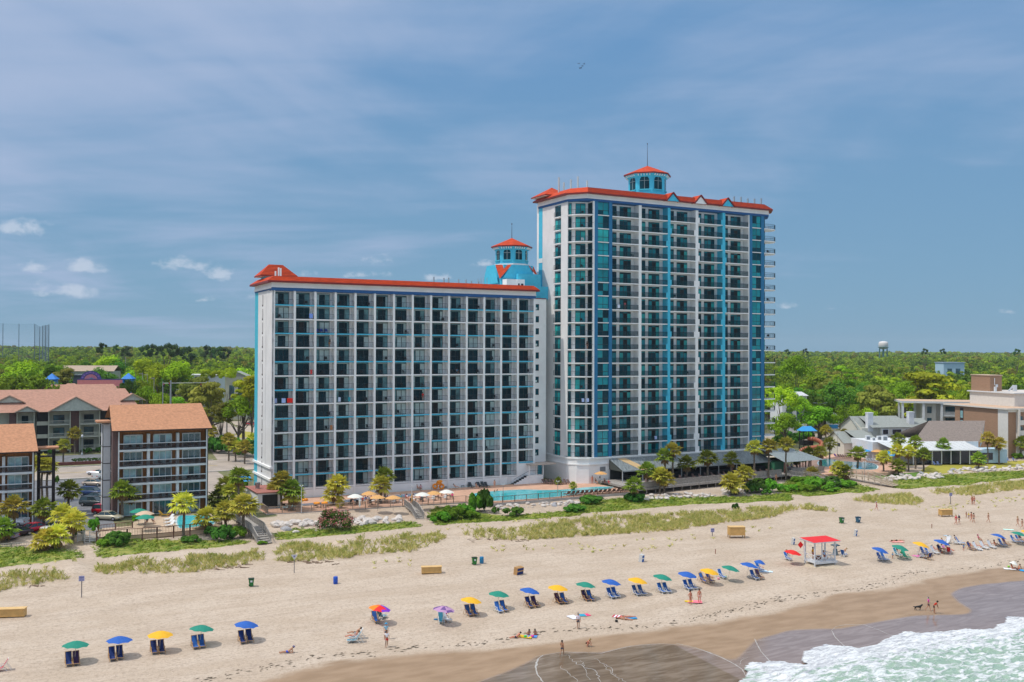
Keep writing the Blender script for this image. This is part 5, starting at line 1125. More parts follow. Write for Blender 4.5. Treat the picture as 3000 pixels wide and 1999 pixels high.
for d,x in cand:
    kd=pick((d,x)); h=(random.uniform(8.5,16) if d<900 else random.uniform(12,19))*(1.2 if x<900 else 1.03)
    if kd in (1,4) : h*=.93
    if ind<250 and d<2000 and (-120<=x<760 or 2240<=x<3120):
        X,Y,z=flatpos(x,d); sec=[t for a,b,t in SECT if max(0,a)<=max(0,x)<b][0]
        tree(kd,X,Y,h,TLAB[kd]+' in the woods '+sec,random.uniform(9.5,13.5),'woodland trees '+sec); ind+=1
    else: far.append((d,x,kd,h))
# pines standing above the woods
for k,(px,D,top,w) in enumerate(((848,0,0,0),(300,520,998,34),(341,560,1006,20),(372,600,1008,34),(425,560,1002,40),(452,570,1001,38),(488,540,997,45),(512,545,1001,40),(545,590,1006,50),(610,650,1004,42),(640,640,1008,40),(662,660,1012,34),(2710,700,1017,20),(2762,720,1018,18),(2980,650,1018,20),(2360,900,1018,16),(2305,800,1020,18))):
    if not D: continue
    X,Y,z=flatpos(px,D); h=zpix(top,px,D)-z; tree(7,X,Y,h,'tall dark pine rising over the skyline '+('left of the hotels' if px<900 else 'right of the tower'),w*D/FP,'skyline pines '+('left' if px<900 else 'right'))
def far_woods():
    by={}
    for d,x,kd,h in far:
        X,Y,z=flatpos(x,d); nc=10; n=240 if d<1000 else (110 if d<1900 else 60); R0=random.uniform(3.8,6.2)*(1 if d<1000 else 1.25 if d<1400 else 1.9); H0=h*.72
        P,Nn,C=crown_pts(R0,H0,nc,n,'round' if kd in (0,1,2,4) else 'layer'); P=P+np.array([X,Y,z+h-H0]); S=rng.uniform(.7,1.3,len(P))*(.62 if d<1000 else (.95 if d<1900 else 1.7))*R0/6
        by.setdefault(kd,[]).append((P,Nn,S))
    nm={0:'mid green',1:'yellow green',2:'dark green',3:'olive',4:'fresh green',6:'deep green',5:'golden'}
    allP=[];mi=[]
    Ps=[];Ns=[];Ss=[];Mi=[]
    kinds=sorted(by); mats=[LG[{0:0,1:1,2:2,3:3,4:4,6:4,5:5}[k]] for k in kinds]
    for i,k in enumerate(kinds):
        for P,Nn,S in by[k]: Ps.append(P);Ns.append(Nn);Ss.append(S);Mi.append(np.full(len(P),i))
    me=quads_mesh('distant_woods',np.concatenate(Ps),np.concatenate(Ns),np.concatenate(Ss),.9,mats[0])
    for mt in mats[1:]: me.materials.append(mt)
    me.polygons.foreach_set('material_index',np.concatenate(Mi))
    link(bpy.data.objects.new('distant_woods',me),None,'far woods fading to blue on the horizon behind both hotels','woods',None,'stuff')
far_woods()
drape('forest_floor',[(-2500,170),(24,170),(40,340),(60,345),(60,90),(2500,90),(2500,3000),(-2500,3000)],M('forest_floor',(.03,.055,.012),rough=.95,var=.4,scale=.15,col2=(.07,.11,.02)),.06,px=False)
# ---------- palms ----------
def fan(m,o,dirv,L,w,droop,mi=0,n=9):
    """one palmetto leaf: stalk then a pleated fan of pointed segments that arch down"""
    d=Vector(dirv).normalized(); side=d.cross(Vector((0,0,1))); side=side.normalized() if side.length>.05 else Vector((1,0,0)); up=side.cross(d)
    o=Vector(o); hub=o+d*L*.42-Vector((0,0,droop*.10)); m.bar(o,hub,.04,.03,mi)
    for i in range(n):
        t=(i/(n-1)-.5)*2; a=t*1.25; dd=(d*math.cos(a)+side*math.sin(a)); l=L*.62*(1-.28*abs(t))*random.uniform(.85,1.12)
        mid=hub+dd*l*.55+up*.06-Vector((0,0,droop*.22)); tip=hub+dd*l-Vector((0,0,droop*random.uniform(.5,1.0)+.12*abs(t)))
        pw=(side*math.cos(a)-d*math.sin(a))*w*.55
        m.add([hub,mid-pw,tip,mid+pw],[(0,1,2,3)],mi)
def make_palm(seed,H_,R0,nf=34,dead=8,mat=PALML,thick=.17):
    random.seed(seed); m=MB(); 
    for i in range(nf):
        az=i*2.399963+random.uniform(-.2,.2); e=R(82)-R(104)*(i/nf)+random.uniform(-.12,.12)
        d=(math.cos(az)*math.cos(e),math.sin(az)*math.cos(e),math.sin(e)); L=R0*random.uniform(.86,1.12)
        fan(m,(d[0]*.12,d[1]*.12,H_+.1+.15*d[2]),d,L,.17*R0,.10+.30*(i/nf)*R0,0,8)
    f=m.mesh('fronds',mat); m=MB()
    for i in range(dead):
        az=i*2.4+random.uniform(-.5,.5); e=R(-50-random.uniform(0,28)); d=(math.cos(az)*math.cos(e),math.sin(az)*math.cos(e),math.sin(e)); fan(m,(d[0]*.15,d[1]*.15,H_-.05),d,R0*.75,.13*R0,.35,0,6)
    dm=m.mesh('dead_fronds',PALMD); m=MB(); n=9; lean=random.uniform(-.3,.3); pts=[(lean*(k/n)**1.6*H_*.1,.05*math.sin(k),H_*k/n-.25*(k==0)) for k in range(n+1)]
    for k in range(n): m.tube(pts[k],pts[k+1],thick*(1.25-.35*k/n),thick*(1.1-.3*(k+1)/n),9,cap=False)
    m.lathe([(thick*.8,H_-.7),(thick*2.1,H_-.25),(thick*1.7,H_+.1),(.05,H_+.35)],9)
    tm=m.mesh('trunk',palmbark); return f,dm,tm,H_
PALMS={h:[make_palm(100+h*3+k,h,1.95,30,5,[PALML,PALMG,PALML][k]) for k in range(3)] for h in (1,2,3,4,5,6,8)}
random.seed(21)
def palm(px,py,crown,label,mk=None,sc=1.,name='palm_tree',z=None,group=None,vp=None):
    g=G(px,py) if z is None else L3(px,py,z)
    if vp is not None:
        d=ray(px,crown); k=(vp-SA*OX+CA*OY)/(-SA*d[0]+CA*d[1]); s0,v0=sv(d[0]*k,d[1]*k); zc=CZ+d[2]*k; zb=4.3 if s0<112 else 3.6; g=Vector((*xy(s0,vp),zb)); h=zc-zb
    else: h=(py-crown)*g.y/FP
    key=min(PALMS,key=lambda a:abs(a-h)); f,dm,tm,HH=PALMS[key][random.randrange(3) if mk is None else mk]
    r=empty(name,g,random.uniform(0,6.28),label,'palm tree',group); r.scale=(sc,sc,max(.6,h/HH)); 
    inst('fronds',f,r).scale=(1,1,1/max(.6,h/HH)); c=[x for x in r.children][0]; c.location=(0,0,HH-HH/max(.6,h/HH)) 
    o=inst('dead_fronds',dm,r); o.scale=c.scale; o.location=c.location; inst('trunk',tm,r); return r
PL=[(40,1573,1489,'palm in front of the silver pickup at the left edge'),(8,1588,1553,'short palm clump at the left edge below the pickup'),(201,1503,1440,'lone tan palm standing in the motel parking lot'),(128,1552,1494,'leafy palm behind the red car, upper left of the clump'),(184,1578,1514,'palm hiding the white car, middle of the clump'),(214,1592,1532,'palm at the right side of the clump by the white gate'),(133,1612,1585,'low palmetto clump in front of the parked cars'),(165,1608,1575,'low palmetto beside the white gate'),
 (122,1470,1361,'tall dark palm beside the leftmost brown motel'),(137,1470,1368,'second dark palm leaning beside the leftmost brown motel'),(185,1357,1308,'palm on the median in front of the gabled motel'),(219,1330,1272,'palm against the brick pier of the gabled motel'),
 (358,1521,1440,'tall palm at the left corner of the brown motel pool deck'),(383,1512,1452,'smaller palm just right of the tall corner palm'),(537,1579,1479,'palm with leafy trunk in front of the small pool'),(666,1476,1426,'full palm right of the brown motel, upper'),(640,1480,1460,'small palm at the right foot of the brown motel'),(660,1545,1500,'drooping palm above the boardwalk bushes'),(713,1572,1484,'thick trunked palm beside the left boardwalk'),(604,1560,1520,'small palm at the right end of the small pool'),(685,1500,1440,'palm between the brown motel and the white side wall'),(700,1455,1400,'palm by the blue awning right of the brown motel'),
 (824,1496,1411,'rear palm of the group at the left end of the hotel deck'),(849,1498,1436,'full palm at the centre of the left deck group'),(803,1481,1443,'dark palm at the left of the left deck group'),(860,1498,1457,'front right palm of the left deck group'),(990,1481,1420,'tall palm above the pink oleander'),(976,1481,1449,'shorter palm left of the tall oleander palm'),(1116,1475,1424,'lower palm of the pair by the tan deck umbrellas'),(1127,1462,1398,'taller palm of the pair by the tan deck umbrellas'),
 (1948,1405,1340,'palm rising before the awning, left of the tallest awning palm'),(1971,1405,1322,'tallest palm in front of the awning'),(2012,1402,1361,'short palm before the middle of the awning'),(2073,1397,1345,'full round palm before the awning'),(2142,1385,1349,'round palm before the right part of the awning'),(1896,1446,1382,'palm at the left end of the grey boardwalk'),(1934,1449,1396,'double trunked palm beside the grey boardwalk'),(1946,1449,1405,'second trunk palm beside the grey boardwalk'),(1858,1470,1426,'low palm at the end of the pool wall'),(2182,1446,1389,'palm on the right of the rock bank pair'),(2142,1451,1412,'palm on the left of the rock bank pair'),(2155,1451,1425,'small palm between the rock bank pair'),
 (2210,1383,1314,'slim palm left of the pavilion roof'),(2252,1383,1309,'slim palm before the middle of the pavilion roof'),(2303,1383,1304,'slim palm at the right end of the pavilion roof'),(2370,1371,1332,'palm below the orange slide, left'),(2402,1373,1328,'palm below the orange slide, right'),(2431,1349,1302,'palm right of the orange slide'),(2475,1329,1276,'left palm of the pair beside the grey roofed house'),(2487,1330,1290,'right palm of the pair beside the grey roofed house'),(2513,1375,1332,'thick palm by the resort pool'),(2379,1408,1392,'wide low palm over the green bushes'),(2457,1402,1374,'palm over the bushes left of the right beach stairs'),(2476,1405,1386,'lower palm over the bushes beside the right beach stairs'),(2589,1390,1343,'palm on the green lawn near the resort pool'),(2406,1285,1264,'palm behind the blue slide canopy'),
 (2632,1370,1290,'palm before the low flat roof, leftmost'),(2682,1374,1298,'palm before the flat roof, second'),(2630,1380,1323,'lower palm at the lawn corner'),(2662,1382,1327,'palm between the lawn corner and the screened front'),(2706,1382,1334,'palm at the left of the yellow lawn'),(2633,1392,1368,'short palm among the white rocks'),(2764,1360,1305,'thin palm before the screened restaurant front'),(2867,1376,1346,'short palm at the front of the yellow lawn'),(2894,1360,1286,'tall palm before the blue gable'),(2927,1362,1302,'palm right of the tall gable palm'),(2992,1345,1300,'palm at the right edge before the tan brick hotel'),
 (670,1352,1290,'palm on the street corner, leftmost of the row'),(690,1353,1311,'palm on the street corner, second of the row'),(717,1360,1311,'palm on the street corner, third of the row'),(742,1328,1290,'palm against the cyan strip of the hotel block'),(621,1317,1268,'palm right behind the brown motel roof corner'),(2420,1295,1262,'palm behind the slide and left of the house gable'),(2285,1300,1275,'bushy palm behind the pavilion'),(2335,1385,1345,'palm beside the pavilion corner')]
for px,py,cr,lab in PL:
    sc=1.2 if py>1400 else 1.1
    if 'full' in lab or 'thick' in lab: sc=1.4
    palm(px,py,cr,lab,None,sc,vp=(-14.5 if 'awning' in lab else -17.8 if 'pavilion roof' in lab else None))
palm(2780,1235,1196,'palm standing beyond the taupe roof',None,1.0,z=9)
# ---------- shrubs ----------
def make_bush(k,mat,n=520,leaf=.16,nc=10): P,Nn,C=crown_pts(1.,1.1,nc,n,'round'); return quads_mesh('bush',P,Nn,rng.uniform(.7,1.3,len(P))*leaf,.75,mat)
BG=leafmat('bush_bright',(.07,.21,.014),(.19,.38,.025),.8); BD=leafmat('bush_dark',(.035,.12,.014),(.10,.21,.025),.8)
BU=[make_bush(0,BG),make_bush(1,BD),make_bush(2,BG,700,.2,14),make_bush(3,BD,700,.2,14)]
def bush(px,py,w,h,lab,k=0,g=None,z=None): p=G(px,py) if z is None else L3(px,py,z); s_=w/2*p.y/FP*1.0; return inst('bush',BU[k],None,p,random.uniform(0,6),(s_,s_,h*p.y/FP/1.1),lab,'shrub',g)
for a in [(345,1597,75,42,'big round olive bush below the small pool deck',3),(300,1600,40,22,'low bush left of the round olive bush',2),(655,1583,70,45,'dark bush under the thick trunked palm',3),(690,1575,60,35,'bush at the left side of the boardwalk stairs',2),(620,1570,50,30,'bush below the small pool right end',1),
 (1290,1530,60,32,'bright sea grape bush right of the deck stairs',2),(1325,1520,70,40,'tall bright sea grape bush below the deck umbrellas',2),(1365,1512,60,36,'sea grape bush in the middle of the green bank',0),(1270,1522,40,20,'low leafy bush beside the deck stairs foot',0),(1395,1500,50,55,'tall climbing bush at the deck fence corner',2),(1420,1500,45,70,'tall dark bush before the pool fence end post',3),(1385,1520,50,25,'low bush in front of the tall climbing bushes',0),(1451,1505,24,22,'small bush at the foot of the pool wall',1),(1505,1513,62,30,'spiky green bush before the pool wall',1),
 (1680,1500,60,24,'dark green bush before the white rocks',3),(1730,1475,70,25,'wide low bush right of the pool wall rocks',3),(1860,1470,60,28,'dark bush below the pool wall end',3),(2225,1440,60,40,'deep green bush right of the boardwalk palms',3),(2265,1442,60,38,'deep green bush left of the grey beach steps',2),(2200,1445,40,30,'deep green bush at the rock bank end',3),(2245,1450,30,18,'small bush under the deep green pair',1),(2155,1494,24,20,'small dark bush on the sand path edge',1),
 (2350,1425,70,30,'bright green bush under the wide low palm',2),(2400,1432,80,34,'bright green bush mass before the boardwalk',2),(2440,1425,70,30,'green bush mass in the middle of the bank',3),(2480,1428,60,24,'green bush left of the right beach stairs',2),(2370,1440,60,22,'low bright bush at the bank front',0),(2430,1442,60,20,'low green bush at the bank front right',0),(2320,1440,50,22,'leafy bush beside the grey steps',0),
 (2738,1352,22,16,'round clipped shrub by the screened front, leftmost',2),(2752,1352,24,17,'round clipped shrub by the screened front, second',2),(2797,1348,18,14,'round clipped shrub by the screened front, third',2),(2815,1350,22,17,'round clipped shrub by the screened front, fourth',2),(2836,1349,20,15,'round clipped shrub by the screened front, fifth',2),(2858,1350,26,18,'round clipped shrub at the right end of the screened front',2),(2980,1345,34,18,'clipped shrub near the right edge lawn',2),
 (165,1418,18,26,'clipped shrub beside the dark motel stair',1),(255,1328,30,17,'square clipped bush left at the gabled motel',1),(291,1325,24,17,'square clipped bush right at the gabled motel',1),(150,1330,24,14,'dark clipped bush at the foot of the motel stairs',1),(275,1560,34,42,'bright vine bush on the motel railing post',2),(230,1572,30,34,'dark bush behind the white gate',1),(395,1530,20,22,'leafy plant beside the corner palm',2),(700,1440,50,40,'bush beside the white side wall',2),(2580,1280,40,20,'green shrub behind the grey roofed house',1),(2310,1290,60,30,'shrub row behind the pavilion, left',1),(2360,1285,60,26,'shrub row behind the slide, right',0),(2520,1270,50,26,'round green shrub by the resort drive',2),(2450,1255,40,20,'low green shrub near the pylon sign',1),(560,1590,60,22,'leafy ground bush right of the leafy trunk palm',1),(770,1596,30,12,'low bush beside the boardwalk foot',0)]:
    bush(a[0],a[1],a[2],a[3],a[4],a[5])
# hedges
def hedge(s0,s1,v,w,h,z,lab):
    n=int((s1-s0)*60); P=np.stack([rng.uniform(s0,s1,n),rng.uniform(v,v+w,n),z+h*rng.random(n)**.4],-1); x=OX+P[:,0]*CA-P[:,1]*SA; y=OY+P[:,0]*SA+P[:,1]*CA; Nn=unit(n)+np.array([0,-.3,.9]); Nn/=np.linalg.norm(Nn,axis=1,keepdims=True)
    link(bpy.data.objects.new('hedge',quads_mesh('hedge',np.stack([x,y,P[:,2]],-1),Nn,rng.uniform(.12,.22,n),.8,BD)),None,lab,'hedge')
hedge(-31,-6,70.6,1.6,1.1,4.75,'long clipped dark hedge on the median before the gabled motel')
# oleander with pink flowers
def oleander():
    g=G(978,1552); r=empty('flowering_bush',g,0,'big oleander bush covered in pink flowers below the hotel deck','flowering bush'); P,Nn,C=crown_pts(2.75,4.4,30,3400,'round'); P[:,2]-=.55;  link(bpy.data.objects.new('foliage',quads_mesh('foliage',P,Nn,rng.uniform(.7,1.3,len(P))*.15,.6,BD)),r)
    k=rng.choice(len(P),420,replace=False); Q=np.repeat(P[k]*1.03,5,0)+rng.normal(size=(2100,3))*.11; N2=unit(2100)+np.array([0,-.5,.6]); N2/=np.linalg.norm(N2,axis=1,keepdims=True)
    link(bpy.data.objects.new('flowers',quads_mesh('flowers',Q,N2,rng.uniform(.06,.10,2100),.9,M('pink_petals',(.62,.10,.17),rough=.7,col2=(.72,.30,.26),scale=1.5))),r)
oleander()
# dune grass and bank cover: nobody could count these
def tufts(name,polys,dens,hr,mat,label,wd=.05,nb=9,zlift=0,thr=-.15,nsc=.25):
    P=[];F=0; verts=[]
    for poly in polys:
        xs=[p[0] for p in poly];ys=[p[1] for p in poly]; area=(max(xs)-min(xs))*(max(ys)-min(ys)); n=int(area*dens)
        X=rng.uniform(min(xs),max(xs),n);Y=rng.uniform(min(ys),max(ys),n); k=inpoly(X,Y,poly); X=X[k];Y=Y[k]
        for x,y in zip(X,Y):
            if mnoise.noise(Vector((x*nsc,y*nsc,1.7)))<thr+random.uniform(-.3,.3): continue
            if mnoise.noise(Vector((x*.16,y*.16,7.7)))<-.12 and random.random()<.45: continue
            z=ground(x,y)-.03; hh=random.uniform(*hr)
            for b in range(nb):
                a=random.uniform(0,6.28); r=random.uniform(.05,.32); bx=x+random.uniform(-.16,.16); by=y+random.uniform(-.16,.16); c,s_=math.cos(a),math.sin(a); h=hh*random.uniform(.6,1.1)
                verts+= [(bx-s_*wd,by+c*wd,z),(bx+s_*wd,by-c*wd,z),(bx+c*r+s_*wd*.5,by+s_*r-c*wd*.5,z+h*.75),(bx+c*r*2.0,by+s_*r*2.0,z+h*.98)]
    n=len(verts)//4; me=bpy.data.meshes.new(name); me.from_pydata(verts,[],[(4*i,4*i+1,4*i+2,4*i+3) for i in range(n)]); me.materials.append(mat); o=bpy.data.objects.new(name,me); link(o,None,label,'grass',None,'stuff')
dg=M('sea_oats',(.30,.36,.04),rough=.8,col2=(.80,.68,.28),scale=1.6,wid=.16); bgm=M('bank_grass',(.13,.25,.018),rough=.8,col2=(.34,.38,.035),scale=.5,wid=.2)
tufts('dune_grass',DUNEW,7.5,(.35,1.05),dg,'tall tan green sea oats growing on the dune ridge',.024,9,thr=-.2,nsc=.7)
tufts('bank_vegetation',BANKW,6,(.12,.38),bgm,'low bright green plants covering the bank behind the dunes',.045,8,thr=-.32,nsc=.3)
sparse=[gp(p) for p in [[(1320,1600),(1560,1600),(1850,1585),(2250,1535),(2300,1545),(1900,1615),(1560,1625)],[(1020,1640),(1240,1625),(1240,1665),(1100,1680),(1030,1665)],[(2500,1500),(2800,1470),(3000,1450),(3000,1480),(2820,1500)],[(820,1598),(1000,1580),(1240,1560),(1000,1600)],[(1300,1545),(1700,1512),(2000,1490),(1700,1525),(1320,1560)],[(0,1660),(240,1630),(240,1665),(0,1685)]]]
tufts('sparse_grass',sparse,.16,(.25,.55),dg,'scattered small grass tufts on the bare sand in front of the dunes',.05,7,thr=-1)
drift=M('brown_root_litter',(.20,.13,.085),rough=.95,var=.3,scale=4); m=MB()
for (a,b,c,d,n) in ((1360,1585,1560,1580,22),(840,1645,985,1655,20),(600,1672,740,1655,16),(85,1720,120,1716,4)):
    for i in range(n):
        t=random.random(); p=G(a+(c-a)*t,b+(d-b)*t+random.uniform(-6,6)); an=random.uniform(0,3.14); l=random.uniform(.4,1.5); q=p+Vector((math.cos(an)*l,math.sin(an)*l*.5,0)); m.tube(p+Vector((0,0,.05)),(q.x,q.y,ground(q.x,q.y)+.08),random.uniform(.04,.10),.03,5)
m.build('dune_litter',drift,None,'brown roots and driftwood litter along the eroded dune edge','driftwood',None,'stuff')
# rocks of the bank
RM=[M('rock_light',(.56,.51,.47),rough=.9,var=.18,scale=2,bump=.4),M('rock_grey',(.33,.33,.35),rough=.9,var=.2,scale=2,bump=.4)]
def rock_mesh(sd,mt):
    r=random.Random(sd); import bmesh; bm=bmesh.new(); bmesh.ops.create_icosphere(bm,subdivisions=2,radius=.5)
    pl=[Vector((r.gauss(0,1),r.gauss(0,1),r.gauss(0,.8))).normalized() for _ in range(9)]
    for v in bm.verts:
        for p in pl:
            dd=v.co.dot(p)-.34
            if dd>0: v.co-=p*dd
        v.co.z*=.75
    me=bpy.data.meshes.new('rock'); bm.to_mesh(me); bm.free(); me.materials.append(mt); return me
ROCK=[rock_mesh(k,RM[0 if k<5 else 1]) for k in range(7)]
def rocks(a,b,n,w,lab,g,smin=.35,smax=.95):
    for i in range(n):
        t=random.random(); p=G(a[0]+(b[0]-a[0])*t,a[1]+(b[1]-a[1])*t+random.uniform(-w,w)); s_=random.uniform(smin,smax)*1.35; p.z+=s_*.12
        inst('rock',random.choice(ROCK[:5] if random.random()<.85 else ROCK),None,p,0,(s_*1.3,s_,s_),lab,'rock',g,rot=(random.uniform(-.4,.4),random.uniform(-.4,.4),random.uniform(0,6)))
rocks((795,1540),(935,1535),34,7,'pale boulder in the rock bank left of the pink oleander','boulders left of the oleander',.5,1.2); rocks((1030,1532),(1175,1525),30,9,'pale boulder in the rock bank right of the pink oleander','boulders right of the oleander',.5,1.2)
rocks((1450,1490),(1700,1473),55,6,'white rock in the row below the pool wall','rocks below the pool wall',.35,.8); rocks((1880,1462),(2180,1444),85,8,'white rock in the bank below the grey boardwalk','rocks below the grey boardwalk',.35,.85)
rocks((2590,1405),(2765,1394),60,8,'pinkish white rock in the bank right of the right beach stairs','rocks right of the beach stairs',.5,1.1); rocks((2780,1385),(3010,1368),55,6,'pinkish white rock along the front of the yellow lawn','rocks before the yellow lawn',.5,1.1)
for px,py,s_,k,lab in ((838,1552,1.9,5,'large dark grey boulder near the left end of the rock bank'),(867,1560,1.1,0,'white boulder lying alone on the grass'),(928,1556,.6,1,'small white rock on the grass before the oleander'),(1955,1457,1.1,5,'grey rock below the double palm')):
    p=G(px,py); inst('rock',ROCK[k],None,p,0,(s_*1.2,s_,s_*.9),lab,'rock')

for k,(px,D,w,h,kk) in enumerate(((575,268,5.5,4.2,2),(600,262,5.2,4.0,1),(628,258,5.6,4.4,3),(655,262,5.2,4.2,2),(685,255,6,4.4,1),(712,252,5.6,4.6,2),(738,250,5,4.5,3),(455,275,5,3.6,3),(490,272,5.5,3.8,2),(525,268,5.5,4,3),(550,275,5,3.4,2),(2330,300,5,3,3),(2365,305,5.5,3,2),(2500,300,5.5,3.2,3),(2540,295,6,3.2,2),(2600,300,7,4,3),(2290,296,6,3,3))):
    X,Y,z=flatpos(px,D); inst('bush',BU[kk],None,(X,Y,z),k,(w/2,w/2,h/1.1),'tall shrub filling the ground under the roadside trees '+('left of the hotel block' if px<1000 else 'right of the tower'),'shrub','shrubs under the roadside trees '+('left' if px<1000 else 'right'))

m=MB(); wk=M('seaweed',(.09,.07,.045),rough=.95,var=.3)
for i in range(420):
    s_=random.uniform(-30,100); v=float(np.interp(s_,WS,WV))+2.2+random.gauss(0,.55)+.8*math.sin(s_*.21); x,y=xy(s_,v); a=random.uniform(-.5,.5)+A; l=random.uniform(.08,.38); z=ground(x,y)
    m.add([(x-l*math.cos(a),y-l*math.sin(a),z+.02),(x,y-.06,z+.03),(x+l*math.cos(a),y+l*math.sin(a),z+.02),(x,y+.07,z+.06)],[(0,1,2,3)])
m.build('seaweed_line',wk,None,'thin broken line of dark seaweed bits above the damp sand','seaweed',None,'stuff')
# ---------------- people ----------------
SKJ={}
def pose(kind):
    z=.0; J=dict(pel=(0,0,.93),sp=(0,.0,1.12),ch=(0,.01,1.32),nk=(0,.01,1.48),hd=(0,-.01,1.60),ht=(0,-.01,1.69),ns=(0,-.10,1.59))
    for s,n in ((-1,'L'),(1,'R')):
        J['hip'+n]=(s*.09,0,.88); J['kn'+n]=(s*.10,-.02,.48); J['an'+n]=(s*.10,.02,.08); J['to'+n]=(s*.11,-.15,.03)
        J['sh'+n]=(s*.17,.01,1.40); J['el'+n]=(s*.23,.03,1.12); J['wr'+n]=(s*.24,-.06,.88)
    def leg(n,kn,an,to): J['kn'+n]=kn;J['an'+n]=an;J['to'+n]=to
    if kind=='walk':
        leg('L',(-.09,-.16,.50),(-.09,-.22,.10),(-.10,-.38,.06)); leg('R',(.09,.08,.50),(.10,.36,.16),(.10,.26,.03))
        J['elL']=(-.24,.12,1.14); J['wrL']=(-.24,.08,.90); J['elR']=(.24,-.04,1.13); J['wrR']=(.23,-.22,.96)
    if kind=='hips': J['elL']=(-.36,.08,1.18); J['wrL']=(-.17,-.05,1.02)
    if kind in('sit','lounge'):
        dz=-.50 if kind=='sit' else -.55
        for k in list(J): 
            if k[:2] not in('kn','an','to'): x,y,zz=J[k]; J[k]=(x,y+(zz-.93)*(.25 if kind=='sit' else .75)*(zz>.93),(zz-.93)*(.97 if kind=='sit' else .68)*(zz>.93)+.93+dz+min(0,zz-.93)*.3)
        for s,n in ((-1,'L'),(1,'R')):
            if kind=='sit': leg(n,(s*.12,-.42,.46),(s*.12,-.50,.09),(s*.12,-.66,.04))
            else: leg(n,(s*.10,-.42,.50),(s*.10,-.84,.36),(s*.12,-.90,.46))
            x,y,zz=J['sh'+n]; J['el'+n]=(s*.25,y-.12,zz-.24); J['wr'+n]=(s*.2,y-.36,zz-.26)
    if kind=='ground':
        for k in list(J):
            if k[:2] not in('kn','an','to'): x,y,zz=J[k]; J[k]=(x,y+(zz-.93)*.22*(zz>.93),(zz-.93)*.97*(zz>.93)+.12+min(0,zz-.93)*.4)
        for s,n in ((-1,'L'),(1,'R')):
            leg(n,(s*.15,-.38,.30),(s*.13,-.68,.07),(s*.14,-.82,.12)); x,y,zz=J['sh'+n]; J['el'+n]=(s*.24,y-.05,zz-.26); J['wr'+n]=(s*.2,y-.28,zz-.34)
    if kind in('lie','prone'):
        for k in list(J): x,y,zz=J[k]; J[k]=(x*1.0,-(.93-zz)*1.0,.13+(.0 if kind=='lie' else 0)-y*.5)
        for s,n in ((-1,'L'),(1,'R')): J['wr'+n]=(s*.28,J['wr'+n][1],.06); J['kn'+n]=(s*.12,-.45,.20 if kind=='lie' else .1); J['an'+n]=(s*.14,-.86,.07); J['to'+n]=(s*.16,-.93,.17 if kind=='lie' else .04)
        J['ns']=(0,.66,.25 if kind=='lie' else .03)
    if kind=='recline':   # on the side, propped on elbows
        for k in list(J): x,y,zz=J[k]; J[k]=(x,-(.93-zz),.14) if zz<=.93 else (x,(zz-.93)*.72,.14+(zz-.93)*.62)
        for s,n in ((-1,'L'),(1,'R')): J['el'+n]=(s*.24,.45,.08); J['wr'+n]=(s*.2,.22,.05); J['kn'+n]=(s*.12,-.45,.16); J['an'+n]=(s*.14,-.86,.07); J['to'+n]=(s*.16,-.93,.15)
    if kind=='bend':
        for k in list(J):
            x,y,zz=J[k]
            if zz>.93 and k[:2] not in('el','wr'): J[k]=(x,y-(zz-.93)*.62,.93+(zz-.93)*.78)
        for s,n in ((-1,'L'),(1,'R')): x,y,zz=J['sh'+n]; J['el'+n]=(s*.2,y-.08,zz-.27); J['wr'+n]=(s*.14,y-.18,zz-.50)
        leg('L',(-.1,-.10,.50),(-.1,-.12,.08),(-.1,-.28,.04))
    if kind=='crouch':
        for k in list(J):
            x,y,zz=J[k]
            if k[:2] not in('kn','an','to'): J[k]=(x,y-(zz-.93)*.75*(zz>.93),.38+(zz-.93)*.66*(zz>.93)+min(0,zz-.93)*.3)
        for s,n in ((-1,'L'),(1,'R')): leg(n,(s*.2,-.36,.42),(s*.16,-.10,.08),(s*.18,-.26,.03)); x,y,zz=J['sh'+n]; J['el'+n]=(s*.22,y-.12,zz-.22); J['wr'+n]=(s*.12,y-.26,zz-.40)
    return J
RAD=dict(pel=(.135,.11),sp=(.12,.095),ch=(.15,.11),nk=(.058,.058),hd=(.085,.10),ht=(.06,.07),ns=(.016,.016),hip=(.095,.095),kn=(.058,.058),an=(.040,.042),to=(.035,.028),sh=(.062,.06),el=(.040,.040),wr=(.028,.028))
EDG=[('pel','sp'),('sp','ch'),('ch','nk'),('nk','hd'),('hd','ht'),('hd','ns')]+[(a+n,b+n) for n in 'LR' for a,b in (('hip','kn'),('kn','an'),('an','to'),('sh','el'),('el','wr'))]+[('pel','hipL'),('pel','hipR'),('ch','shL'),('ch','shR')]
TMPD=[]
def skin(name,V,E,Rd,root=0,lev=1):
    me=bpy.data.meshes.new(name); me.from_pydata(V,E,[]); o=bpy.data.objects.new('tmp',me); COL.objects.link(o)
    md=o.modifiers.new('s','SKIN'); md.use_smooth_shade=True
    for i,r in enumerate(Rd): me.skin_vertices[0].data[i].radius=r
    for i in range(len(V)): me.skin_vertices[0].data[i].use_root=(i==root)
    sb=o.modifiers.new('u','SUBSURF'); sb.levels=lev; sb.render_levels=lev
    dg=bpy.context.evaluated_depsgraph_get(); dg.update(); r=bpy.data.meshes.new_from_object(o.evaluated_get(dg)); r.name=name; bpy.data.objects.remove(o); bpy.data.meshes.remove(me); r.materials.clear(); r.materials.append(None); return r
PM={}
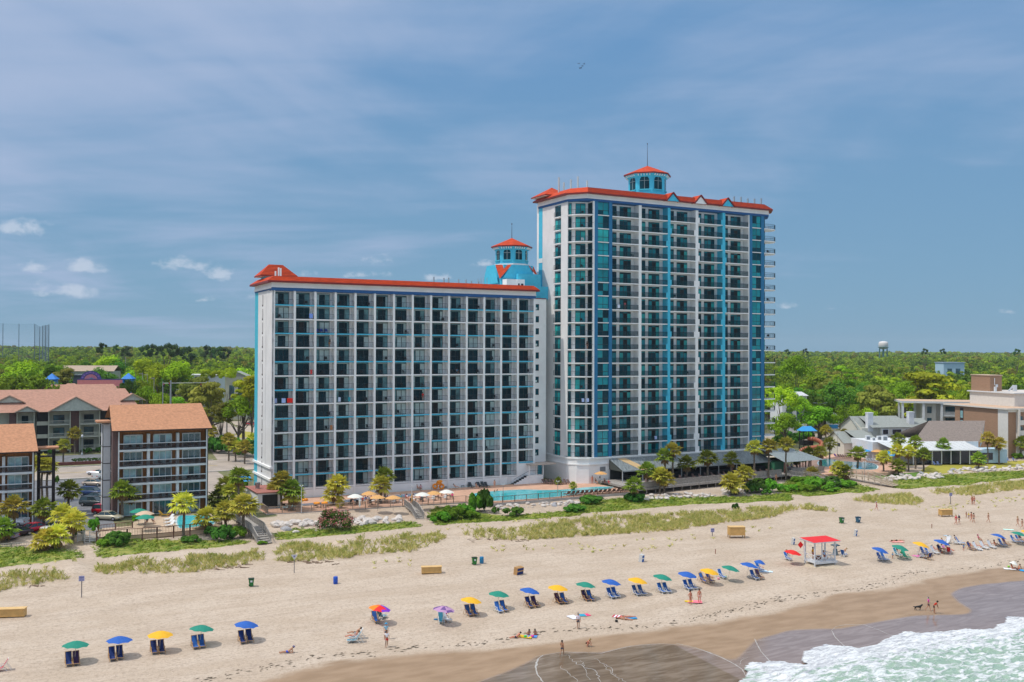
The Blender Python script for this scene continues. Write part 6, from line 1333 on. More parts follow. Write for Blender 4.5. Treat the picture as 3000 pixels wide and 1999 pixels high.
def person_meshes(kind):
    if kind in PM: return PM[kind]
    J=pose(kind); K=list(J); V=[J[k] for k in K]; E=[(K.index(a),K.index(b)) for a,b in EDG]; Rd=[RAD.get(k,RAD.get(k[:2],RAD.get(k[:3],(.05,.05)))) for k in K]
    for n,s in (('L',-1),('R',1)):   # a hand: palm and five fingers
        w=Vector(J['wr'+n]); e=Vector(J['el'+n]); d=(w-e).normalized(); sd=d.cross(Vector((0,1,0))); sd=sd.normalized() if sd.length>.1 else Vector((1,0,0)); pi=len(V); V.append(tuple(w+d*.06)); Rd.append((.030,.016)); E.append((K.index('wr'+n),pi))
        for q,l in enumerate((.055,.07,.078,.07,.055)):
            off=sd*(q-2)*.017
            if q==0: p1=w+d*.035-sd*.045; p2=p1+d*.04-sd*.012
            else: p1=w+d*.10+off; p2=p1+d*l*.8+Vector((0,-.012,0))
            a=len(V); V+= [tuple(p1),tuple(p2)]; Rd+=[(.0095,.009),(.008,.008)]; E+=[(pi,a),(a,a+1)]
    body=skin('body',V,E,Rd,K.index('pel'))
    def sub(name,ks,ed,f,cut=None):
        vs=[];rd=[]
        for k in ks:
            if isinstance(k,tuple): a,b,t=k; p=Vector(J[a]).lerp(Vector(J[b]),t); ra=RAD.get(a,RAD.get(a[:-1])); rb=RAD.get(b,RAD.get(b[:-1])); vs.append(tuple(p)); rd.append((f*(ra[0]*(1-t)+rb[0]*t),f*(ra[1]*(1-t)+rb[1]*t)))
            else: vs.append(J[k]); r_=RAD.get(k,RAD.get(k[:-1])); rd.append((r_[0]*f,r_[1]*f))
        return skin(name,vs,ed,rd,0)
    shorts=sub('shorts',[('pel','sp',.35),'pel','hipL','hipR',('hipL','knL',.6),('hipR','knR',.6)],[(0,1),(1,2),(1,3),(2,4),(3,5)],1.13)
    briefs=sub('swim_bottom',[('pel','sp',.15),'pel','hipL','hipR',('hipL','knL',.08),('hipR','knR',.08)],[(0,1),(1,2),(1,3),(2,4),(3,5)],1.10)
    shirt=sub('shirt',['ch','sp',('pel','sp',.2),('ch','nk',.55),'shL','shR',('shL','elL',.6),('shR','elR',.6)],[(0,1),(1,2),(0,3),(0,4),(0,5),(4,6),(5,7)],1.14)
    top=sub('swim_top',['ch',('ch','sp',.35),('ch','shL',.4),('ch','shR',.4)],[(0,1),(0,2),(0,3)],1.07)
    hd=Vector(J['hd']);ht=Vector(J['ht']);ns=Vector(J['ns']); bk=(hd-ns).normalized(); up=(ht-hd).normalized()
    hair=skin('hair',[tuple(hd+bk*.035+up*.03),tuple(ht+bk*.02+up*.005),tuple(hd+bk*.07-up*.03)],[(0,1),(0,2)],[(.095,.10),(.078,.08),(.06,.05)],0)
    lh=skin('hair',[tuple(hd+bk*.035+up*.03),tuple(ht+bk*.02+up*.005),tuple(hd+bk*.08-up*.06),tuple(hd+bk*.10-up*.20)],[(0,1),(0,2),(2,3)],[(.098,.10),(.08,.08),(.075,.05),(.05,.03)],0)
    hm=MB(); hm.tube(ht-up*.03+bk*.01,ht-up*.015+bk*.01,.17,.16,10); hm.tube(ht-up*.02+bk*.01,ht+up*.07+bk*.01,.10,.085,10); hat=hm.mesh('hat',None)
    PM[kind]=dict(body=body,shorts=shorts,swim_bottom=briefs,shirt=shirt,swim_top=top,hair=hair,long_hair=lh,hat=hat); return PM[kind]
def cm(hexc,r=.8): return M('cloth_'+hexc,H(hexc),rough=r,var=.06)
SKIN=[M('skin_tan',(.42,.20,.11),rough=.55,var=.06),M('skin_light',(.55,.29,.19),rough=.55,var=.06),M('skin_deep',(.20,.09,.05),rough=.55,var=.06),M('skin_red',(.55,.20,.12),rough=.55,var=.06)]
HAIR=[M('hair_dark',(.025,.015,.01),var=0),M('hair_brown',(.10,.05,.02),var=0),M('hair_blond',(.40,.27,.10),var=0),M('hair_grey',(.35,.33,.31),var=0)]
def person(loc,kind,rz,label,wear={},sk=0,hair=0,lh=False,sc=1.,group=None):
    P=person_meshes(kind); o=inst('person',P['body'],None,loc,rz,sc,label,'person',group)
    def setm(ob,mt): ob.material_slots[0].link='OBJECT'; ob.material_slots[0].material=mt
    setm(o,SKIN[sk])
    h=inst('hair',P['long_hair' if lh else 'hair'],o); setm(h,HAIR[hair])
    for k,c in wear.items(): w=inst(k,P[k],o); setm(w,cm(c))
    return o
# ---------------- fences, decks and stairs ----------------
wood=M('weathered_wood',(.36,.27,.205),rough=.9,var=.25,scale=3); greyd=M('grey_wood',(.34,.315,.29),rough=.9,var=.22,scale=3); redwood=M('dark_red_wood',(.14,.06,.045),rough=.8,var=.2,scale=3)
def fence(pts,z,h,label,mt,step=2.4,bal=.22,solid=False,name='wooden_railing',cap=.14,legs=0.):
    p0=Vector((*xy(*pts[0]),z)); r=empty(name,p0,0,label,'railing'); P=[Vector((*xy(*p),z))-p0 for p in pts]
    rb=MB();bb=MB();pb=MB()
    for i in range(len(P)-1):
        a,b=P[i],P[i+1]; L_=(b-a).length; n=max(1,round(L_/step)); up=Vector((0,0,1))
        rb.bar(a+up*h,b+up*h,cap,.06); rb.bar(a+up*(h*.12),b+up*(h*.12),.05,.08)
        for k in range(n+(i==len(P)-2)): q=a.lerp(b,k/n); pb=MB(); pb.bar(q-up*legs,q+up*h,.13,.13); pb.build('post',mt,r)
        if solid:
            m=int(L_/.16)
            for k in range(m): q=a.lerp(b,(k+.5)/m); bb.bar(q+up*.08,q+up*(h-.05),.13,.025)
        else:
            m=int(L_/bal)
            for k in range(m): q=a.lerp(b,(k+.5)/m); bb.bar(q+up*(h*.12),q+up*h,.035,.035)
    rb.build('rail',mt,r); bb.build('balusters',mt,r); return r
def deck(name,pts,z0,z1,mt,kind='structure',side=None):
    m=MB(); m.prism([xy(*p) for p in pts][::1],z0,z1,1,0); o=m.build(name,[mt,side or mt],kind=kind); 
    return o
salmon=M('salmon_paving',(.60,.36,.25),rough=.85,var=.10,scale=.7); tanp=M('tan_paving',(.56,.42,.30),rough=.85,var=.1,scale=.7)
deck('pool_deck',[(-5.2,-15.3),(7.5,-16.8),(20.5,-17.2),(31.5,-18.3),(31.5,-22.3),(67,-21.3),(67,-7),(61,-1),(-5.2,-.0)],2.4,3.80,salmon,side=M('pool_wall_concrete',(.42,.39,.36),rough=.9,var=.15,scale=.6))
wat=M('pool_water',(.05,.50,.56),rough=.06,col2=(.09,.60,.64),scale=1.2,spec=.6); wat2=M('lazy_river_water',(.05,.12,.22),rough=.06,var=.3,scale=.5,spec=.6); cop=M('pool_coping',(.55,.62,.62),rough=.6,var=.05)
def pool(name,pts,z,mt,dz=.012,w=.35,px=None):
    P=[Vector((*xy(*p),0)) for p in pts] if px is None else [L3(a,b,z) for a,b in pts]; c=sum(P,Vector())/len(P); c.z=0
    # smooth outline
    n=len(P); Q=[]
    for i in range(n):
        a,b,c2,d=P[i-1],P[i],P[(i+1)%n],P[(i+2)%n]
        for t in (0,.25,.5,.75): Q.append(.5*((2*b)+(c2-a)*t+(2*a-5*b+4*c2-d)*t*t+(3*b-a-3*c2+d)*t**3))
    m=MB(); m.poly([(q.x,q.y,z+dz+.012) for q in Q]); o=m.build(name,mt,kind='structure')
    m=MB(); N_=len(Q); 
    vs=[(q.x,q.y,z+dz+.03) for q in Q]+[tuple((q.x+(q.x-c.x)/max(.1,math.hypot(q.x-c.x,q.y-c.y))*w,q.y+(q.y-c.y)/max(.1,math.hypot(q.x-c.x,q.y-c.y))*w,z+dz+.03)) for q in Q]
    m.add(vs,[(i,(i+1)%N_,N_+(i+1)%N_,N_+i) for i in range(N_)]); m.build('pool_edge',cop,kind='structure')
pool('swimming_pool',[(33.8,-16.1),(35.5,-11.5),(38.5,-8.9),(44,-8.4),(49,-9.2),(52,-11.5),(56.7,-12.4),(61,-11.6),(66,-12.4),(66.3,-14.8),(60,-17.2),(54,-19.4),(47,-20.4),(38,-19.8),(34.3,-18)],3.8,wat)
pool('lazy_river',[(1,-9.6),(1,-7.6),(8,-6.9),(16,-5.4),(24,-4.2),(29,-4.4),(30,-6.2),(26,-7.2),(18,-7.9),(8,-9.4)],3.8,wat2)
pool('lazy_river_inlet',[(-1.6,-10.4),(-1.4,-8.2),(2.2,-8.0),(2.2,-10.0)],3.8,wat,.03)
fence([(-4.8,-9.5),(-4.9,-15.2),(7.5,-16.7),(19.2,-17.2)],3.8,1.15,'brown wooden railing along the left part of the hotel pool deck',wood,legs=.8)
fence([(21.6,-17.3),(31.4,-18.2),(31.4,-22.1)],3.8,1.15,'brown wooden railing right of the middle deck stairs',wood,legs=.8)
fence([(32,-22.2),(50,-21.7),(66.8,-21.2)],3.8,1.15,'dark brown railing on top of the concrete pool wall',M('brown_rail',(.16,.085,.055),var=.15),step=2.6,bal=.3)
def stairs(s,v0,v1,z0,z1,w,label,mt,name='beach_stairs',rz=0.,run=None,n=6):
    x,y=xy(s,v0); r=empty(name,(x,y,0),A+rz,label,'stairs'); m=MB()
    if run: m.box(-w/2,w/2,-run,0,z0-.15,z0,0)
    y0=-(run or 0); L_=abs(v1-v0)-(run or 0)
    for i in range(n): m.box(-w/2,w/2,y0-L_*(i+1)/n,y0-L_*i/n+.03,z0-(z0-z1)*(i+1)/n-.06,z0-(z0-z1)*(i+1)/n+.0,0)
    m.build('treads',mt,r)
    for sg in (-1,1):
        m=MB(); x=sg*w/2
        m.bar((x,0,z0+1.05),(x,y0,z0+1.05),.12,.08); m.bar((x,y0,z0+1.05),(x,y0-L_,z1+1.05),.12,.10); m.bar((x,y0,z0-.1),(x,y0-L_,z1-.05),.08,.28); m.bar((x,0,z0-.1),(x,y0,z0-.1),.08,.22)
        k=0
        while k<=abs(v1-v0): 
            yy=-k; zz=z0 if -yy<=-y0 else z0-(z0-z1)*((-yy+y0)/L_); m.bar((x,yy,zz-1.0 if zz>z1+.3 else zz-.3),(x,yy,zz+1.05),.11,.11); k+=1.5
        k=.15
        while k<abs(v1-v0): yy=-k; zz=z0 if -yy<=-y0 else z0-(z0-z1)*((-yy+y0)/L_); m.bar((x,yy,zz+.05),(x,yy,zz+1.0),.035,.035); k+=.22
        m.build('handrail',mt,r)
    return r
stairs(-10.2,-17,-35.8,4.0,2.85,2.0,'long weathered boardwalk with stairs down to the sand left of the hotel deck',greyd,run=13.8)
stairs(20.2,-17.2,-28.0,3.9,3.0,1.35,'short grey wooden stairs from the middle of the hotel pool deck',greyd,rz=R(-10),run=6.2)
stairs(-33.7,-22.5,-26.4,3.75,3.0,1.9,'concrete beach steps with white gate beside the parking lot',M('concrete'),n=5)
stairs(112.5,-17.0,-30.5,4.3,3.2,2.0,'grey steps from the tower boardwalk down to the sand',greyd,rz=R(6),run=8)
stairs(124.5,-23,-34.8,4.5,3.15,2.1,'wide sunlit wooden stairs beside the resort lawn',M('pale_wood',(.50,.41,.32),rough=.9,var=.2,scale=3),rz=R(10),run=5.5,n=9)
# lean-to awning terrace below the tower
deckz=4.4
deck('tower_terrace',[(67.4,-21.6),(90,-19.2),(111,-17.0),(124,-16.5),(124,-5),(68,-7.2)],3.95,deckz,greyd)
fence([(68,-21.3),(90,-18.9),(110.5,-16.8)],deckz,1.15,'grey solid board railing along the tower boardwalk',greyd,solid=True,legs=1.8)
fence([(114,-16.4),(124,-16.3)],deckz,1.15,'grey solid board railing before the pavilion',greyd,solid=True,legs=1.6)
fence([(124,-21.5),(126.5,-16)],4.5,1.1,'grey railing between the pavilion and the right stairs',greyd,legs=1.2)
metalr=M('grey_metal_roof',(.20,.23,.24),rough=.45,var=.35,scale=.8,stretch=(5,.4,1)); 
r=empty('awning',(TX,TY,0),TWR,'long grey ribbed metal awning along the foot of the tower','awning')
m=MB(); m.quad((3.4,-5.4,6.75),(45.5,-5.4,6.75),(45.5,-.35,8.75),(3.4,-.35,8.75),0); m.quad((3.4,-5.4,6.55),(45.5,-5.4,6.55),(45.5,-5.4,6.77),(3.4,-5.4,6.77),1)
for k in range(53): u=3.6+k*.8; m.bar((u,-5.4,6.78),(u,-.36,8.78),.07,.05,1)
m.build('metal_roof',[metalr,M('metal_seam',(.30,.33,.34),rough=.4,var=.05)],r)
m=MB(); m.quad((8.2,-5.42,6.80),(10.4,-5.42,6.80),(7.7,-.37,8.80),(5.5,-.37,8.80)); m.build('tan_roof_panel',M('tan_metal_panel',(.62,.42,.20),rough=.5,var=.05),r)
m=MB(); m.add([(3.4,-5.3,6.6),(3.4,-.3,6.6),(3.4,-.3,8.7)],[(0,1,2)],0); m.build('end_panel',[M('dark_olive_panel',(.06,.07,.06))],r)
for k in range(9): m=MB(); u=3.5+k*5.2; m.box(u-.08,u+.08,-5.3,-5.14,deckz-.5,6.7,0); m.build('post',M('post_grey',(.45,.47,.48),var=.05),r)
m=MB(); m.box(3.6,45.4,-.5,-.32,deckz,8.5,0); m.box(6,45,-3.6,-1.2,deckz,deckz+1.1,0); m.build('dark_back_and_counter',M('dark_interior',(.015,.02,.022),var=.3),r)  # blackish back box paints in the dark under the awning, counter in front
r=empty('pavilion',(*xy(115,-9.8),0),TWR+R(1),'open pavilion with hipped grey metal roof right of the awning','pavilion')
m=MB(); a=[(-3.5,-6.3),(9.2,-6.3),(9.8,2.5),(-3.5,2.5)]; m.quad((-3.2,-6.3,7.0),(9.2,-6.3,7.0),(4.6,-.5,9.4),(-4.5,-.5,9.4),0); m.add([(9.2,-6.3,7.0),(11.5,4,7.0),(4.6,-.5,9.4)],[(0,1,2)],0); m.quad((4.6,-.5,9.4),(11.5,4,7.0),(-4.5,6,7.0),(-4.5,-.5,9.4),0)
for k in range(16): t=k/16; m.bar((-3.2+12.4*t,-6.3,7.03),(-4.5+9.1*t,-.5,9.43),.07,.05,1)
m.build('metal_roof',[M('pavilion_metal_roof',(.27,.32,.33),rough=.4,var=.1),MC['metal_seam']],r)
for x,y in ((-2.8,-5.9),(2,-5.9),(5.5,-5.9),(8.9,-5.9),(10.8,3.6),(8.9,-1)): m=MB(); m.box(x-.1,x+.1,y-.1,y+.1,deckz,7,0); m.build('post',redwood,r)
m=MB(); m.box(-3,0,-3,3,deckz,6.8,0); m.box(-.5,3,-.5,3,deckz,6.9,1); m.build('kiosk',[M('kiosk_green',(.03,.16,.08)),MC['dark_interior']],r)
# ---------------- pool furniture ----------------
canv=M('tan_thatch',(.66,.36,.13),rough=.9,var=.12,scale=5); canw=M('white_canvas',(.72,.72,.66),rough=.8,var=.04); tgreen=M('green_canvas',(.01,.24,.16),rough=.8,var=.06)
def umb_mb(R0,drop,scal=8,ruffle=0.):
    m=MB(); n=scal; top=(0,0,drop)
    for i in range(n):
        a=2*math.pi*i/n;b=2*math.pi*(i+1)/n; c=(a+b)/2
        pts=[]
        for rr_,zz in ((.35,.80),(.72,.42),(1.,.0)): pts.append([(R0*rr_*math.cos(a),R0*rr_*math.sin(a),drop*zz),(R0*rr_*math.cos(c)*.93,R0*rr_*math.sin(c)*.93,drop*zz+.02-(ruffle if rr_==1 else 0)*0+(.03 if rr_==1 else 0)),(R0*rr_*math.cos(b),R0*rr_*math.sin(b),drop*zz)])
        m.add([top]+pts[0],[(0,1,2),(0,2,3)],0,False)
        for q in range(2): m.add(pts[q]+pts[q+1],[(0,3,4,1),(1,4,5,2)],0,False)
    return m
def patio_umb(px,py,mt,label,R0=1.45,H_=2.3,z=3.8,closed=False):
    p=L3(px,py,z+H_+.1); p.z=z; r=empty('patio_umbrella',p,random.random(),label,'umbrella','umbrellas on the pool decks'); m=MB(); m.tube((0,0,0),(0,0,H_+.5),.03,None,6); m.build('pole',woodp,r)
    if closed: m=MB(); m.lathe([(.05,H_-1.3),(.17,H_-1.0),(.12,H_),(.02,H_+.4)],8)
    else: m=umb_mb(R0,.55); m.xf(Matrix.Translation((0,0,H_-.05)))
    m.build('canopy',mt,r)
for px,py,mt,lab in ((1081,1446,canv,'tan thatched umbrella at the back of the three on the hotel deck'),(1106,1457,canv,'tan thatched umbrella in the middle of the three on the hotel deck'),(1152,1458,canv,'tan thatched umbrella right of the three on the hotel deck'),(1040,1454,canw,'white umbrella left of the tan ones on the hotel deck'),(1237,1449,canw,'white umbrella right of the closed tan one'),(1271,1445,canv,'tan umbrella between the two white ones'),(1308,1441,canw,'white umbrella nearest the swimming pool'),(1760,1387,canv,'tan umbrella at the foot of the tower')):
    patio_umb(px,py,mt,lab)
patio_umb(1054,1463,canw,'closed white umbrella beside the deck railing',closed=True); patio_umb(1207,1449,canv,'closed tan umbrella near the deck stairs',closed=True)
for px,py,mt,lab in ((407,1497,tgreen,'green umbrella at the back of the small motel deck'),(424,1504,M('beige_canvas',(.60,.43,.30),var=.05),'beige umbrella on the small motel deck'),(425,1515,tgreen,'green umbrella in front of the beige one on the motel deck')): patio_umb(px,py,mt,lab,1.5,2.1,3.82)
bluec=M('blue_canvas',(.03,.28,.62),rough=.8,var=.05)
for px,py,mt,lab in ((2532,1320,bluec,'blue umbrella left of the orange one at the resort'),(2555,1318,M('orange_canvas',(.75,.30,.08),var=.05),'orange umbrella at the resort pool bar'),(2572,1322,canv,'tan umbrella at the resort pool bar'),(2600,1326,bluec,'blue umbrella right of the resort pool bar'),(2612,1333,bluec,'lower blue umbrella right of the resort pool bar'),(2520,1313,bluec,'small blue umbrella behind the resort bar')): patio_umb(px,py,mt,lab,1.8,2.4,4.0)
def lounger_mb(c):   # low adjustable pool chair, head at +y
    m=MB(); 
    for x in (-.3,.3): m.bar((x,-.95,.3),(x,.25,.32),.05,.05); m.bar((x,.25,.32),(x,.85,.95),.05,.05); m.bar((x,-.8,0),(x,-.8,.3),.05,.05); m.bar((x,.3,0),(x,.25,.32),.05,.05); m.bar((x,.7,0),(x,.62,.7),.04,.04)
    m.box(-.28,.28,-.95,.25,.31,.35); m.add([(-.28,.25,.33),(.28,.25,.33),(.28,.85,.97),(-.28,.85,.97)],[(0,1,2,3)]); m.add([(-.28,.27,.29),(.28,.27,.29),(.28,.88,.93),(-.28,.88,.93)],[(3,2,1,0)]); return m
ML={k:lounger_mb(0).mesh('pool_lounger',mt) for k,mt in dict(dark=M('dark_sling',(.025,.035,.045),rough=.7,var=.1),blue=M('blue_sling',(.10,.42,.70),rough=.7,var=.05),brown=M('brown_sling',(.16,.10,.09),rough=.7,var=.1),white=patio_white,yellow=M('yellow_sling',(.75,.42,.04),var=.05),purple=M('purple_sling',(.12,.04,.28),var=.05)).items()}
def loung(px,py,k,lab,g,rz=0.,z=3.8): p=L3(px,py+5,z); return inst('pool_lounger',ML[k],None,p,A+rz,1,lab,'lounger',g)
for i,(px,py,k) in enumerate([(911,1446,'dark'),(947,1443,'dark'),(1000,1441,'blue'),(1015,1440,'blue'),(1027,1438,'dark'),(1053,1436,'dark'),(1067,1436,'dark'),(1083,1434,'dark'),(1140,1431,'dark'),(1168,1431,'dark'),(1182,1430,'dark'),(1192,1430,'dark'),(1219,1429,'dark'),(1247,1427,'dark'),(1300,1425,'dark'),(1340,1421,'dark'),(1351,1421,'dark'),(1365,1420,'dark'),(1380,1423,'dark'),(1404,1422,'dark'),(1416,1421,'dark'),(1426,1422,'dark')]):
    if k=='blue': lab=['left of the two light blue pool loungers against the hotel wall','right of the two light blue pool loungers against the hotel wall'][px>1010]; g=None
    else: lab='dark pool lounger standing against the foot of the lower hotel block'; g='dark loungers along the hotel wall'
    loung(px,py,k,lab,g)
for i in range(8): loung(1597+i*10.5,1413+(i%2),'brown','brown lounger with towels in the row between the two hotel blocks','brown loungers between the blocks',R(20))
for i in range(14): loung(1662+i*13.2,1447-i*.75,'brown','brown lounger in the row behind the pool wall railing','brown loungers behind the pool railing',R(180))
for i in range(46): 
    s_=74+i%23*1.9; v=-16.3+(i//23)*2.6+.09*(s_-74); inst('patio_chair',ML['brown'],None,(*xy(s_,v),deckz),A+random.uniform(-.5,.5),.8,'brown seat in the rows on the boardwalk terrace below the awning','chair','brown seats on the boardwalk terrace')
loung(480,1508,'yellow','yellow lounger on the small motel deck',None,R(60),3.82)
for i,(x,y) in enumerate(((495,1520),(496,1529),(498,1538))): loung(x,y,'white',['rear','middle','front'][i]+' one of three white loungers beside the small pool','white loungers by the small pool',R(-60),3.82)
loung(2452,1336,'purple','purple lounger at the left end of the resort row',None,R(10),4.0)
for i in range(6): loung(2462+i*7,1337+i*.6,'brown','red brown lounger in the row by the resort pool','red brown loungers at the resort',R(10),4.0)
for i in range(4): loung(2546+i*8,1349+i*.5,'white','white lounger in the row before the resort bar','white loungers at the resort',R(10),4.0)
# orange inner tubes
def torus(R0,r0,n=16,k=8):
    m=MB(); vs=[((R0+r0*math.cos(2*math.pi*j/k))*math.cos(2*math.pi*i/n),(R0+r0*math.cos(2*math.pi*j/k))*math.sin(2*math.pi*i/n),r0*math.sin(2*math.pi*j/k)) for i in range(n) for j in range(k)]
    m.add(vs,[(i*k+j,((i+1)%n)*k+j,((i+1)%n)*k+(j+1)%k,i*k+(j+1)%k) for i in range(n) for j in range(k)],0,True); return m
tub=torus(.42,.2).mesh('inner_tube',M('orange_vinyl',(.85,.30,.01),rough=.35,var=.04))
for px,py,z,rot,lab in ((893,1464,4.0,(0,0,0),'orange tube lying on the deck by the lazy river'),(928,1475,4.6,(0,0,0),'orange tube on a white stand, left'),(951,1474,4.6,(0,0,0),'orange tube on a white stand, right'),(1275,1425,4.45,(1.2,0,.3),'lower left tube of the orange stack'),(1294,1426,4.45,(1.2,0,-.2),'lower right tube of the orange stack'),(1286,1416,5.2,(.2,.1,0),'middle tube of the orange stack'),(1288,1411,5.55,(.1,-.1,0),'topmost tube of the orange stack'),(2437,1371,4.6,(1.3,0,0),'tube ring at the resort slide foot')):
    p=L3(px,py,z); inst('inner_tube',tub,None,p,0,1.0,lab,'inner tube','orange inner tubes',rot=rot)
for px,py,lab in ((928,1481,'white stand under the left orange tube'),(951,1480,'white stand under the right orange tube')):
    p=L3(px,py+4,3.82); m=MB(); 
    for a in range(4): m.bar((.3*math.cos(a*1.57),.3*math.sin(a*1.57),0),(.15*math.cos(a*1.57),.15*math.sin(a*1.57),.7),.04,.04)
    m.box(-.35,.35,-.35,.35,.68,.72); m.build('stand',patio_white,None,lab,'stand',loc=p)
p=L3(875,1487,3.82); m=MB(); m.box(-.5,.5,-.35,.35,0,1.0); m.box(-.4,.4,-.36,-.35,.15,.6); m.build('towel_cabinet',[wood],None,'small wooden towel cabinet by the lazy river','cabinet',loc=p,rz=A)
def table(px,py,z,lab,g):
    p=L3(px,py,z); r=empty('patio_table',p,A,lab,'table',g); m=MB(); m.lathe([(.5,.70),(.5,.74)],12); m.build('table_top',patio_white if random.random()<.4 else patio_dark,r); m=MB(); m.tube((0,0,0),(0,0,.7),.04); m.lathe([(.25,0),(.22,.04)],8); m.build('table_base',patio_dark,r)
for px,py in ((1052,1478),(1090,1479),(1118,1475),(1160,1474),(1210,1472),(1240,1469),(1275,1466),(1310,1463),(1035,1476)):
    table(px,py,3.8,'small round table on the crowded pool deck behind the railing','tables on the crowded pool deck')
    for a in (0.3,2.2,4.2): q=L3(px,py,3.8)+Vector((.85*math.cos(a),.85*math.sin(a),0)); inst('patio_chair',ME_CHAIRW if random.random()<.35 else ME_CHAIR,None,q,a+1.57,1,'patio chair at a round table on the crowded pool deck','chair','chairs on the crowded pool deck')
for px,py in ((800,1490),(835,1492),(930,1490)): 
    for a in (0.3,2.2): q=L3(px,py,3.8)+Vector((.85*math.cos(a),.85*math.sin(a),0)); inst('patio_chair',ME_CHAIR,None,q,a+1.57,1,'dark patio chair behind the left end of the deck railing','chair','chairs at the left end of the deck')
# planters with small palms
plant=M('planter_olive',(.16,.15,.08),var=.1)
for k,(px,py,lab) in enumerate(((1209,1428,'round planter with a small palm against the hotel wall, right'),(1155,1437,'round planter with a fan plant against the hotel wall, middle'),(1036,1441,'round planter with a fan plant against the hotel wall, left'),(1263,1430,'round planter beside the orange tube stack'),(1313,1426,'planter right of the orange tube stack'),(996,1488,'pale planter behind the oleander'),(1679,1434,'planter with spiky plant on the pool edge'),(1635,1420,'planter before the loungers between the blocks'))):
    p=L3(px,py,3.82); r=empty('planter',p,0,lab,'planter'); m=MB(); m.lathe([(.35,0),(.55,.6),(.5,.62)],10); m.build('pot',plant if k!=5 else crm,r); f,dm,tm,HH=PALMS[1][k%3]; o=inst('plant',f,r,(0,0,.2)); o.scale=(.5,.5,.5)
# lamp posts of the deck
for px,py,top,lab in ((883,1503,1425,'white deck lamp post near the left railing'),(1206,1475,1425,'white deck lamp post by the deck stairs'),(1312,1435,1395,'tall white pole behind the deck umbrellas'),(1474,1472,1421,'twin headed deck lamp on the pool railing'),(1634,1455,1412,'deck lamp at the right part of the pool railing'),(2038,1400,1372,'white pole at the middle of the tower boardwalk'),(2235,1385,1362,'white pole at the pavilion'),(2533,1410,1355,'weathered post beside the right beach stairs'),(2453,1345,1270,'thin lamp pole before the house gable'),(2337,1300,1280,'thin pole left of the slide')):
    p=L3(px,py,3.8); h=(py-top)*p.y/FP; r=empty('lamp_post',p,0,lab,'lamp post'); m=MB(); m.tube((0,0,0),(0,0,h),.055,.05,6); m.build('post',panelw if 'white' in lab else woodp,r); m=MB(); m.tube((-.25,0,h),(.25,0,h),.04); m.box(-.3,-.15,-.1,.1,h,h+.2); m.box(.15,.3,-.1,.1,h,h+.2); m.build('lamp_head',panelw,r)
p=L3(2572,1310,4.0); m=MB(); m.tube((0,0,0),(0,0,6.2),.12,.09); m.build('red_pole',M('red_pole',(.45,.05,.03),var=.05),None,'tall red pole at the resort pool bar','pole',loc=p)
# small pool of the brown motel
deckL=[(283,1576),(300,1548),(385,1541),(400,1518),(612,1500),(650,1533),(652,1548)]
m=MB(); m.prism([tuple(L3(a,b,3.82)[:2]) for a,b in deckL],3.2,3.82,0); m.build('motel_pool_deck',tanp,kind='structure')
pool('motel_pool',[(523,1514),(563,1511),(606,1508),(628,1534),(575,1543),(526,1547)],3.82,wat,px=1)
def svp(px,py,z): return sv(*L3(px,py,z)[:2])
fence([svp(283,1578,3.82),svp(460,1566,3.82),svp(650,1549,3.82)],3.82,1.1,'dark red brown railing along the small motel pool deck',redwood,step=2.2,legs=.9)
fence([svp(287,1558,3.82),svp(388,1547,3.82)],3.82,1.0,'short dark red railing between the motel deck and the parking lot',redwood)
m=MB(); m.box(0,5,0,.08,0,1.3); p=G(210,1585); 
for px,lab in ((238,'left white gate panel of the beach path'),(273,'right white gate panel of the beach path')):
    p=G(px,1588); r=empty('gate_panel',p,A,lab,'gate'); m=MB(); m.box(-.5,.5,-.03,.03,1.5,1.58); m.box(-.5,.5,-.03,.03,.15,.22); m.box(-.55,-.45,-.06,.06,0,1.7); m.box(.45,.55,-.06,.06,0,1.7)
    for k in range(7): m.box(-.4+k*.13,-.36+k*.13,-.02,.02,.2,1.5)
    m.build('panel',panelw,r)
fence([svp(-30,1604,3.4),svp(95,1596,3.4)],3.3,.5,'low pale edging beam at the left edge of the bank',greyd,step=3)
# low building beside the left side wall of the hotel
x,y=xy(-5.2,-11.5); r=empty('side_bar',(x,y,3.7),A,'low white walled pool bar with red brown roof left of the hotel block','bar'); m=MB(); m.box(-.2,3.8,1.5,11,0,2.9); m.build('wall',white,r); m=MB(); m.box(-.4,4.0,1.2,11.2,2.9,3.05); m.build('roof',M('terracotta_flat_roof',(.36,.13,.10),var=.08),r); m=MB(); m.box(.6,3.3,1.45,1.52,.3,2.6); m.build('opening',MC['dark_interior'],r); m=MB(); m.lathe([(.4,3.05),(.4,3.6),(.55,3.7),(.5,4.2)],10,0,(1.0,7)); m.build('roof_vent',galv,r)
# blue awning near palms left of hotel
p=L3(716,1400,7.0); p.z=3.8; r=empty('blue_shelter',p,A,'small blue roofed shelter among the palms left of the hotel','shelter'); m=MB(); m.quad((-1.3,-1.1,2.6),(1.3,-1.1,2.6),(1.3,1.1,3.4),(-1.3,1.1,3.4)); m.build('roof',bluec,r); m=MB()
for a in (-1.1,1.1): m.box(a-.05,a+.05,-1,-.9,0,2.6); m.box(a-.05,a+.05,.9,1,0,3.3)
m.build('posts',woodp,r)
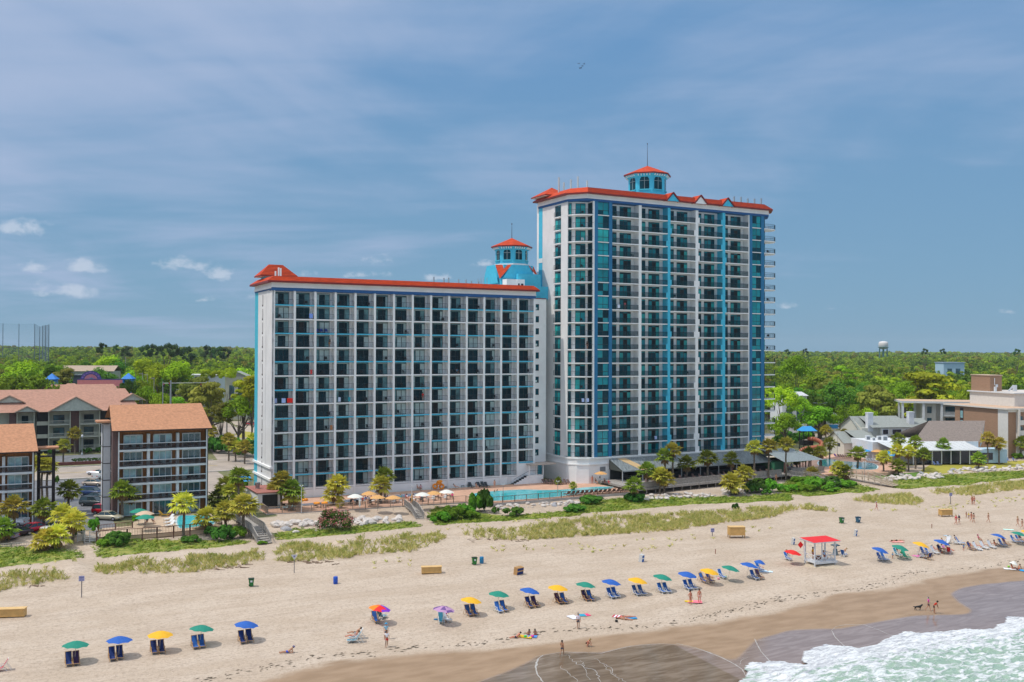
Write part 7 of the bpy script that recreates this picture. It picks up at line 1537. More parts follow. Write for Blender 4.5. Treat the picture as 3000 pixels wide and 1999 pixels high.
# ---------------- resort water slide ----------------
m=MB(); m.prism([tuple(L3(a,b,4.0)[:2]) for a,b in ((2390,1345),(2455,1326),(2560,1338),(2640,1345),(2655,1372),(2600,1385),(2480,1385),(2395,1392),(2320,1388),(2325,1360))],3.4,4.0,0); m.build('resort_pool_deck',salmon,kind='structure')
pool('resort_pool',[(2400,1352),(2430,1345),(2470,1352),(2555,1358),(2565,1375),(2500,1374),(2445,1368),(2405,1366)],4.0,M('resort_pool_water',(.06,.36,.42),rough=.06,var=.2),px=1)
def slide():
    D=283; X,Y,z=flatpos(2362,D); r=empty('water_slide',(X,Y,z),R(8),'red brown tube water slide with blue canopy and dark tower','water slide'); ppm=FP/D
    def P(px,py,dy=0): d=ray(px,py); k=(D+dy)/d[1]; return Vector((d[0]*k-X,d[1]*k-Y,CZ+d[2]*k-z))
    Rm=Matrix.Rotation(-R(8),4,'Z')
    m=MB(); c=[P(2368,1287,-.5),P(2382,1286,-1.5),P(2398,1292,-2),(P(2408,1300,-2.5)),P(2406,1308,-3.4),P(2390,1311,-4.2),P(2368,1314,-4.8),P(2352,1318,-5.2),P(2344,1328,-5),P(2348,1338,-4.2),P(2362,1344,-4)]
    Q=[]
    for i in range(len(c)-1):
        a,b,c2,d=c[max(i-1,0)],c[i],c[i+1],c[min(i+2,len(c)-1)]
        for t in (0,.33,.66): Q.append(.5*((2*b)+(c2-a)*t+(2*a-5*b+4*c2-d)*t*t+(3*b-a-3*c2+d)*t**3))
    Q.append(c[-1]); m.path([Rm@q for q in Q],.62,10); m.build('slide_tube',M('slide_brown',(.42,.12,.06),rough=.4,var=.06),r)
    t0=P(2357,1294); h=t0.z; m=MB()
    for a in (-1.4,1.4):
        for b in (-1.4,1.4): m.box(a-.1,a+.1,b-.1,b+.1,0,h+3.1)
    m.box(-1.5,1.5,-1.5,1.5,h-1.0,h-.8); m.box(-1.5,1.5,-1.5,-1.4,h-.8,h+.5); m.box(-1.5,-1.4,-1.5,1.5,h-.8,h+.5)
    for k in range(12): m.box(-2.6,-1.6,-1.4+k*.3,-1.2+k*.3,h-1-k*.35,h-.93-k*.35)
    m.build('slide_tower',blackm,r)
    m=MB(); zt=P(2362,1262).z; a=[(-2.2,-1.9),(2.6,-1.9),(2.6,1.9),(-2.2,1.9)]; m.quad((*a[0],zt),(*a[1],zt),(1.5,0,zt+1.3),(-1.1,0,zt+1.3)); m.quad((*a[2],zt),(*a[3],zt),(-1.1,0,zt+1.3),(1.5,0,zt+1.3)); m.add([(*a[1],zt),(*a[2],zt),(1.5,0,zt+1.3)],[(0,1,2)]); m.add([(*a[3],zt),(*a[0],zt),(-1.1,0,zt+1.3)],[(0,1,2)]); m.build('canopy',bluec,r)
    for x,y,hh in ((3.2,-2,3.2),(.5,-4.6,1.5)): m=MB(); m.tube((x,y,0),(x,y,hh),.12); m.build('support',redwood,r)
slide()
for px,py,lab in ((2757,1342,'left of the pair of blue lawn chairs before the screens'),(2768,1342,'right of the pair of blue lawn chairs before the screens'),(2741,1362,'left blue lawn chair on the white pad'),(2752,1362,'right blue lawn chair on the white pad'),(2956,1350,'left pale blue lawn chair near the right edge'),(2973,1350,'right pale blue lawn chair near the right edge')):
    p=G(px,py+3); m=MB(); 
    for x in (-.3,.3): m.bar((x,-.4,0),(x,-.4,.5),.06,.06); m.bar((x,-.45,.52),(x,.35,.52),.14,.03)
    m.quad((-.28,-.45,.38),(.28,-.45,.38),(.28,.3,.25),(-.28,.3,.25)); m.quad((-.3,.25,.22),(.3,.25,.22),(.36,.6,1.05),(-.36,.6,1.05)); m.quad((-.3,.29,.2),(-.36,.64,1.05),(.36,.64,1.05),(.3,.29,.2)); m.build('lawn_chair',M('lawn_chair_blue',(.16,.22,.42) if px<2900 else (.3,.5,.62),var=.05),None,lab,'chair',loc=p,rz=A+random.uniform(-.3,.3))
# people on the decks and balconies
def pz(px,py,z): return L3(px,py,z)
HW='crowded pool deck behind the railing'
i=0
for px,py,kd,wear,lab in ((1035,1482,'sit',{'swim_bottom':'223355'},'bare backed person sitting at the left end of the crowded deck'),(1062,1474,'sit',{'shirt':'b02030'},'person in dark red seated left on the crowded deck'),(1072,1471,'sit',{'shirt':'3070d0'},'person in blue seated by the closed white umbrella'),(1080,1473,'sit',{'shirt':'e0e0e0'},'person in white seated under the tan umbrellas'),(1088,1470,'sit',{'shirt':'c03040'},'person in red seated under the tan umbrellas'),(1135,1470,'sit',{'shirt':'304060'},'person in navy seated under the right tan umbrella'),(1175,1467,'sit',{'shirt':'20b0b0'},'person in turquoise near the deck lamp'),(1190,1465,'sit',{'shirt':'d05080'},'person in pink near the deck lamp'),(1194,1466,'sit',{'shirt':'f0f0f0'},'person in white left of the deck lamp'),(1213,1466,'sit',{'shirt':'e8e8f0'},'person in white right of the closed tan umbrella'),(1232,1467,'sit',{'shirt':'e06080'},'person in pink under the white umbrella'),(1250,1465,'sit',{'shirt':'4060c0'},'person in blue right of the white umbrella'),(1284,1460,'sit',{'shirt':'c04060'},'person in crimson right of the tan umbrella'),(1294,1458,'sit',{'swim_bottom':'6040a0'},'person in purple swimwear near the pool'),(1325,1462,'sit',{'shirt':'e02080'},'person in magenta at the right end of the crowded deck'),
  (1224,1436,'sit',{'swim_bottom':'203040'},'red skinned person sitting on the wall loungers'),(1233,1437,'sit',{'shirt':'d0a0b0'},'pale pink dressed person sitting by the wall'),(1335,1432,'lounge',{'swim_bottom':'e04010'},'person in orange lying on a lounger by the pool'),(1396,1432,'sit',{'swim_bottom':'b08060'},'sunbather sitting by the pool edge loungers'),(1449,1431,'stand',{'swim_bottom':'c08070'},'person standing at the back edge of the pool'),(1735,1418,'stand',{'swim_bottom':'a01020'},'man in dark red trunks standing at the tower foot'),(1746,1418,'sit',{'shirt':'182030'},'person in black seated beside the tan tower umbrella'),(1772,1419,'sit',{'shirt':'202830'},'second person in black under the tan tower umbrella'),(1784,1422,'sit',{'shirt':'d03050'},'person in red with a white towel right of the tower umbrella'),
  (2319,1378,'stand',{'shirt':'e8e8f8','shorts':'8080a0'},'man in white shirt standing at the pavilion edge'),(2308,1380,'stand',{'shirt':'e08080','shorts':'d0d0d0'},'person in pink at the pavilion railing'),(2287,1372,'stand',{'shirt':'1060c0','shorts':'202030'},'person in blue inside the pavilion'),(2274,1412,'walk',{'swim_bottom':'c05040'},'bather walking on the grey steps'),(2145,1392,'stand',{'shirt':'803040','shorts':'302020'},'person in maroon on the tower terrace'),(2352,1372,'stand',{'shirt':'e8c0a0','shorts':'303030'},'person standing between the pavilion and the slide'),(430,1537,'sit',{'shirt':'303860'},'person in navy at the small motel deck table'),(448,1534,'sit',{'shirt':'c0c0d8'},'person in lavender with towel at the small motel deck'),(501,1512,'sit',{'shirt':'3060c0'},'child in blue sitting by the small pool')):
    person(pz(px,py,3.82 if px<1900 or px>2320 else deckz),kd,A+random.uniform(-1,1),lab,wear,random.choice([0,1,3]),random.randrange(4),random.random()<.4)
for px,py,lab in ((1448,1449,'swimmer in the pool, left'),(1455,1447,'swimmer in the pool, right')): person(pz(px,py,3.3),'bend',.5,lab,{'swim_bottom':'203050'},0,0,sc=.6)
def balc(k,i): return U0+W*k,Z1-FH*i
for k,i,du,wear,lab,kd in ((7,7,2.6,{'shirt':'e02030','shorts':'903040'},'person in red standing on a lower hotel balcony','stand'),(2,3,3.0,{'shirt':'101018','shorts':'c08020'},'person in black top and orange trousers on a lower hotel balcony','bend'),(9,5,2.2,{'shirt':'40a0d0','shorts':'203040'},'person in light blue on a lower hotel balcony','sit')):
    u,z=balc(k,i); person(lb_world(u+du,.8,z),kd,LBR,lab,wear,0,0)
def towel(m0,w,h,mt,lab,loc,rz): m=MB(); m.box(-w/2,w/2,-.02,.02,-h,0.02); m.box(-w/2,w/2,.02,.08,-.25,.03); m.build('towel',mt,None,lab,'towel',loc=loc,rz=rz)
for k,i,du,w,c,lab in ((0,7,3.2,1.05,'f02818','red orange towel hung on the leftmost lower hotel balcony'),(0,7,2.0,.75,'a8c0f0','pale blue towel beside the red orange one'),(0,7,.5,.5,'90a0c8','small blue towel at the left of that balcony'),(3,7,2.9,.5,'2898a8','teal towel on a lower hotel balcony'),(3,7,.9,.5,'c0d0e8','white towel on a lower hotel balcony'),(1,5,3.3,.4,'d04040','red towel on a lower hotel balcony'),(2,9,3.3,.5,'b07850','tan towel on a lower hotel balcony'),(1,1,3.2,.7,'80a0e8','light blue towel on an upper balcony of the lower block')): 
    u,z=balc(k,i); towel(0,w,.85,cm(c),lab,lb_world(u+du,.16,z+1.05),LBR)
u,z=balc(2,2)
for q in (.6,1.5,2.4): inst('patio_chair',chair_mb().mesh('blue_patio_chair',M('royal_blue_plastic',(.02,.06,.35),var=0)),None,lb_world(u+q,.8,z),LBR,1,'royal blue patio chair on an upper balcony of the lower block','chair','royal blue chairs on one balcony')
for u,z,c,lab in ((-2.9,T1-TH*14,'b8c8f0','left pale blue towel on the rounded corner balcony'),(-1.9,T1-TH*14,'b8c8f0','right pale blue towel on the rounded corner balcony'),(16,T1-TH*17,'a8b8e0','pale towel low on the tall tower'),(6,T1-TH*7,'d8e0f0','white towel high on the tall tower')): towel(0,.6,.7,cm(c),lab,tw_world(u,.0 if u>0 else .35 if u<-2.4 else .05,z+1.05),TWR)
person(tw_world(-1.6,.8,T1-TH*10),'stand',TWR,'person in black leaning on the rounded corner balcony',{'shirt':'151515','shorts':'303848'},0,0)
person(tw_world(8.2,.8,T1-TH*7),'stand',TWR,'person in pink on a tall tower balcony',{'shirt':'e06070','shorts':'804050'},1,1)
# ---------------- beach umbrellas and chairs ----------------
UC=dict(green=M('umbrella_green',(.005,.22,.15),rough=.75,var=.08,scale=2),blue=M('umbrella_blue',(.012,.10,.42),rough=.75,var=.08,scale=2),yellow=M('umbrella_yellow',(.80,.42,.01),rough=.75,var=.06,scale=2),red=M('umbrella_red',(.72,.01,.01),rough=.75,var=.06))
RB=[M('rb_'+n,H(n),rough=.75,var=0) for n in ('1858c8','e03020','f08010','e82020','8030c0','5a50d8','2070d0','1858a8')]; ST=[M('st_'+n,H(n),rough=.75,var=0) for n in ('6a4a86','b48ab0')]
def beach_umb(px,py,col,label,R0=1.28,H_=2.0,tilt=None):
    p=G(px,py,H_-.1); r=empty('beach_umbrella',p,0,label,'umbrella','umbrellas on the beach'); tx=R(random.uniform(-3,3)+(px-900)*.006) if tilt is None else tilt; ty=R(random.uniform(2,8)+(px-700)*.004)
    r.rotation_euler=(tx*.6,ty,random.uniform(0,.6)); m=MB(); m.tube((0,0,-.2),(0,0,H_+.18),.022,None,6); m.build('pole',M('pale_pole',(.6,.5,.36),var=.05),r)
    m=umb_mb(R0,.46,8); m.xf(Matrix.Translation((0,0,H_-.32)))
    mats=[UC.get(col)] if col in UC else (RB if col=='rainbow' else ST)
    if col=='rainbow': m.m=[(f//10)%8 for f in range(len(m.m))]
    elif col=='striped': m.m=[0 if (f%10) in (0,1,2,3) else 1 for f in range(len(m.m))]
    # valance
    m.build('canopy',mats,r); return p
ORD=['first','second','third','fourth','fifth']
UMB=[(219,1886,'green','green beach umbrella at the left end of the row'),(348,1872,'blue','blue beach umbrella second from the left'),(468,1856,'yellow','yellow beach umbrella third from the left'),(585,1839,'green','green beach umbrella fourth from the left'),(716,1827,'blue','blue beach umbrella fifth from the left'),
(1105,1779,'rainbow','rainbow panelled beach umbrella over a seated person'),(1295,1782,'striped','purple striped beach umbrella over two people'),(1373,1756,'yellow','yellow beach umbrella just right of the purple striped one'),(1456,1738,'green','green beach umbrella between the yellow and the blue one left of centre'),(1544,1728,'blue','blue beach umbrella at the middle of the beach'),(1630,1720,'yellow','yellow beach umbrella right of the middle blue one'),(1710,1711,'green','green beach umbrella in the row below the blue and white folded chairs'),(1784,1703,'blue','blue beach umbrella left of the sixth yellow one'),(1861,1698,'yellow','yellow beach umbrella between a blue and a green one right of centre'),(1933,1688,'green','green beach umbrella right of centre over two white framed chairs'),(2007,1680,'blue','blue beach umbrella above the standing couple'),(2071,1671,'yellow','yellow beach umbrella over two seated people'),(2131,1662,'green','green beach umbrella over a single blue chair'),(2187,1653,'blue','blue beach umbrella left of the small overlapping one'),(2316,1616,'red','bright red beach umbrella left of the lifeguard stand'),(2568,1608,'blue','blue beach umbrella first right of the lifeguard stand'),(2628,1601,'green','green beach umbrella second right of the lifeguard stand'),(2688,1592,'yellow','yellow beach umbrella third right of the lifeguard stand'),(2749,1585,'blue','blue beach umbrella over the crowded group at right'),(2916,1568,'blue','blue beach umbrella near the right edge'),(2977,1562,'green','green beach umbrella touching the right edge'),(3006,1557,'yellow','yellow beach umbrella cut by the right edge')]
for px,py,c,lab in UMB: beach_umb(px,py,c,lab)
beach_umb(2219,1645,'blue','small blue beach umbrella overlapping the last blue one',.85,1.7)
UC['white']=canw; beach_umb(2964,1648,'white','small pale round umbrella near the water at right',.6,1.1)
def beach_chair(frame,fab):
    m=MB(); n=MB()
    for x in (-.29,.29):
        n.bar((x,-.85,.28),(x,.15,.30),.045,.045); n.bar((x,.12,.28),(x,.62,1.12),.045,.045); n.bar((x,-.8,0),(x,-.1,.62),.04,.04); n.bar((x,.55,0),(x,-.25,.60),.04,.04); n.bar((x,-.35,.6),(x,.38,.62),.05,.03); n.bar((x,.45,.72),(x,.9,0),.035,.035)
    for y,z in ((-.85,.28),(.62,1.12),(.14,.28)): n.bar((-.29,y,z),(.29,y,z),.04,.04)
    P=[(-.82,.29),(-.3,.24),(.1,.27),(.35,.66),(.61,1.1)]
    for i in range(4):
        a,b=P[i],P[i+1]; m.add([(-.26,a[0],a[1]),(.26,a[0],a[1]),(.26,b[0],b[1]),(-.26,b[0],b[1]),(-.26,a[0]+.02,a[1]-.03),(.26,a[0]+.02,a[1]-.03),(.26,b[0]+.02,b[1]-.03),(-.26,b[0]+.02,b[1]-.03)],[(0,1,2,3),(7,6,5,4),(0,3,7,4),(1,5,6,2)])
    return n.mesh('frame',frame),m.mesh('sling',fab)
wfr=M('beech_frame',(.52,.30,.12),rough=.6,var=.1); whf=M('white_frame',(.70,.70,.68),rough=.5,var=.03); nv=M('navy_fabric',(.010,.035,.17),rough=.8,var=.08,scale=6,stretch=(6,6,.5)); rb=M('royal_fabric',(.02,.12,.42),rough=.8,var=.08); gr=M('green_plastic',(.03,.42,.25),rough=.5,var=.05)
BC={'navy':beach_chair(wfr,nv),'royal':beach_chair(whf,rb),'mix':beach_chair(wfr,rb),'green':beach_chair(gr,gr),'darkred':beach_chair(wfr,M('plum_fabric',(.06,.02,.09),var=.05)),'red':beach_chair(whf,M('red_fabric',(.65,.02,.02),var=.05)),'teal':beach_chair(whf,M('teal_fabric',(.03,.22,.32),var=.05)),'white':beach_chair(whf,M('pale_fabric',(.6,.62,.66),var=.05))}
def bchair(px,py,k,lab,rz=0.,g='beach chairs',sc=1.):
    p=G(px,py,.45); r=empty('beach_chair',p,A+rz,lab,'beach chair',g); r.scale=(sc,)*3; f,s_=BC[k]; inst('frame',f,r); inst('sling',s_,r); return r
PAIR=[((201,1934,'navy'),(223,1932,'darkred'),'the leftmost green umbrella'),((328,1919,'navy'),(351,1915,'navy'),'the second umbrella from the left'),((451,1900,'navy'),(473,1898,'navy'),'the third umbrella from the left'),((571,1885,'mix'),(591,1882,'mix'),'the fourth umbrella from the left'),((709,1870,'navy'),(731,1866,'navy'),'the fifth umbrella from the left'),
((1373,1792,'mix'),(1389,1790,'mix'),'the yellow umbrella beside the purple striped one'),((1460,1782,'royal'),(1476,1779,'mix'),'the green umbrella left of centre'),((1550,1768,'navy'),(1567,1766,'darkred'),'the middle blue umbrella'),((1636,1757,'darkred'),(1652,1756,'mix'),'the yellow umbrella right of the middle'),((1715,1748,'darkred'),(1730,1748,'mix'),'the green umbrella below the folded chairs'),((1789,1741,'royal'),(1803,1739,'royal'),'the blue umbrella right of that green one'),((1863,1733,'royal'),(1880,1732,'royal'),'the yellow umbrella right of centre'),((1937,1726,'royal'),(1953,1725,'royal'),'the green umbrella right of centre'),((2013,1717,'royal'),(2028,1715,'royal'),'the blue umbrella above the standing couple'),((2209,1687,'royal'),(2224,1685,'darkred'),'the last big blue umbrella before the stand'),((2580,1634,'royal'),(2591,1633,'royal'),'the first blue umbrella right of the stand'),((2707,1617,'royal'),(2719,1616,'royal'),'the yellow umbrella right of the stand'),((2936,1592,'royal'),(2947,1590,'darkred'),'the blue umbrella near the right edge'),((2971,1582,'royal'),(2985,1581,'royal'),'the green umbrella at the right edge')]
for a,b,u in PAIR:
    nm={'navy':'navy','mix':'blue','royal':'white framed blue','darkred':'dark plum'}
    for q,sd in ((a,'left'),(b,'right')): bchair(q[0],q[1],q[2],f'{nm[q[2]]} lounger, {sd} one at '+u)
for px,py,k,rz,lab in ((2114,1684,'royal',0,'single blue beach lounger beside the green umbrella'),(2059,1696,'mix',0,'blue chair with a sitter under the yellow umbrella, left'),(2079,1695,'navy',0,'navy chair with a sitter under the yellow umbrella, right'),(1118,1802,'teal',2.2,'empty teal chair behind the rainbow umbrella'),(1100,1811,'mix',0,'blue chair under the rainbow umbrella'),(1292,1812,'teal',-.3,'low teal chair under the purple striped umbrella'),(1306,1808,'white',.3,'pale chair under the purple striped umbrella'),(1040,1870,'teal',-1.9,'low teal chair with a reclining sunbather'),(1046,1860,'white',-1.9,'low pale chair with a sunbather behind'),(2224,1663,'royal',0,'blue chair under the small blue umbrella'),(2653,1627,'green',0,'bright green plastic lounger under the green umbrella'),(2628,1620,'teal',0,'dark chair under the green umbrella right of the stand'),(2699,1626,'teal',.8,'dark teal chair in front of the yellow umbrella'),(2719,1631,'navy',2.9,'boxy navy chair seen from behind'),(2737,1614,'white',0,'pale chair at the left of the crowded group'),(2757,1612,'navy',0,'navy chair in the crowded group'),(2781,1614,'red',2.0,'bright red chair in the crowded group'),(2776,1585,'white',-1.2,'pale chair behind the crowded group, left'),(2799,1587,'white',.8,'pale chair behind the crowded group, middle'),(2811,1586,'royal',.4,'empty blue chair behind the crowded group, right'),(2844,1603,'navy',0,'dark lounger first in the sunbathing row'),(2861,1603,'white',0,'white lounger second in the sunbathing row'),(2882,1600,'white',0,'white lounger third in the sunbathing row'),(2904,1598,'white',0,'white lounger fourth in the sunbathing row'),(2307,1632,'royal',0,'blue chair under the red umbrella'),(2472,1622,'royal',1.9,'pale blue chair right of the lifeguard stand'),(2994,1580,'darkred',0,'plum lounger cut by the right edge'),(3,1952,'red',-1.6,'reddish folding chair at the left edge')):
    bchair(px,py,k,lab,rz)
# folded chair stacks
def stack(px,py,w,d,h,mats,lab,tilt=.15):
    p=G(px,py); r=empty('chair_stack',p,A+.3,lab,'chair stack'); n=5
    for i in range(n):
        m=MB(); y=-d/2+d*i/n; m.box(-w/2,w/2,y,y+d/n*.7,.02,h,0); m.box(-w/2+.05,w/2-.05,y-.02,y,.1,h*.45,1); m.box(-w/2+.05,w/2-.05,y-.02,y,h*.62,h*.9,1); m.build('folded_chair',mats,r)
    r.rotation_euler=(tilt,0,A+.3)
stack(1518,1683,1.25,.7,1.05,[wfr,nv],'pile of folded wooden beach chairs with blue slings')
stack(1878,1647,.55,.6,1.15,[whf,rb],'white and blue folded chairs standing on the sand at centre'); stack(2505,1571,.5,.4,1.1,[whf,rb],'white and blue folded chairs below the teal bin'); stack(2322,1596,.5,.4,1.1,[whf,rb],'white and blue folded chairs above the red umbrella')
# ---------------- people on the sand ----------------
def bp(px,py,kind,wear,lab,rz=0.,sk=0,hr=0,lh=False,sc=1.,dz=0.): g=G(px,py); g.z+=dz; return person(g,kind,rz,lab,wear,sk,hr,lh,sc)
bp(845,1913,'recline',{'shorts':'1848c0','hat':'b0a8e0'},'sunbather in blue shorts lying propped on the sand at left',R(-75),0,0)
bp(1036,1874,'lounge',{'swim_bottom':'303030','swim_top':'40a0a0'},'sunbather reclining in the front low chair',A-1.9,3,1,True); bp(1042,1864,'lounge',{'shorts':'2a3038'},'sunbather reclining in the rear low chair',A-1.9,0,0)
bp(1133,1896,'walk',{'shirt':'eeeef4','shorts':'d02828'},'walker in white shirt and red shorts with a long stick',R(10),0,1); m=MB(); m.tube((0,0,0),(.08,0,1.25),.02); g=G(1128,1898); m.build('walking_stick',woodp,None,'long thin stick held by the walker in red shorts','stick',loc=g)
bp(1131,1873,'stand',{'shirt':'90c0d8','shorts':'607080','hat':'3aa8d8'},'walker in a light blue cap behind the one in red shorts',R(20),1,3)
bp(1099,1817,'sit',{'shirt':'9090c8','shorts':'203068'},'person seated under the rainbow umbrella',A,0,1,dz=-.05); bp(1292,1816,'sit',{'shirt':'304058'},'dark haired person seated under the striped umbrella',A,0,0,True,dz=-.05); bp(1307,1812,'sit',{'shirt':'d81890'},'person in magenta under the striped umbrella',A,0,1,dz=-.05)
bp(1513,1869,'recline',{'shorts':'182848'},'boy lying in navy shorts beside two girls',R(-70),3,0,sc=.9); bp(1549,1862,'ground',{'swim_top':'d02858','swim_bottom':'d02858'},'girl in pink swimsuit sitting on the towels',R(200),0,0,True,.8); bp(1568,1861,'ground',{'swim_top':'e01828','swim_bottom':'e01828'},'girl in red swimsuit sitting right of the pink one',R(170),0,0,True,.8)
bp(1694,1841,'stand',{'shirt':'e6dcec','shorts':'20304c'},'woman in white top and navy shorts standing by a towel',R(10),0,3)
bp(1822,1812,'lie',{'swim_bottom':'c02828','swim_top':'c02828'},'sunbather in red lying on the striped towel, left',R(120),3,1); bp(1842,1810,'prone',{'swim_bottom':'2070b0'},'sunbather lying face down on the blue towel',R(100),3,0); bp(1832,1816,'prone',{'swim_bottom':'30b0c0','swim_top':'30b0c0'},'sunbather in turquoise in front of the other two',R(70),0,0)
bp(1647,1920,'walk',{'shorts':'20405c'},'boy in dark blue shorts walking towards the water',R(150),0,0,sc=.9); bp(1718,1893,'crouch',{'shorts':'251a1c'},'boy crouching on the wet sand',R(60),3,2,sc=.9)
bp(2023,1772,'hips',{'swim_bottom':'b87838'},'man with hand on hip standing by the pink towel',R(30),3,0); bp(2049,1767,'stand',{'swim_top':'f0f0f0','swim_bottom':'f0f0f8'},'woman in white bikini standing by the pink towel',R(0),3,0,True)
bp(2720,1790,'walk',{'shirt':'e838b8','shorts':'181c40'},'woman in bright pink shirt walking at the water edge',R(70),1,3); bp(2736,1797,'bend',{'shirt':'d82810','shorts':'381420'},'man in red shirt stooping at the water edge',R(60),0,0)
for a in ((2568,1496,'walk',{'shirt':'b87888','shorts':'b87888','hat':'e8e0e0'},'walker in a pale pink dress and hat near the dune',R(80)),(2848,1478,'stand',{'swim_bottom':'c05050'},'left person of the pair walking by the far dune',.4),(2854,1479,'walk',{'shorts':'302848'},'right person of the pair walking by the far dune in dark shorts',.4),(2801,1537,'walk',{'shirt':'e85060','shorts':'a01838'},'walker in a red shirt',.5),(2810,1536,'walk',{'shirt':'283048','shorts':'202028','hat':'f0f0f0'},'walker in a white hat beside the red shirt',.5),(2831,1517,'stand',{'swim_bottom':'b03838'},'tall bather beside the child in yellow',.3),(2838,1520,'stand',{'shirt':'e8d830','shorts':'2098b0'},'child in yellow and blue',.2),(2846,1529,'walk',{'swim_top':'b02830','swim_bottom':'b02830'},'bather in red swimsuit',.6),(2853,1532,'walk',{'shorts':'381828'},'man in dark trunks walking beside the red swimsuit',.5),(2896,1531,'walk',{'swim_top':'504868','swim_bottom':'504868'},'bather in a dark swimsuit walking alone',.8),(2982,1542,'walk',{'swim_top':'d8d020','swim_bottom':'c04040'},'bather in yellow top near the right edge',.7),(2995,1550,'walk',{'swim_top':'d8c820','swim_bottom':'283858'},'second bather in yellow at the right edge',.7),(2823,1614,'stand',{'shirt':'1888b8','shorts':'1868a0'},'small child in bright blue standing between the groups',0.)):
    bp(a[0],a[1],a[2],a[3],a[4],a[5],random.choice([0,3,1]),random.randrange(3),random.random()<.4,.62 if 'child' in a[4] else 1.)
for px,py,kd,w,lab,rz in ((2059,1700,'lounge',{'swim_bottom':'b03030'},'sunbather in the left chair under the yellow umbrella',0),(2079,1699,'lounge',{'shorts':'183880'},'sunbather with blue towel in the right chair under the yellow umbrella',0),(2224,1668,'lounge',{'swim_bottom':'302020'},'dark sunbather under the small blue umbrella',0),(2307,1635,'sit',{'shirt':'203868'},'person in navy under the red umbrella',0),(2470,1624,'lounge',{'swim_bottom':'c06030'},'sunbather in the chair right of the lifeguard stand',-1.9),(2628,1624,'sit',{'shirt':'401c28','shorts':'186030'},'person in maroon under the green umbrella',0),(2615,1638,'stand',{'shirt':'58b0e0'},'toddler in light blue by the green umbrella',0),(2739,1617,'lounge',{'swim_top':'d828a0','swim_bottom':'d828a0'},'sunbather in magenta in the crowded group',0),(2757,1615,'lounge',{'shirt':'305068','shorts':'402860'},'person in slate blue in the crowded group',0),(2768,1614,'lounge',{'shirt':'c070c0'},'sunbather in lilac in the crowded group',0),(2781,1618,'lounge',{'swim_bottom':'c03838'},'sunbather in the red chair',0),(2762,1599,'sit',{'shirt':'2848a0'},'person in blue behind the crowded umbrella',0),(2776,1588,'lounge',{'shorts':'383038'},'sunbather behind the crowded group, left',-1.),(2800,1590,'sit',{'shirt':'282028'},'person in black behind the crowded group',.5),(2845,1606,'lounge',{'shirt':'802838'},'first sunbather of the row in a dark red top',0),(2861,1606,'lounge',{'swim_bottom':'e05030'},'second sunbather of the row in orange red',0),(2883,1603,'lounge',{'swim_bottom':'303878'},'third sunbather of the row',0),(2904,1601,'lounge',{'swim_top':'d02878','swim_bottom':'d02878'},'fourth sunbather of the row in pink',0),(2915,1598,'ground',{'swim_bottom':'d05080'},'sunbather sitting up at the right end of the row',1.2),(2868,1588,'sit',{'shirt':'e07090','hat':'e890a8'},'person in a pink hat behind the sunbathing row',.3),(2966,1668,'ground',{'shirt':'d05818','hat':'203080'},'person in a blue cap sitting near the water at right',.6),(2985,1669,'recline',{'shorts':'c01818'},'sunbather in red trunks lying near the water at right',-1.2),(2620,1586,'prone',{'swim_bottom':'d06868'},'sunbather lying face down on a pink towel, left',1.7),(2636,1586,'prone',{'swim_bottom':'d83838'},'sunbather lying face down on a pink towel, right',1.5),(2972,1588,'lounge',{'shirt':'303858'},'sunbather under the right edge green umbrella, left',0),(2986,1587,'lounge',{'shirt':'384868'},'sunbather under the right edge green umbrella, right',0)):
    bp(px,py,kd,w,lab,A+rz,random.choice([0,0,3,1]),random.randrange(3),random.random()<.4,.55 if 'toddler' in lab else 1.)
# towels, mats and bits on the sand
def flat(px,py,w,l,rz,c,lab,name='beach_towel',c2=None):
    p=G(px,py); m=MB(); n=8
    for i in range(n):
        a=-l/2+l*i/n; m.box(-w/2,w/2,a,a+l/n,.015+.01*math.sin(i*2.),.04+.012*math.sin(i*2.),1 if (c2 and i%2) else 0)
    p.z+=.03; m.build(name,[cm(c),cm(c2 or c)],None,lab,'towel',loc=p,rz=rz)
for a in ((1680,1810,1.0,1.6,.5,'e8e8f0','white towel left of the woman in navy shorts'),(1706,1804,.8,.9,.2,'28a0c0','turquoise mat right of the woman in navy shorts'),(1718,1803,.8,.9,.4,'f05080','pink mat right of the turquoise mat'),(1842,1811,1.1,1.8,1.7,'2890c8','bright blue towel under the lying sunbathers'),(1815,1808,1.0,1.6,1.2,'e8e8f0','red and white striped towel under the lying sunbathers','beach_towel','c04050'),(2035,1764,1.2,1.8,1.5,'f08090','pink towel between the standing couple'),(2018,1763,.6,1.0,1.5,'e0c020','yellow mat beside the pink towel'),(1540,1867,.9,1.5,1.2,'d8b020','yellow towel under the boy and girls'),(1556,1866,.8,1.3,1.4,'5090d8','blue towel under the two girls'),(2628,1588,1.3,2.0,1.6,'f0a8a0','pink towel with two lying sunbathers'),(2692,1630,1.2,1.7,1.9,'e880c0','pink towel before the green lounger'),(2708,1636,.4,.5,0,'4090e0','small blue bag on the sand','beach_bag'),(2244,1675,1.2,1.8,1.4,'c8e0f0','pale blue towel right of the small blue umbrella'),(2958,1668,1.1,1.6,1.2,'e0e0e0','white towel near the water at right'),(2870,1612,.7,.9,1.2,'f0f0f0','small white towel before the sunbathing row'),(2993,1672,.9,1.2,.5,'20a0e0','bright blue towel at the right edge'),(2775,1571,.9,1.0,.3,'b8c8d0','pale mat above the crowded group'),(2955,1553,1.0,1.7,1.2,'c8ece0','pale green mat by the green umbrella'),(1278,1816,.5,.4,0,'2080b0','small blue bag left of the striped umbrella','beach_bag')):
    flat(*a)
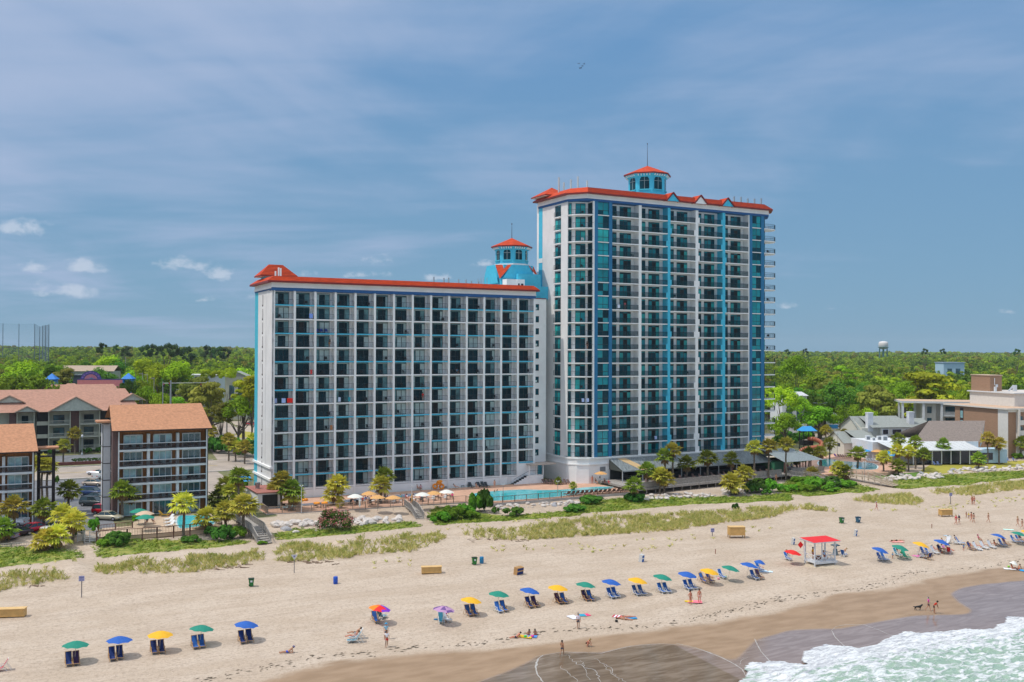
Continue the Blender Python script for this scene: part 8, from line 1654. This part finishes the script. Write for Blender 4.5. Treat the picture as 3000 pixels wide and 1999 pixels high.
for px,py,c,lab in ((1539,1869,'30c050','green sand bucket by the girls'),(1560,1868,'e040a0','pink sand bucket by the girls'),(1806,1823,'202020','small black sandal on the sand'),(2105,1698,'f0a0b0','pink bag under the green umbrella'),(2126,1693,'30b040','green bag in the umbrella shade'),(2955,1663,'90d040','lime ball near the right sunbathers'),(2640,1621,'208040','green bag under the green umbrella'),(2760,1621,'f07060','salmon beach ball in the crowded group')):
    p=G(px,py); m=MB(); m.lathe([(.10,0),(.16,.05),(.17,.22),(.12,.26)],8); m.build('beach_item',cm(c),None,lab,'beach item',loc=p)
# ---------------- beach furniture ----------------
def wheelie(px,py,hexc,lab):
    p=G(px,py); r=empty('wheeled_bin',p,.3,lab,'bin'); c=cm(hexc,.5); m=MB(); vs=[]
    for z,w in ((.12,.24),(1.0,.33)): vs+= [(-w,-w*1.05,z),(w,-w*1.05,z),(w,w*1.05,z),(-w,w*1.05,z)]
    m.add(vs,[(0,3,2,1),(4,5,6,7),(0,1,5,4),(1,2,6,5),(2,3,7,6),(3,0,4,7)]); m.build('body',c,r); m=MB(); m.box(-.37,.37,-.40,.38,1.0,1.07); m.box(-.3,.3,.36,.42,.92,.98); m.build('lid',cm('12301c' if hexc!='1a5a78' else '10344a',.5),r)
    for x in (-.27,.27): m=MB(); m.tube((x-.03,.25,.12),(x+.03,.25,.12),.12,None,10); m.build('wheel',M('tyre',(.02,.02,.02),var=0),r)
    m=MB(); m.box(-.13,.13,-.36,-.34,.62,.86); m.build('bin_label',panelw,r)
wheelie(736,1719,'107030','green wheeled bin standing alone on the sand at left'); wheelie(1390,1655,'107828','green wheeled bin beside a blue barrel'); wheelie(2466,1534,'107030','green wheeled bin left of the teal one'); wheelie(2514,1532,'1a5a78','teal blue wheeled bin right of the green one')
for px,py,c,lab in ((983,1711,'1850b8','blue barrel standing alone on the sand'),(1411,1651,'2078a8','blue barrel right of the green bin')):
    p=G(px,py); m=MB(); m.lathe([(.27,0),(.29,.05),(.30,.3),(.31,.33),(.30,.36),(.30,.62),(.31,.65),(.30,.68),(.29,.9),(.27,.94),(.24,.92)],14); m.build('barrel',cm(c,.45),None,lab,'barrel',loc=p)
ply=M('yellow_plywood',(.60,.36,.12),rough=.7,var=.1,scale=2); plyt=M('plywood_top',(.66,.43,.18),rough=.7,var=.08)
def box_on_legs(px,py,w,d,h,leg,lab,rz=None):
    p=G(px,py); r=empty('storage_box',p,A if rz is None else rz,lab,'storage box'); m=MB(); m.box(-w/2,w/2,-d/2,d/2,leg,h); 
    m.box(-w/2-.02,w/2+.02,-d/2-.02,-d/2,leg,leg+.08); m.box(-.03,.03,-d/2-.03,-d/2,h-.25,h-.1); m.build('box_body',ply,r)
    m=MB(); m.box(-w/2-.06,w/2+.06,-d/2-.06,d/2+.06,h,h+.07); m.build('lid',plyt,r)
    for x in (-w/2+.08,w/2-.08):
        for y in (-d/2+.08,d/2-.08): m=MB(); m.box(x-.06,x+.06,y-.06,y+.06,0,leg); m.build('leg',M('plywood_leg',(.30,.17,.06),var=.1),r)
box_on_legs(32,1808,3.1,.9,.95,.12,'long yellow plywood storage box at the left edge',.15); box_on_legs(1264,1680,2.7,.8,.9,.1,'long low yellow plywood storage box at the centre',.15); box_on_legs(2157,1575,2.6,1.3,1.75,.45,'tall yellow plywood storage box on legs before the dune',.05); box_on_legs(2770,1513,2.3,1.0,1.25,.3,'yellow plywood storage box on legs among the walkers',.2)
def signpost(px,py,h,lab,kind='rect'):
    p=G(px,py); r=empty('beach_sign',p,.2,lab,'sign'); m=MB(); m.box(-.05,.05,-.05,.05,-.1,h); m.build('post',M('grey_post',(.22,.20,.20),var=.1),r); m=MB()
    if kind=='rect': m.box(-.33,.33,-.08,-.05,h-.65,h,0); m.box(-.26,.26,-.095,-.08,h-.32,h-.08,1); m.box(-.26,.26,-.095,-.08,h-.56,h-.42,1)
    elif kind=='tri': m.add([(-.45,-.07,h),(.45,-.07,h),(0,-.07,h-.7),(-.45,-.04,h),(.45,-.04,h),(0,-.04,h-.7)],[(2,1,0),(3,4,5),(0,1,4,3),(1,2,5,4),(2,0,3,5)],0); m.box(-.12,.12,-.085,-.07,h-.35,h-.12,1)
    if kind!='none': m.build('sign_face',[M('sign_lavender',(.42,.42,.62),var=.04) if kind=='rect' else M('sign_pale',(.6,.6,.62),var=.04),M('sign_print',(.20,.20,.38),var=0)],r)
signpost(239,1751,2.65,'square lavender sign on a tall dark post at left'); signpost(862,1679,2.5,'triangular pale sign on a post before the dune grass','tri'); signpost(2087,1571,1.3,'small blue sign at the dune foot'); signpost(2785,1478,2.3,'purple sign on a brown post near the right dune')
for px,py,lab in ((2096,1624,'short rusty stake in the sand left of the stand'),(2730,1548,'short rusty stake in the sand right of the box')): p=G(px,py); m=MB(); m.tube((0,0,-.1),(0,0,.75),.06); m.build('stake',M('rust_red',(.25,.09,.05),var=.1),None,lab,'stake',loc=p)
# lifeguard stand
def stand():
    p=G(2402,1655); r=empty('lifeguard_stand',p,A-.12,'white wooden lifeguard stand with flat red roof on a sand mound','lifeguard stand'); W_=1.75
    for x in (-W_,W_):
        for y in (-1.1,1.1): m=MB(); m.box(x-.09,x+.09,y-.09,y+.09,-.2,3.5); m.build('post',panelw,r)
    m=MB(); m.box(-W_-.15,W_+.15,-1.35,1.2,.55,.75); m.box(-W_-.2,W_+.2,-1.42,-1.35,.45,.8); m.build('floor',panelw,r)
    m=MB()
    for a,b in (((-W_,-1.15),(-.55,-1.15)),((.25,-1.15),(W_,-1.15)),((W_,-1.1),(W_,1.1)),((-W_,-1.1),(-W_,1.1))):
        A_=Vector((*a,0));B_=Vector((*b,0)); 
        for z in (.85,1.65): m.bar(A_+Vector((0,0,z)),B_+Vector((0,0,z)),.07,.07)
        m.bar(A_+Vector((0,0,.85)),B_+Vector((0,0,1.65)),.06,.06); m.bar(A_+Vector((0,0,1.65)),B_+Vector((0,0,.85)),.06,.06)
    for x in (-.55,.25): m.box(x-.07,x+.07,-1.22,-1.08,.6,1.7 if x>0 else 3.4)
    m.build('railing',panelw,r)
    m=MB(); m.box(-W_-.55,W_+.55,-1.65,1.6,3.5,3.58,1); m.quad((-W_-.6,-1.7,3.62),(W_+.6,-1.7,3.62),(W_+.6,1.65,3.78),(-W_-.6,1.65,3.78),0); m.quad((-W_-.6,-1.7,3.6),(-W_-.6,1.65,3.6),(-W_-.6,1.65,3.76),(-W_-.6,-1.7,3.61),1); m.quad((-W_-.6,-1.7,3.5),(W_+.6,-1.7,3.5),(W_+.6,-1.7,3.62),(-W_-.6,-1.7,3.62),1); m.build('roof',[M('bright_red_roof',(.70,.008,.01),rough=.6,var=.05),panelw],r)
    m=MB(); m.box(-.5,.4,-.1,.6,.76,1.3); m.build('bench',M('bench_brown',(.22,.09,.05)),r)
    m=MB(); q=rng; n=16
    vs=[(0,0,.42)];k=14
    for j in range(1,5):
        for i in range(k): a=2*math.pi*i/k; rr_=j*.62*(1+.12*math.sin(3*a+j)); vs.append((rr_*1.3*math.cos(a),rr_*math.sin(a),.42*(1-j/4)**.8-.06*(j==4)+.03*math.sin(5*a)*(j<4)))
    fs=[(0,1+i,1+(i+1)%k) for i in range(k)]+[(1+(j-1)*k+i,1+j*k+i,1+j*k+(i+1)%k,1+(j-1)*k+(i+1)%k) for j in range(1,4) for i in range(k)]
    m.add(vs,fs,0,True); m.build('sand_mound',M('mound_sand',(.50,.41,.30),rough=.95,var=.12,scale=3),kind='structure',loc=p)
    person(p+Vector((-.95,.1,.78)),'stand',A,'lifeguard in a yellow shirt inside the stand',{'shirt':'f0a810','shorts':'c04020'},0,0); person(p+Vector((.75,.3,.78)),'sit',A,'lifeguard in a blue shirt sitting inside the stand',{'shirt':'b0c8e8','shorts':'a02828'},0,1)
    f=empty('warning_flag',p+Vector((-2.3,-.2,0)),0,'red diamond flag on a leaning white pole beside the stand','flag'); m=MB(); m.tube((.2,0,0),(-.2,0,2.9),.03); m.build('pole',panelw,f); m=MB(); c=Vector((-.55,0,2.9)); m.add([c+Vector((-.42,0,0)),c+Vector((0,0,-.5)),c+Vector((.42,0,0)),c+Vector((0,0,.5))],[(0,1,2,3)]); m.add([c+Vector((-.42,.03,0)),c+Vector((0,.03,-.5)),c+Vector((.42,.03,0)),c+Vector((0,.03,.5))],[(3,2,1,0)]); m.build('flag',UC['red'],f)
stand()
p=G(2447,1626); m=MB(); m.lathe([(.35,0),(.4,.3),(.3,.9),(.12,1.0),(.4,1.5),(.75,1.45),(.1,1.75)],10); m.build('covered_umbrella',M('slate_cover',(.14,.20,.24),var=.1),None,'grey canvas covered umbrella right of the lifeguard stand','umbrella',loc=p)
# dog
def dog():
    p=G(2691,1788); V=[(0,0,.42),(0,.22,.45),(0,.42,.42),(0,.55,.44),(0,-.22,.46),(0,-.36,.56),(0,-.46,.66),(0,-.60,.62),(.07,-.22,.25),(.08,-.24,.02),(-.07,-.2,.25),(-.08,-.10,.04),(.07,.40,.27),(.08,.47,.16),(.08,.42,.02),(-.07,.40,.27),(-.08,.36,.16),(-.08,.30,.02),(0,.75,.52),(.05,-.43,.73),(-.05,-.43,.73)]
    E=[(0,1),(1,2),(2,3),(0,4),(4,5),(5,6),(6,7),(4,8),(8,9),(4,10),(10,11),(2,12),(12,13),(13,14),(2,15),(15,16),(16,17),(3,18),(6,19),(6,20)]; Rd=[(.12,.13),(.10,.10),(.10,.11),(.04,.05),(.12,.14),(.07,.08),(.07,.07),(.035,.035),(.04,.045),(.03,.03),(.04,.045),(.03,.03),(.05,.06),(.028,.03),(.03,.03),(.05,.06),(.028,.03),(.03,.03),(.015,.015),(.03,.015),(.03,.015)]
    me=skin('dog',V,E,Rd,0); me.materials[0]=M('black_fur',(.012,.012,.014),rough=.6,var=.1); inst('dog',me,None,p,R(95),1.0,'small black dog standing on the wet sand','dog')
dog()
# ---------------- cars ----------------
tyre=M('tyre',(.02,.02,.02),var=0); cglass=M('car_glass',(.02,.05,.06),rough=.05,var=0,spec=.9); chrome=M('rim_metal',(.5,.5,.52),rough=.3,metal=.8,var=0)
def car(kind,col):
    """profile: list of (x, z_bottom, z_belt, half width); cabin on top"""
    r=bpy.data.objects.new('car',None); paint=M('paint_'+col,H(col),rough=.25,var=0,metal=.15,spec=.6)
    L_,Hb,Ht={'sedan':(4.6,.92,1.42),'suv':(4.8,1.08,1.75),'pickup':(5.7,1.1,1.85),'sport':(4.3,.82,1.18)}[kind]; h=L_/2
    st=[(-h,.38,Hb*.80,.74),(-h+.12,.28,Hb*.92,.86),(-h+.9,.25,Hb*.98,.91),(-.3,.25,Hb,.92),(h-1.5,.25,Hb,.92),(h-.9,.25,Hb*.93,.90),(h-.15,.28,Hb*.78,.84),(h,.38,Hb*.62,.72)]
    if kind in('suv','pickup'): st[0]=(-h,.4,Hb*.95,.82); st[6]=(h-.15,.3,Hb*.90,.86); st[7]=(h,.4,Hb*.80,.78)
    m=MB(); vs=[]
    for x,zb,zt,w in st: zm=(zb+zt)*.5; vs+= [(x,-w*.9,zb),(x,-w,zm),(x,-w*.93,zt-.04),(x,-w*.8,zt),(x,w*.8,zt),(x,w*.93,zt-.04),(x,w,zm),(x,w*.9,zb)]
    n=8; m.add(vs,[(i*n+j,(i+1)*n+j,(i+1)*n+(j+1)%n,i*n+(j+1)%n) for i in range(len(st)-1) for j in range(n)],0,True); m.add(vs,[tuple(range(n)),tuple(range(len(vs)-1,len(vs)-n-1,-1))],0)
    if kind=='pickup': m.box(-h+.15,-.55,-.9,-.82,Hb-.02,Hb+.12); m.box(-h+.15,-.55,.82,.9,Hb-.02,Hb+.12); m.box(-h,-h+.1,-.85,.85,Hb-.1,Hb+.12)
    body=m.build('body',paint,r)
    if kind=='sedan': cab=[(-1.75,-.95),(1.25,.35)]
    elif kind=='suv': cab=[(-2.3,-2.0),(1.25,.5)]
    elif kind=='pickup': cab=[(-.55,-.4),(1.6,.9)]
    else: cab=[(-.2,.1),(.9,.5)]
    (rb0,rt0),(fb,ft)=cab; z0=Hb-.03; vs=[(rb0,-.80,z0),(fb,-.80,z0),(fb,.80,z0),(rb0,.80,z0),(rt0,-.64,Ht-.05),(ft,-.64,Ht-.05),(ft,.64,Ht-.05),(rt0,.64,Ht-.05)]
    m=MB(); m.add(vs,[(0,1,5,4),(1,2,6,5),(2,3,7,6),(3,0,4,7),(4,5,6,7)]); m.build('windows',cglass,r)
    if kind!='sport': m=MB(); m.box(rt0-.05,ft+.05,-.66,.66,Ht-.06,Ht); [m.bar((a,b*.8,z0),(c,b*.65,Ht-.04),.06,.06) for a,c in ((rb0,rt0),(fb,ft),((rb0+fb)/2,(rt0+ft)/2)) for b in (-1,1)]; m.build('roof',paint,r)
    else: m=MB(); m.box(-.9,.3,-.6,.6,Hb-.02,Hb+.03); m.build('open_cabin',cm('a02838'),r)
    for x in (-h+.85,h-.9):
        for y in (-.82,.82): m=MB(); m.tube((x,y-.11,.33),(x,y+.11,.33),.34,None,14); w=m.build('wheel',tyre,r); m=MB(); m.tube((x,y-.12,.33),(x,y+.12,.33),.19,None,10); m.build('rim',chrome,w)
    for y in (-.6,.6):
        m=MB(); m.box(h-.1,h+.02,y-.16,y+.16,Hb*.55,Hb*.70); m.build('headlight',M('headlight',(.7,.72,.75),rough=.1,var=0),r); m=MB(); m.box(-h-.02,-h+.06,y-.14,y+.14,Hb*.62,Hb*.78); m.build('tail_light',M('tail_light',(.45,.01,.01),rough=.2,var=0),r)
    link(r,None,None,'car'); return r
CP={}
def put_car(kind,col,px,py,rz,lab,z=None,nm='parked_car'):
    g=G(px,py) if z is None else L3(px,py,z); k=(kind,col)
    if k in CP: o=copy_tree(CP[k],g,rz,None,lab)
    else: o=car(kind,col); CP[k]=o; o.location=g; o.rotation_euler=(0,0,rz); o['label']=lab
    o['category']='pickup' if kind=='pickup' else 'car'; o.name='pickup_truck' if kind=='pickup' else nm; o['group']='vehicles around the motels'
    o.location.z+=.04
for a in (('sedan','b8a898',275,1424,-.15,'champagne silver sedan at the top of the parking row'),('suv','183868',270,1453,-.2,'dark blue sport utility car in the parking row'),('sedan','20282c',285,1465,-.25,'black sedan between the blue and the charcoal cars'),('suv','303c40',273,1483,-.2,'charcoal sport utility car in the parking row'),('suv','b01028',312,1508,-.2,'red sport utility car beside the motel deck'),('sedan','c0b8a0',318,1524,-.2,'beige sedan behind the motel deck railing'),('pickup','d0d4d8',30,1540,3.0,'silver pickup truck at the left edge'),('sedan','c01838',95,1560,-2.0,'red car with white stripe seen from the front under the palms'),('sedan','e0e0e0',160,1553,-2.0,'white car mostly hidden by the middle palms'),('sedan','40303c',50,1572,-2.1,'dark car under the palm at the left edge'),('sedan','9890a8',8,1580,3.0,'lavender grey car at the left edge below the pickup'),
  ('sport','e8e8ec',284,1392,-.1,'white open top sports car on the road'),('pickup','e0e0dc',303,1402,1.3,'white pickup truck with cap waiting at the road'),('sedan','e8ecf0',318,1390,-.1,'white car half hidden behind the brown motel'),('sedan','a81828',738,1247,.2,'red car in the lot left of the hotel block'),('suv','c8ccd4',438,1140,.4,'pale car in the far street',),('sedan','283c78',470,1142,.2,'dark blue car in the far parking lot'),('sedan','d0d4dc',452,1133,.4,'white car in the far parking lot'),('suv','202c50',488,1128,.1,'navy car at the far corner'),('sedan','e8e8e8',2480,1246,.3,'white car behind the resort drive'),('sedan','e0e8f0',2470,1222,.4,'white car near the pylon sign'),('suv','a0a8b0',2410,1238,.2,'grey car by the resort entrance')):
    put_car(*a)
# birds high in the sky
def bird():
    m=MB(); m.add([(-.55,.02,.12),(-.22,.1,.16),(0,.12,0),(0,-.12,0),(-.25,-.05,.15)],[(0,1,2,3,4)]); m.add([(.55,.02,.12),(.22,.1,.16),(0,.12,0),(0,-.12,0),(.25,-.05,.15)],[(4,3,2,1,0)]); m.tube((0,-.35,0),(0,.3,0),.05,.03,6); return m.mesh('bird',M('bird_dark',(.03,.03,.035),var=0))
BM=bird()
for k,(px,py) in enumerate(((1696,187),(1711,188),(1706,194),(1702,199),(1699,201))): d=ray(px,py); q=150/d[1]; inst('bird',BM,None,(d[0]*q,150,CZ+d[2]*q),random.uniform(0,3),.6,'tiny dark bird in a flock high above the hotels','bird','flock of birds')
# ---------------- haze ----------------
def haze(dens=.00008,col=(.86,.94,1.0)):
    m=MB(); m.box(-4300,4300,-3500,4300,-8,92); mt=bpy.data.materials.new('haze'); mt.use_nodes=True; nt=mt.node_tree; nt.nodes.clear(); o=nt.nodes.new('ShaderNodeOutputMaterial'); v=nt.nodes.new('ShaderNodeVolumePrincipled'); v.inputs['Density'].default_value=dens; v.inputs['Color'].default_value=(*col,1); v.inputs['Anisotropy'].default_value=.2; nt.links.new(v.outputs[0],o.inputs['Volume'])
    m.build('haze',mt,kind='stuff')
haze()
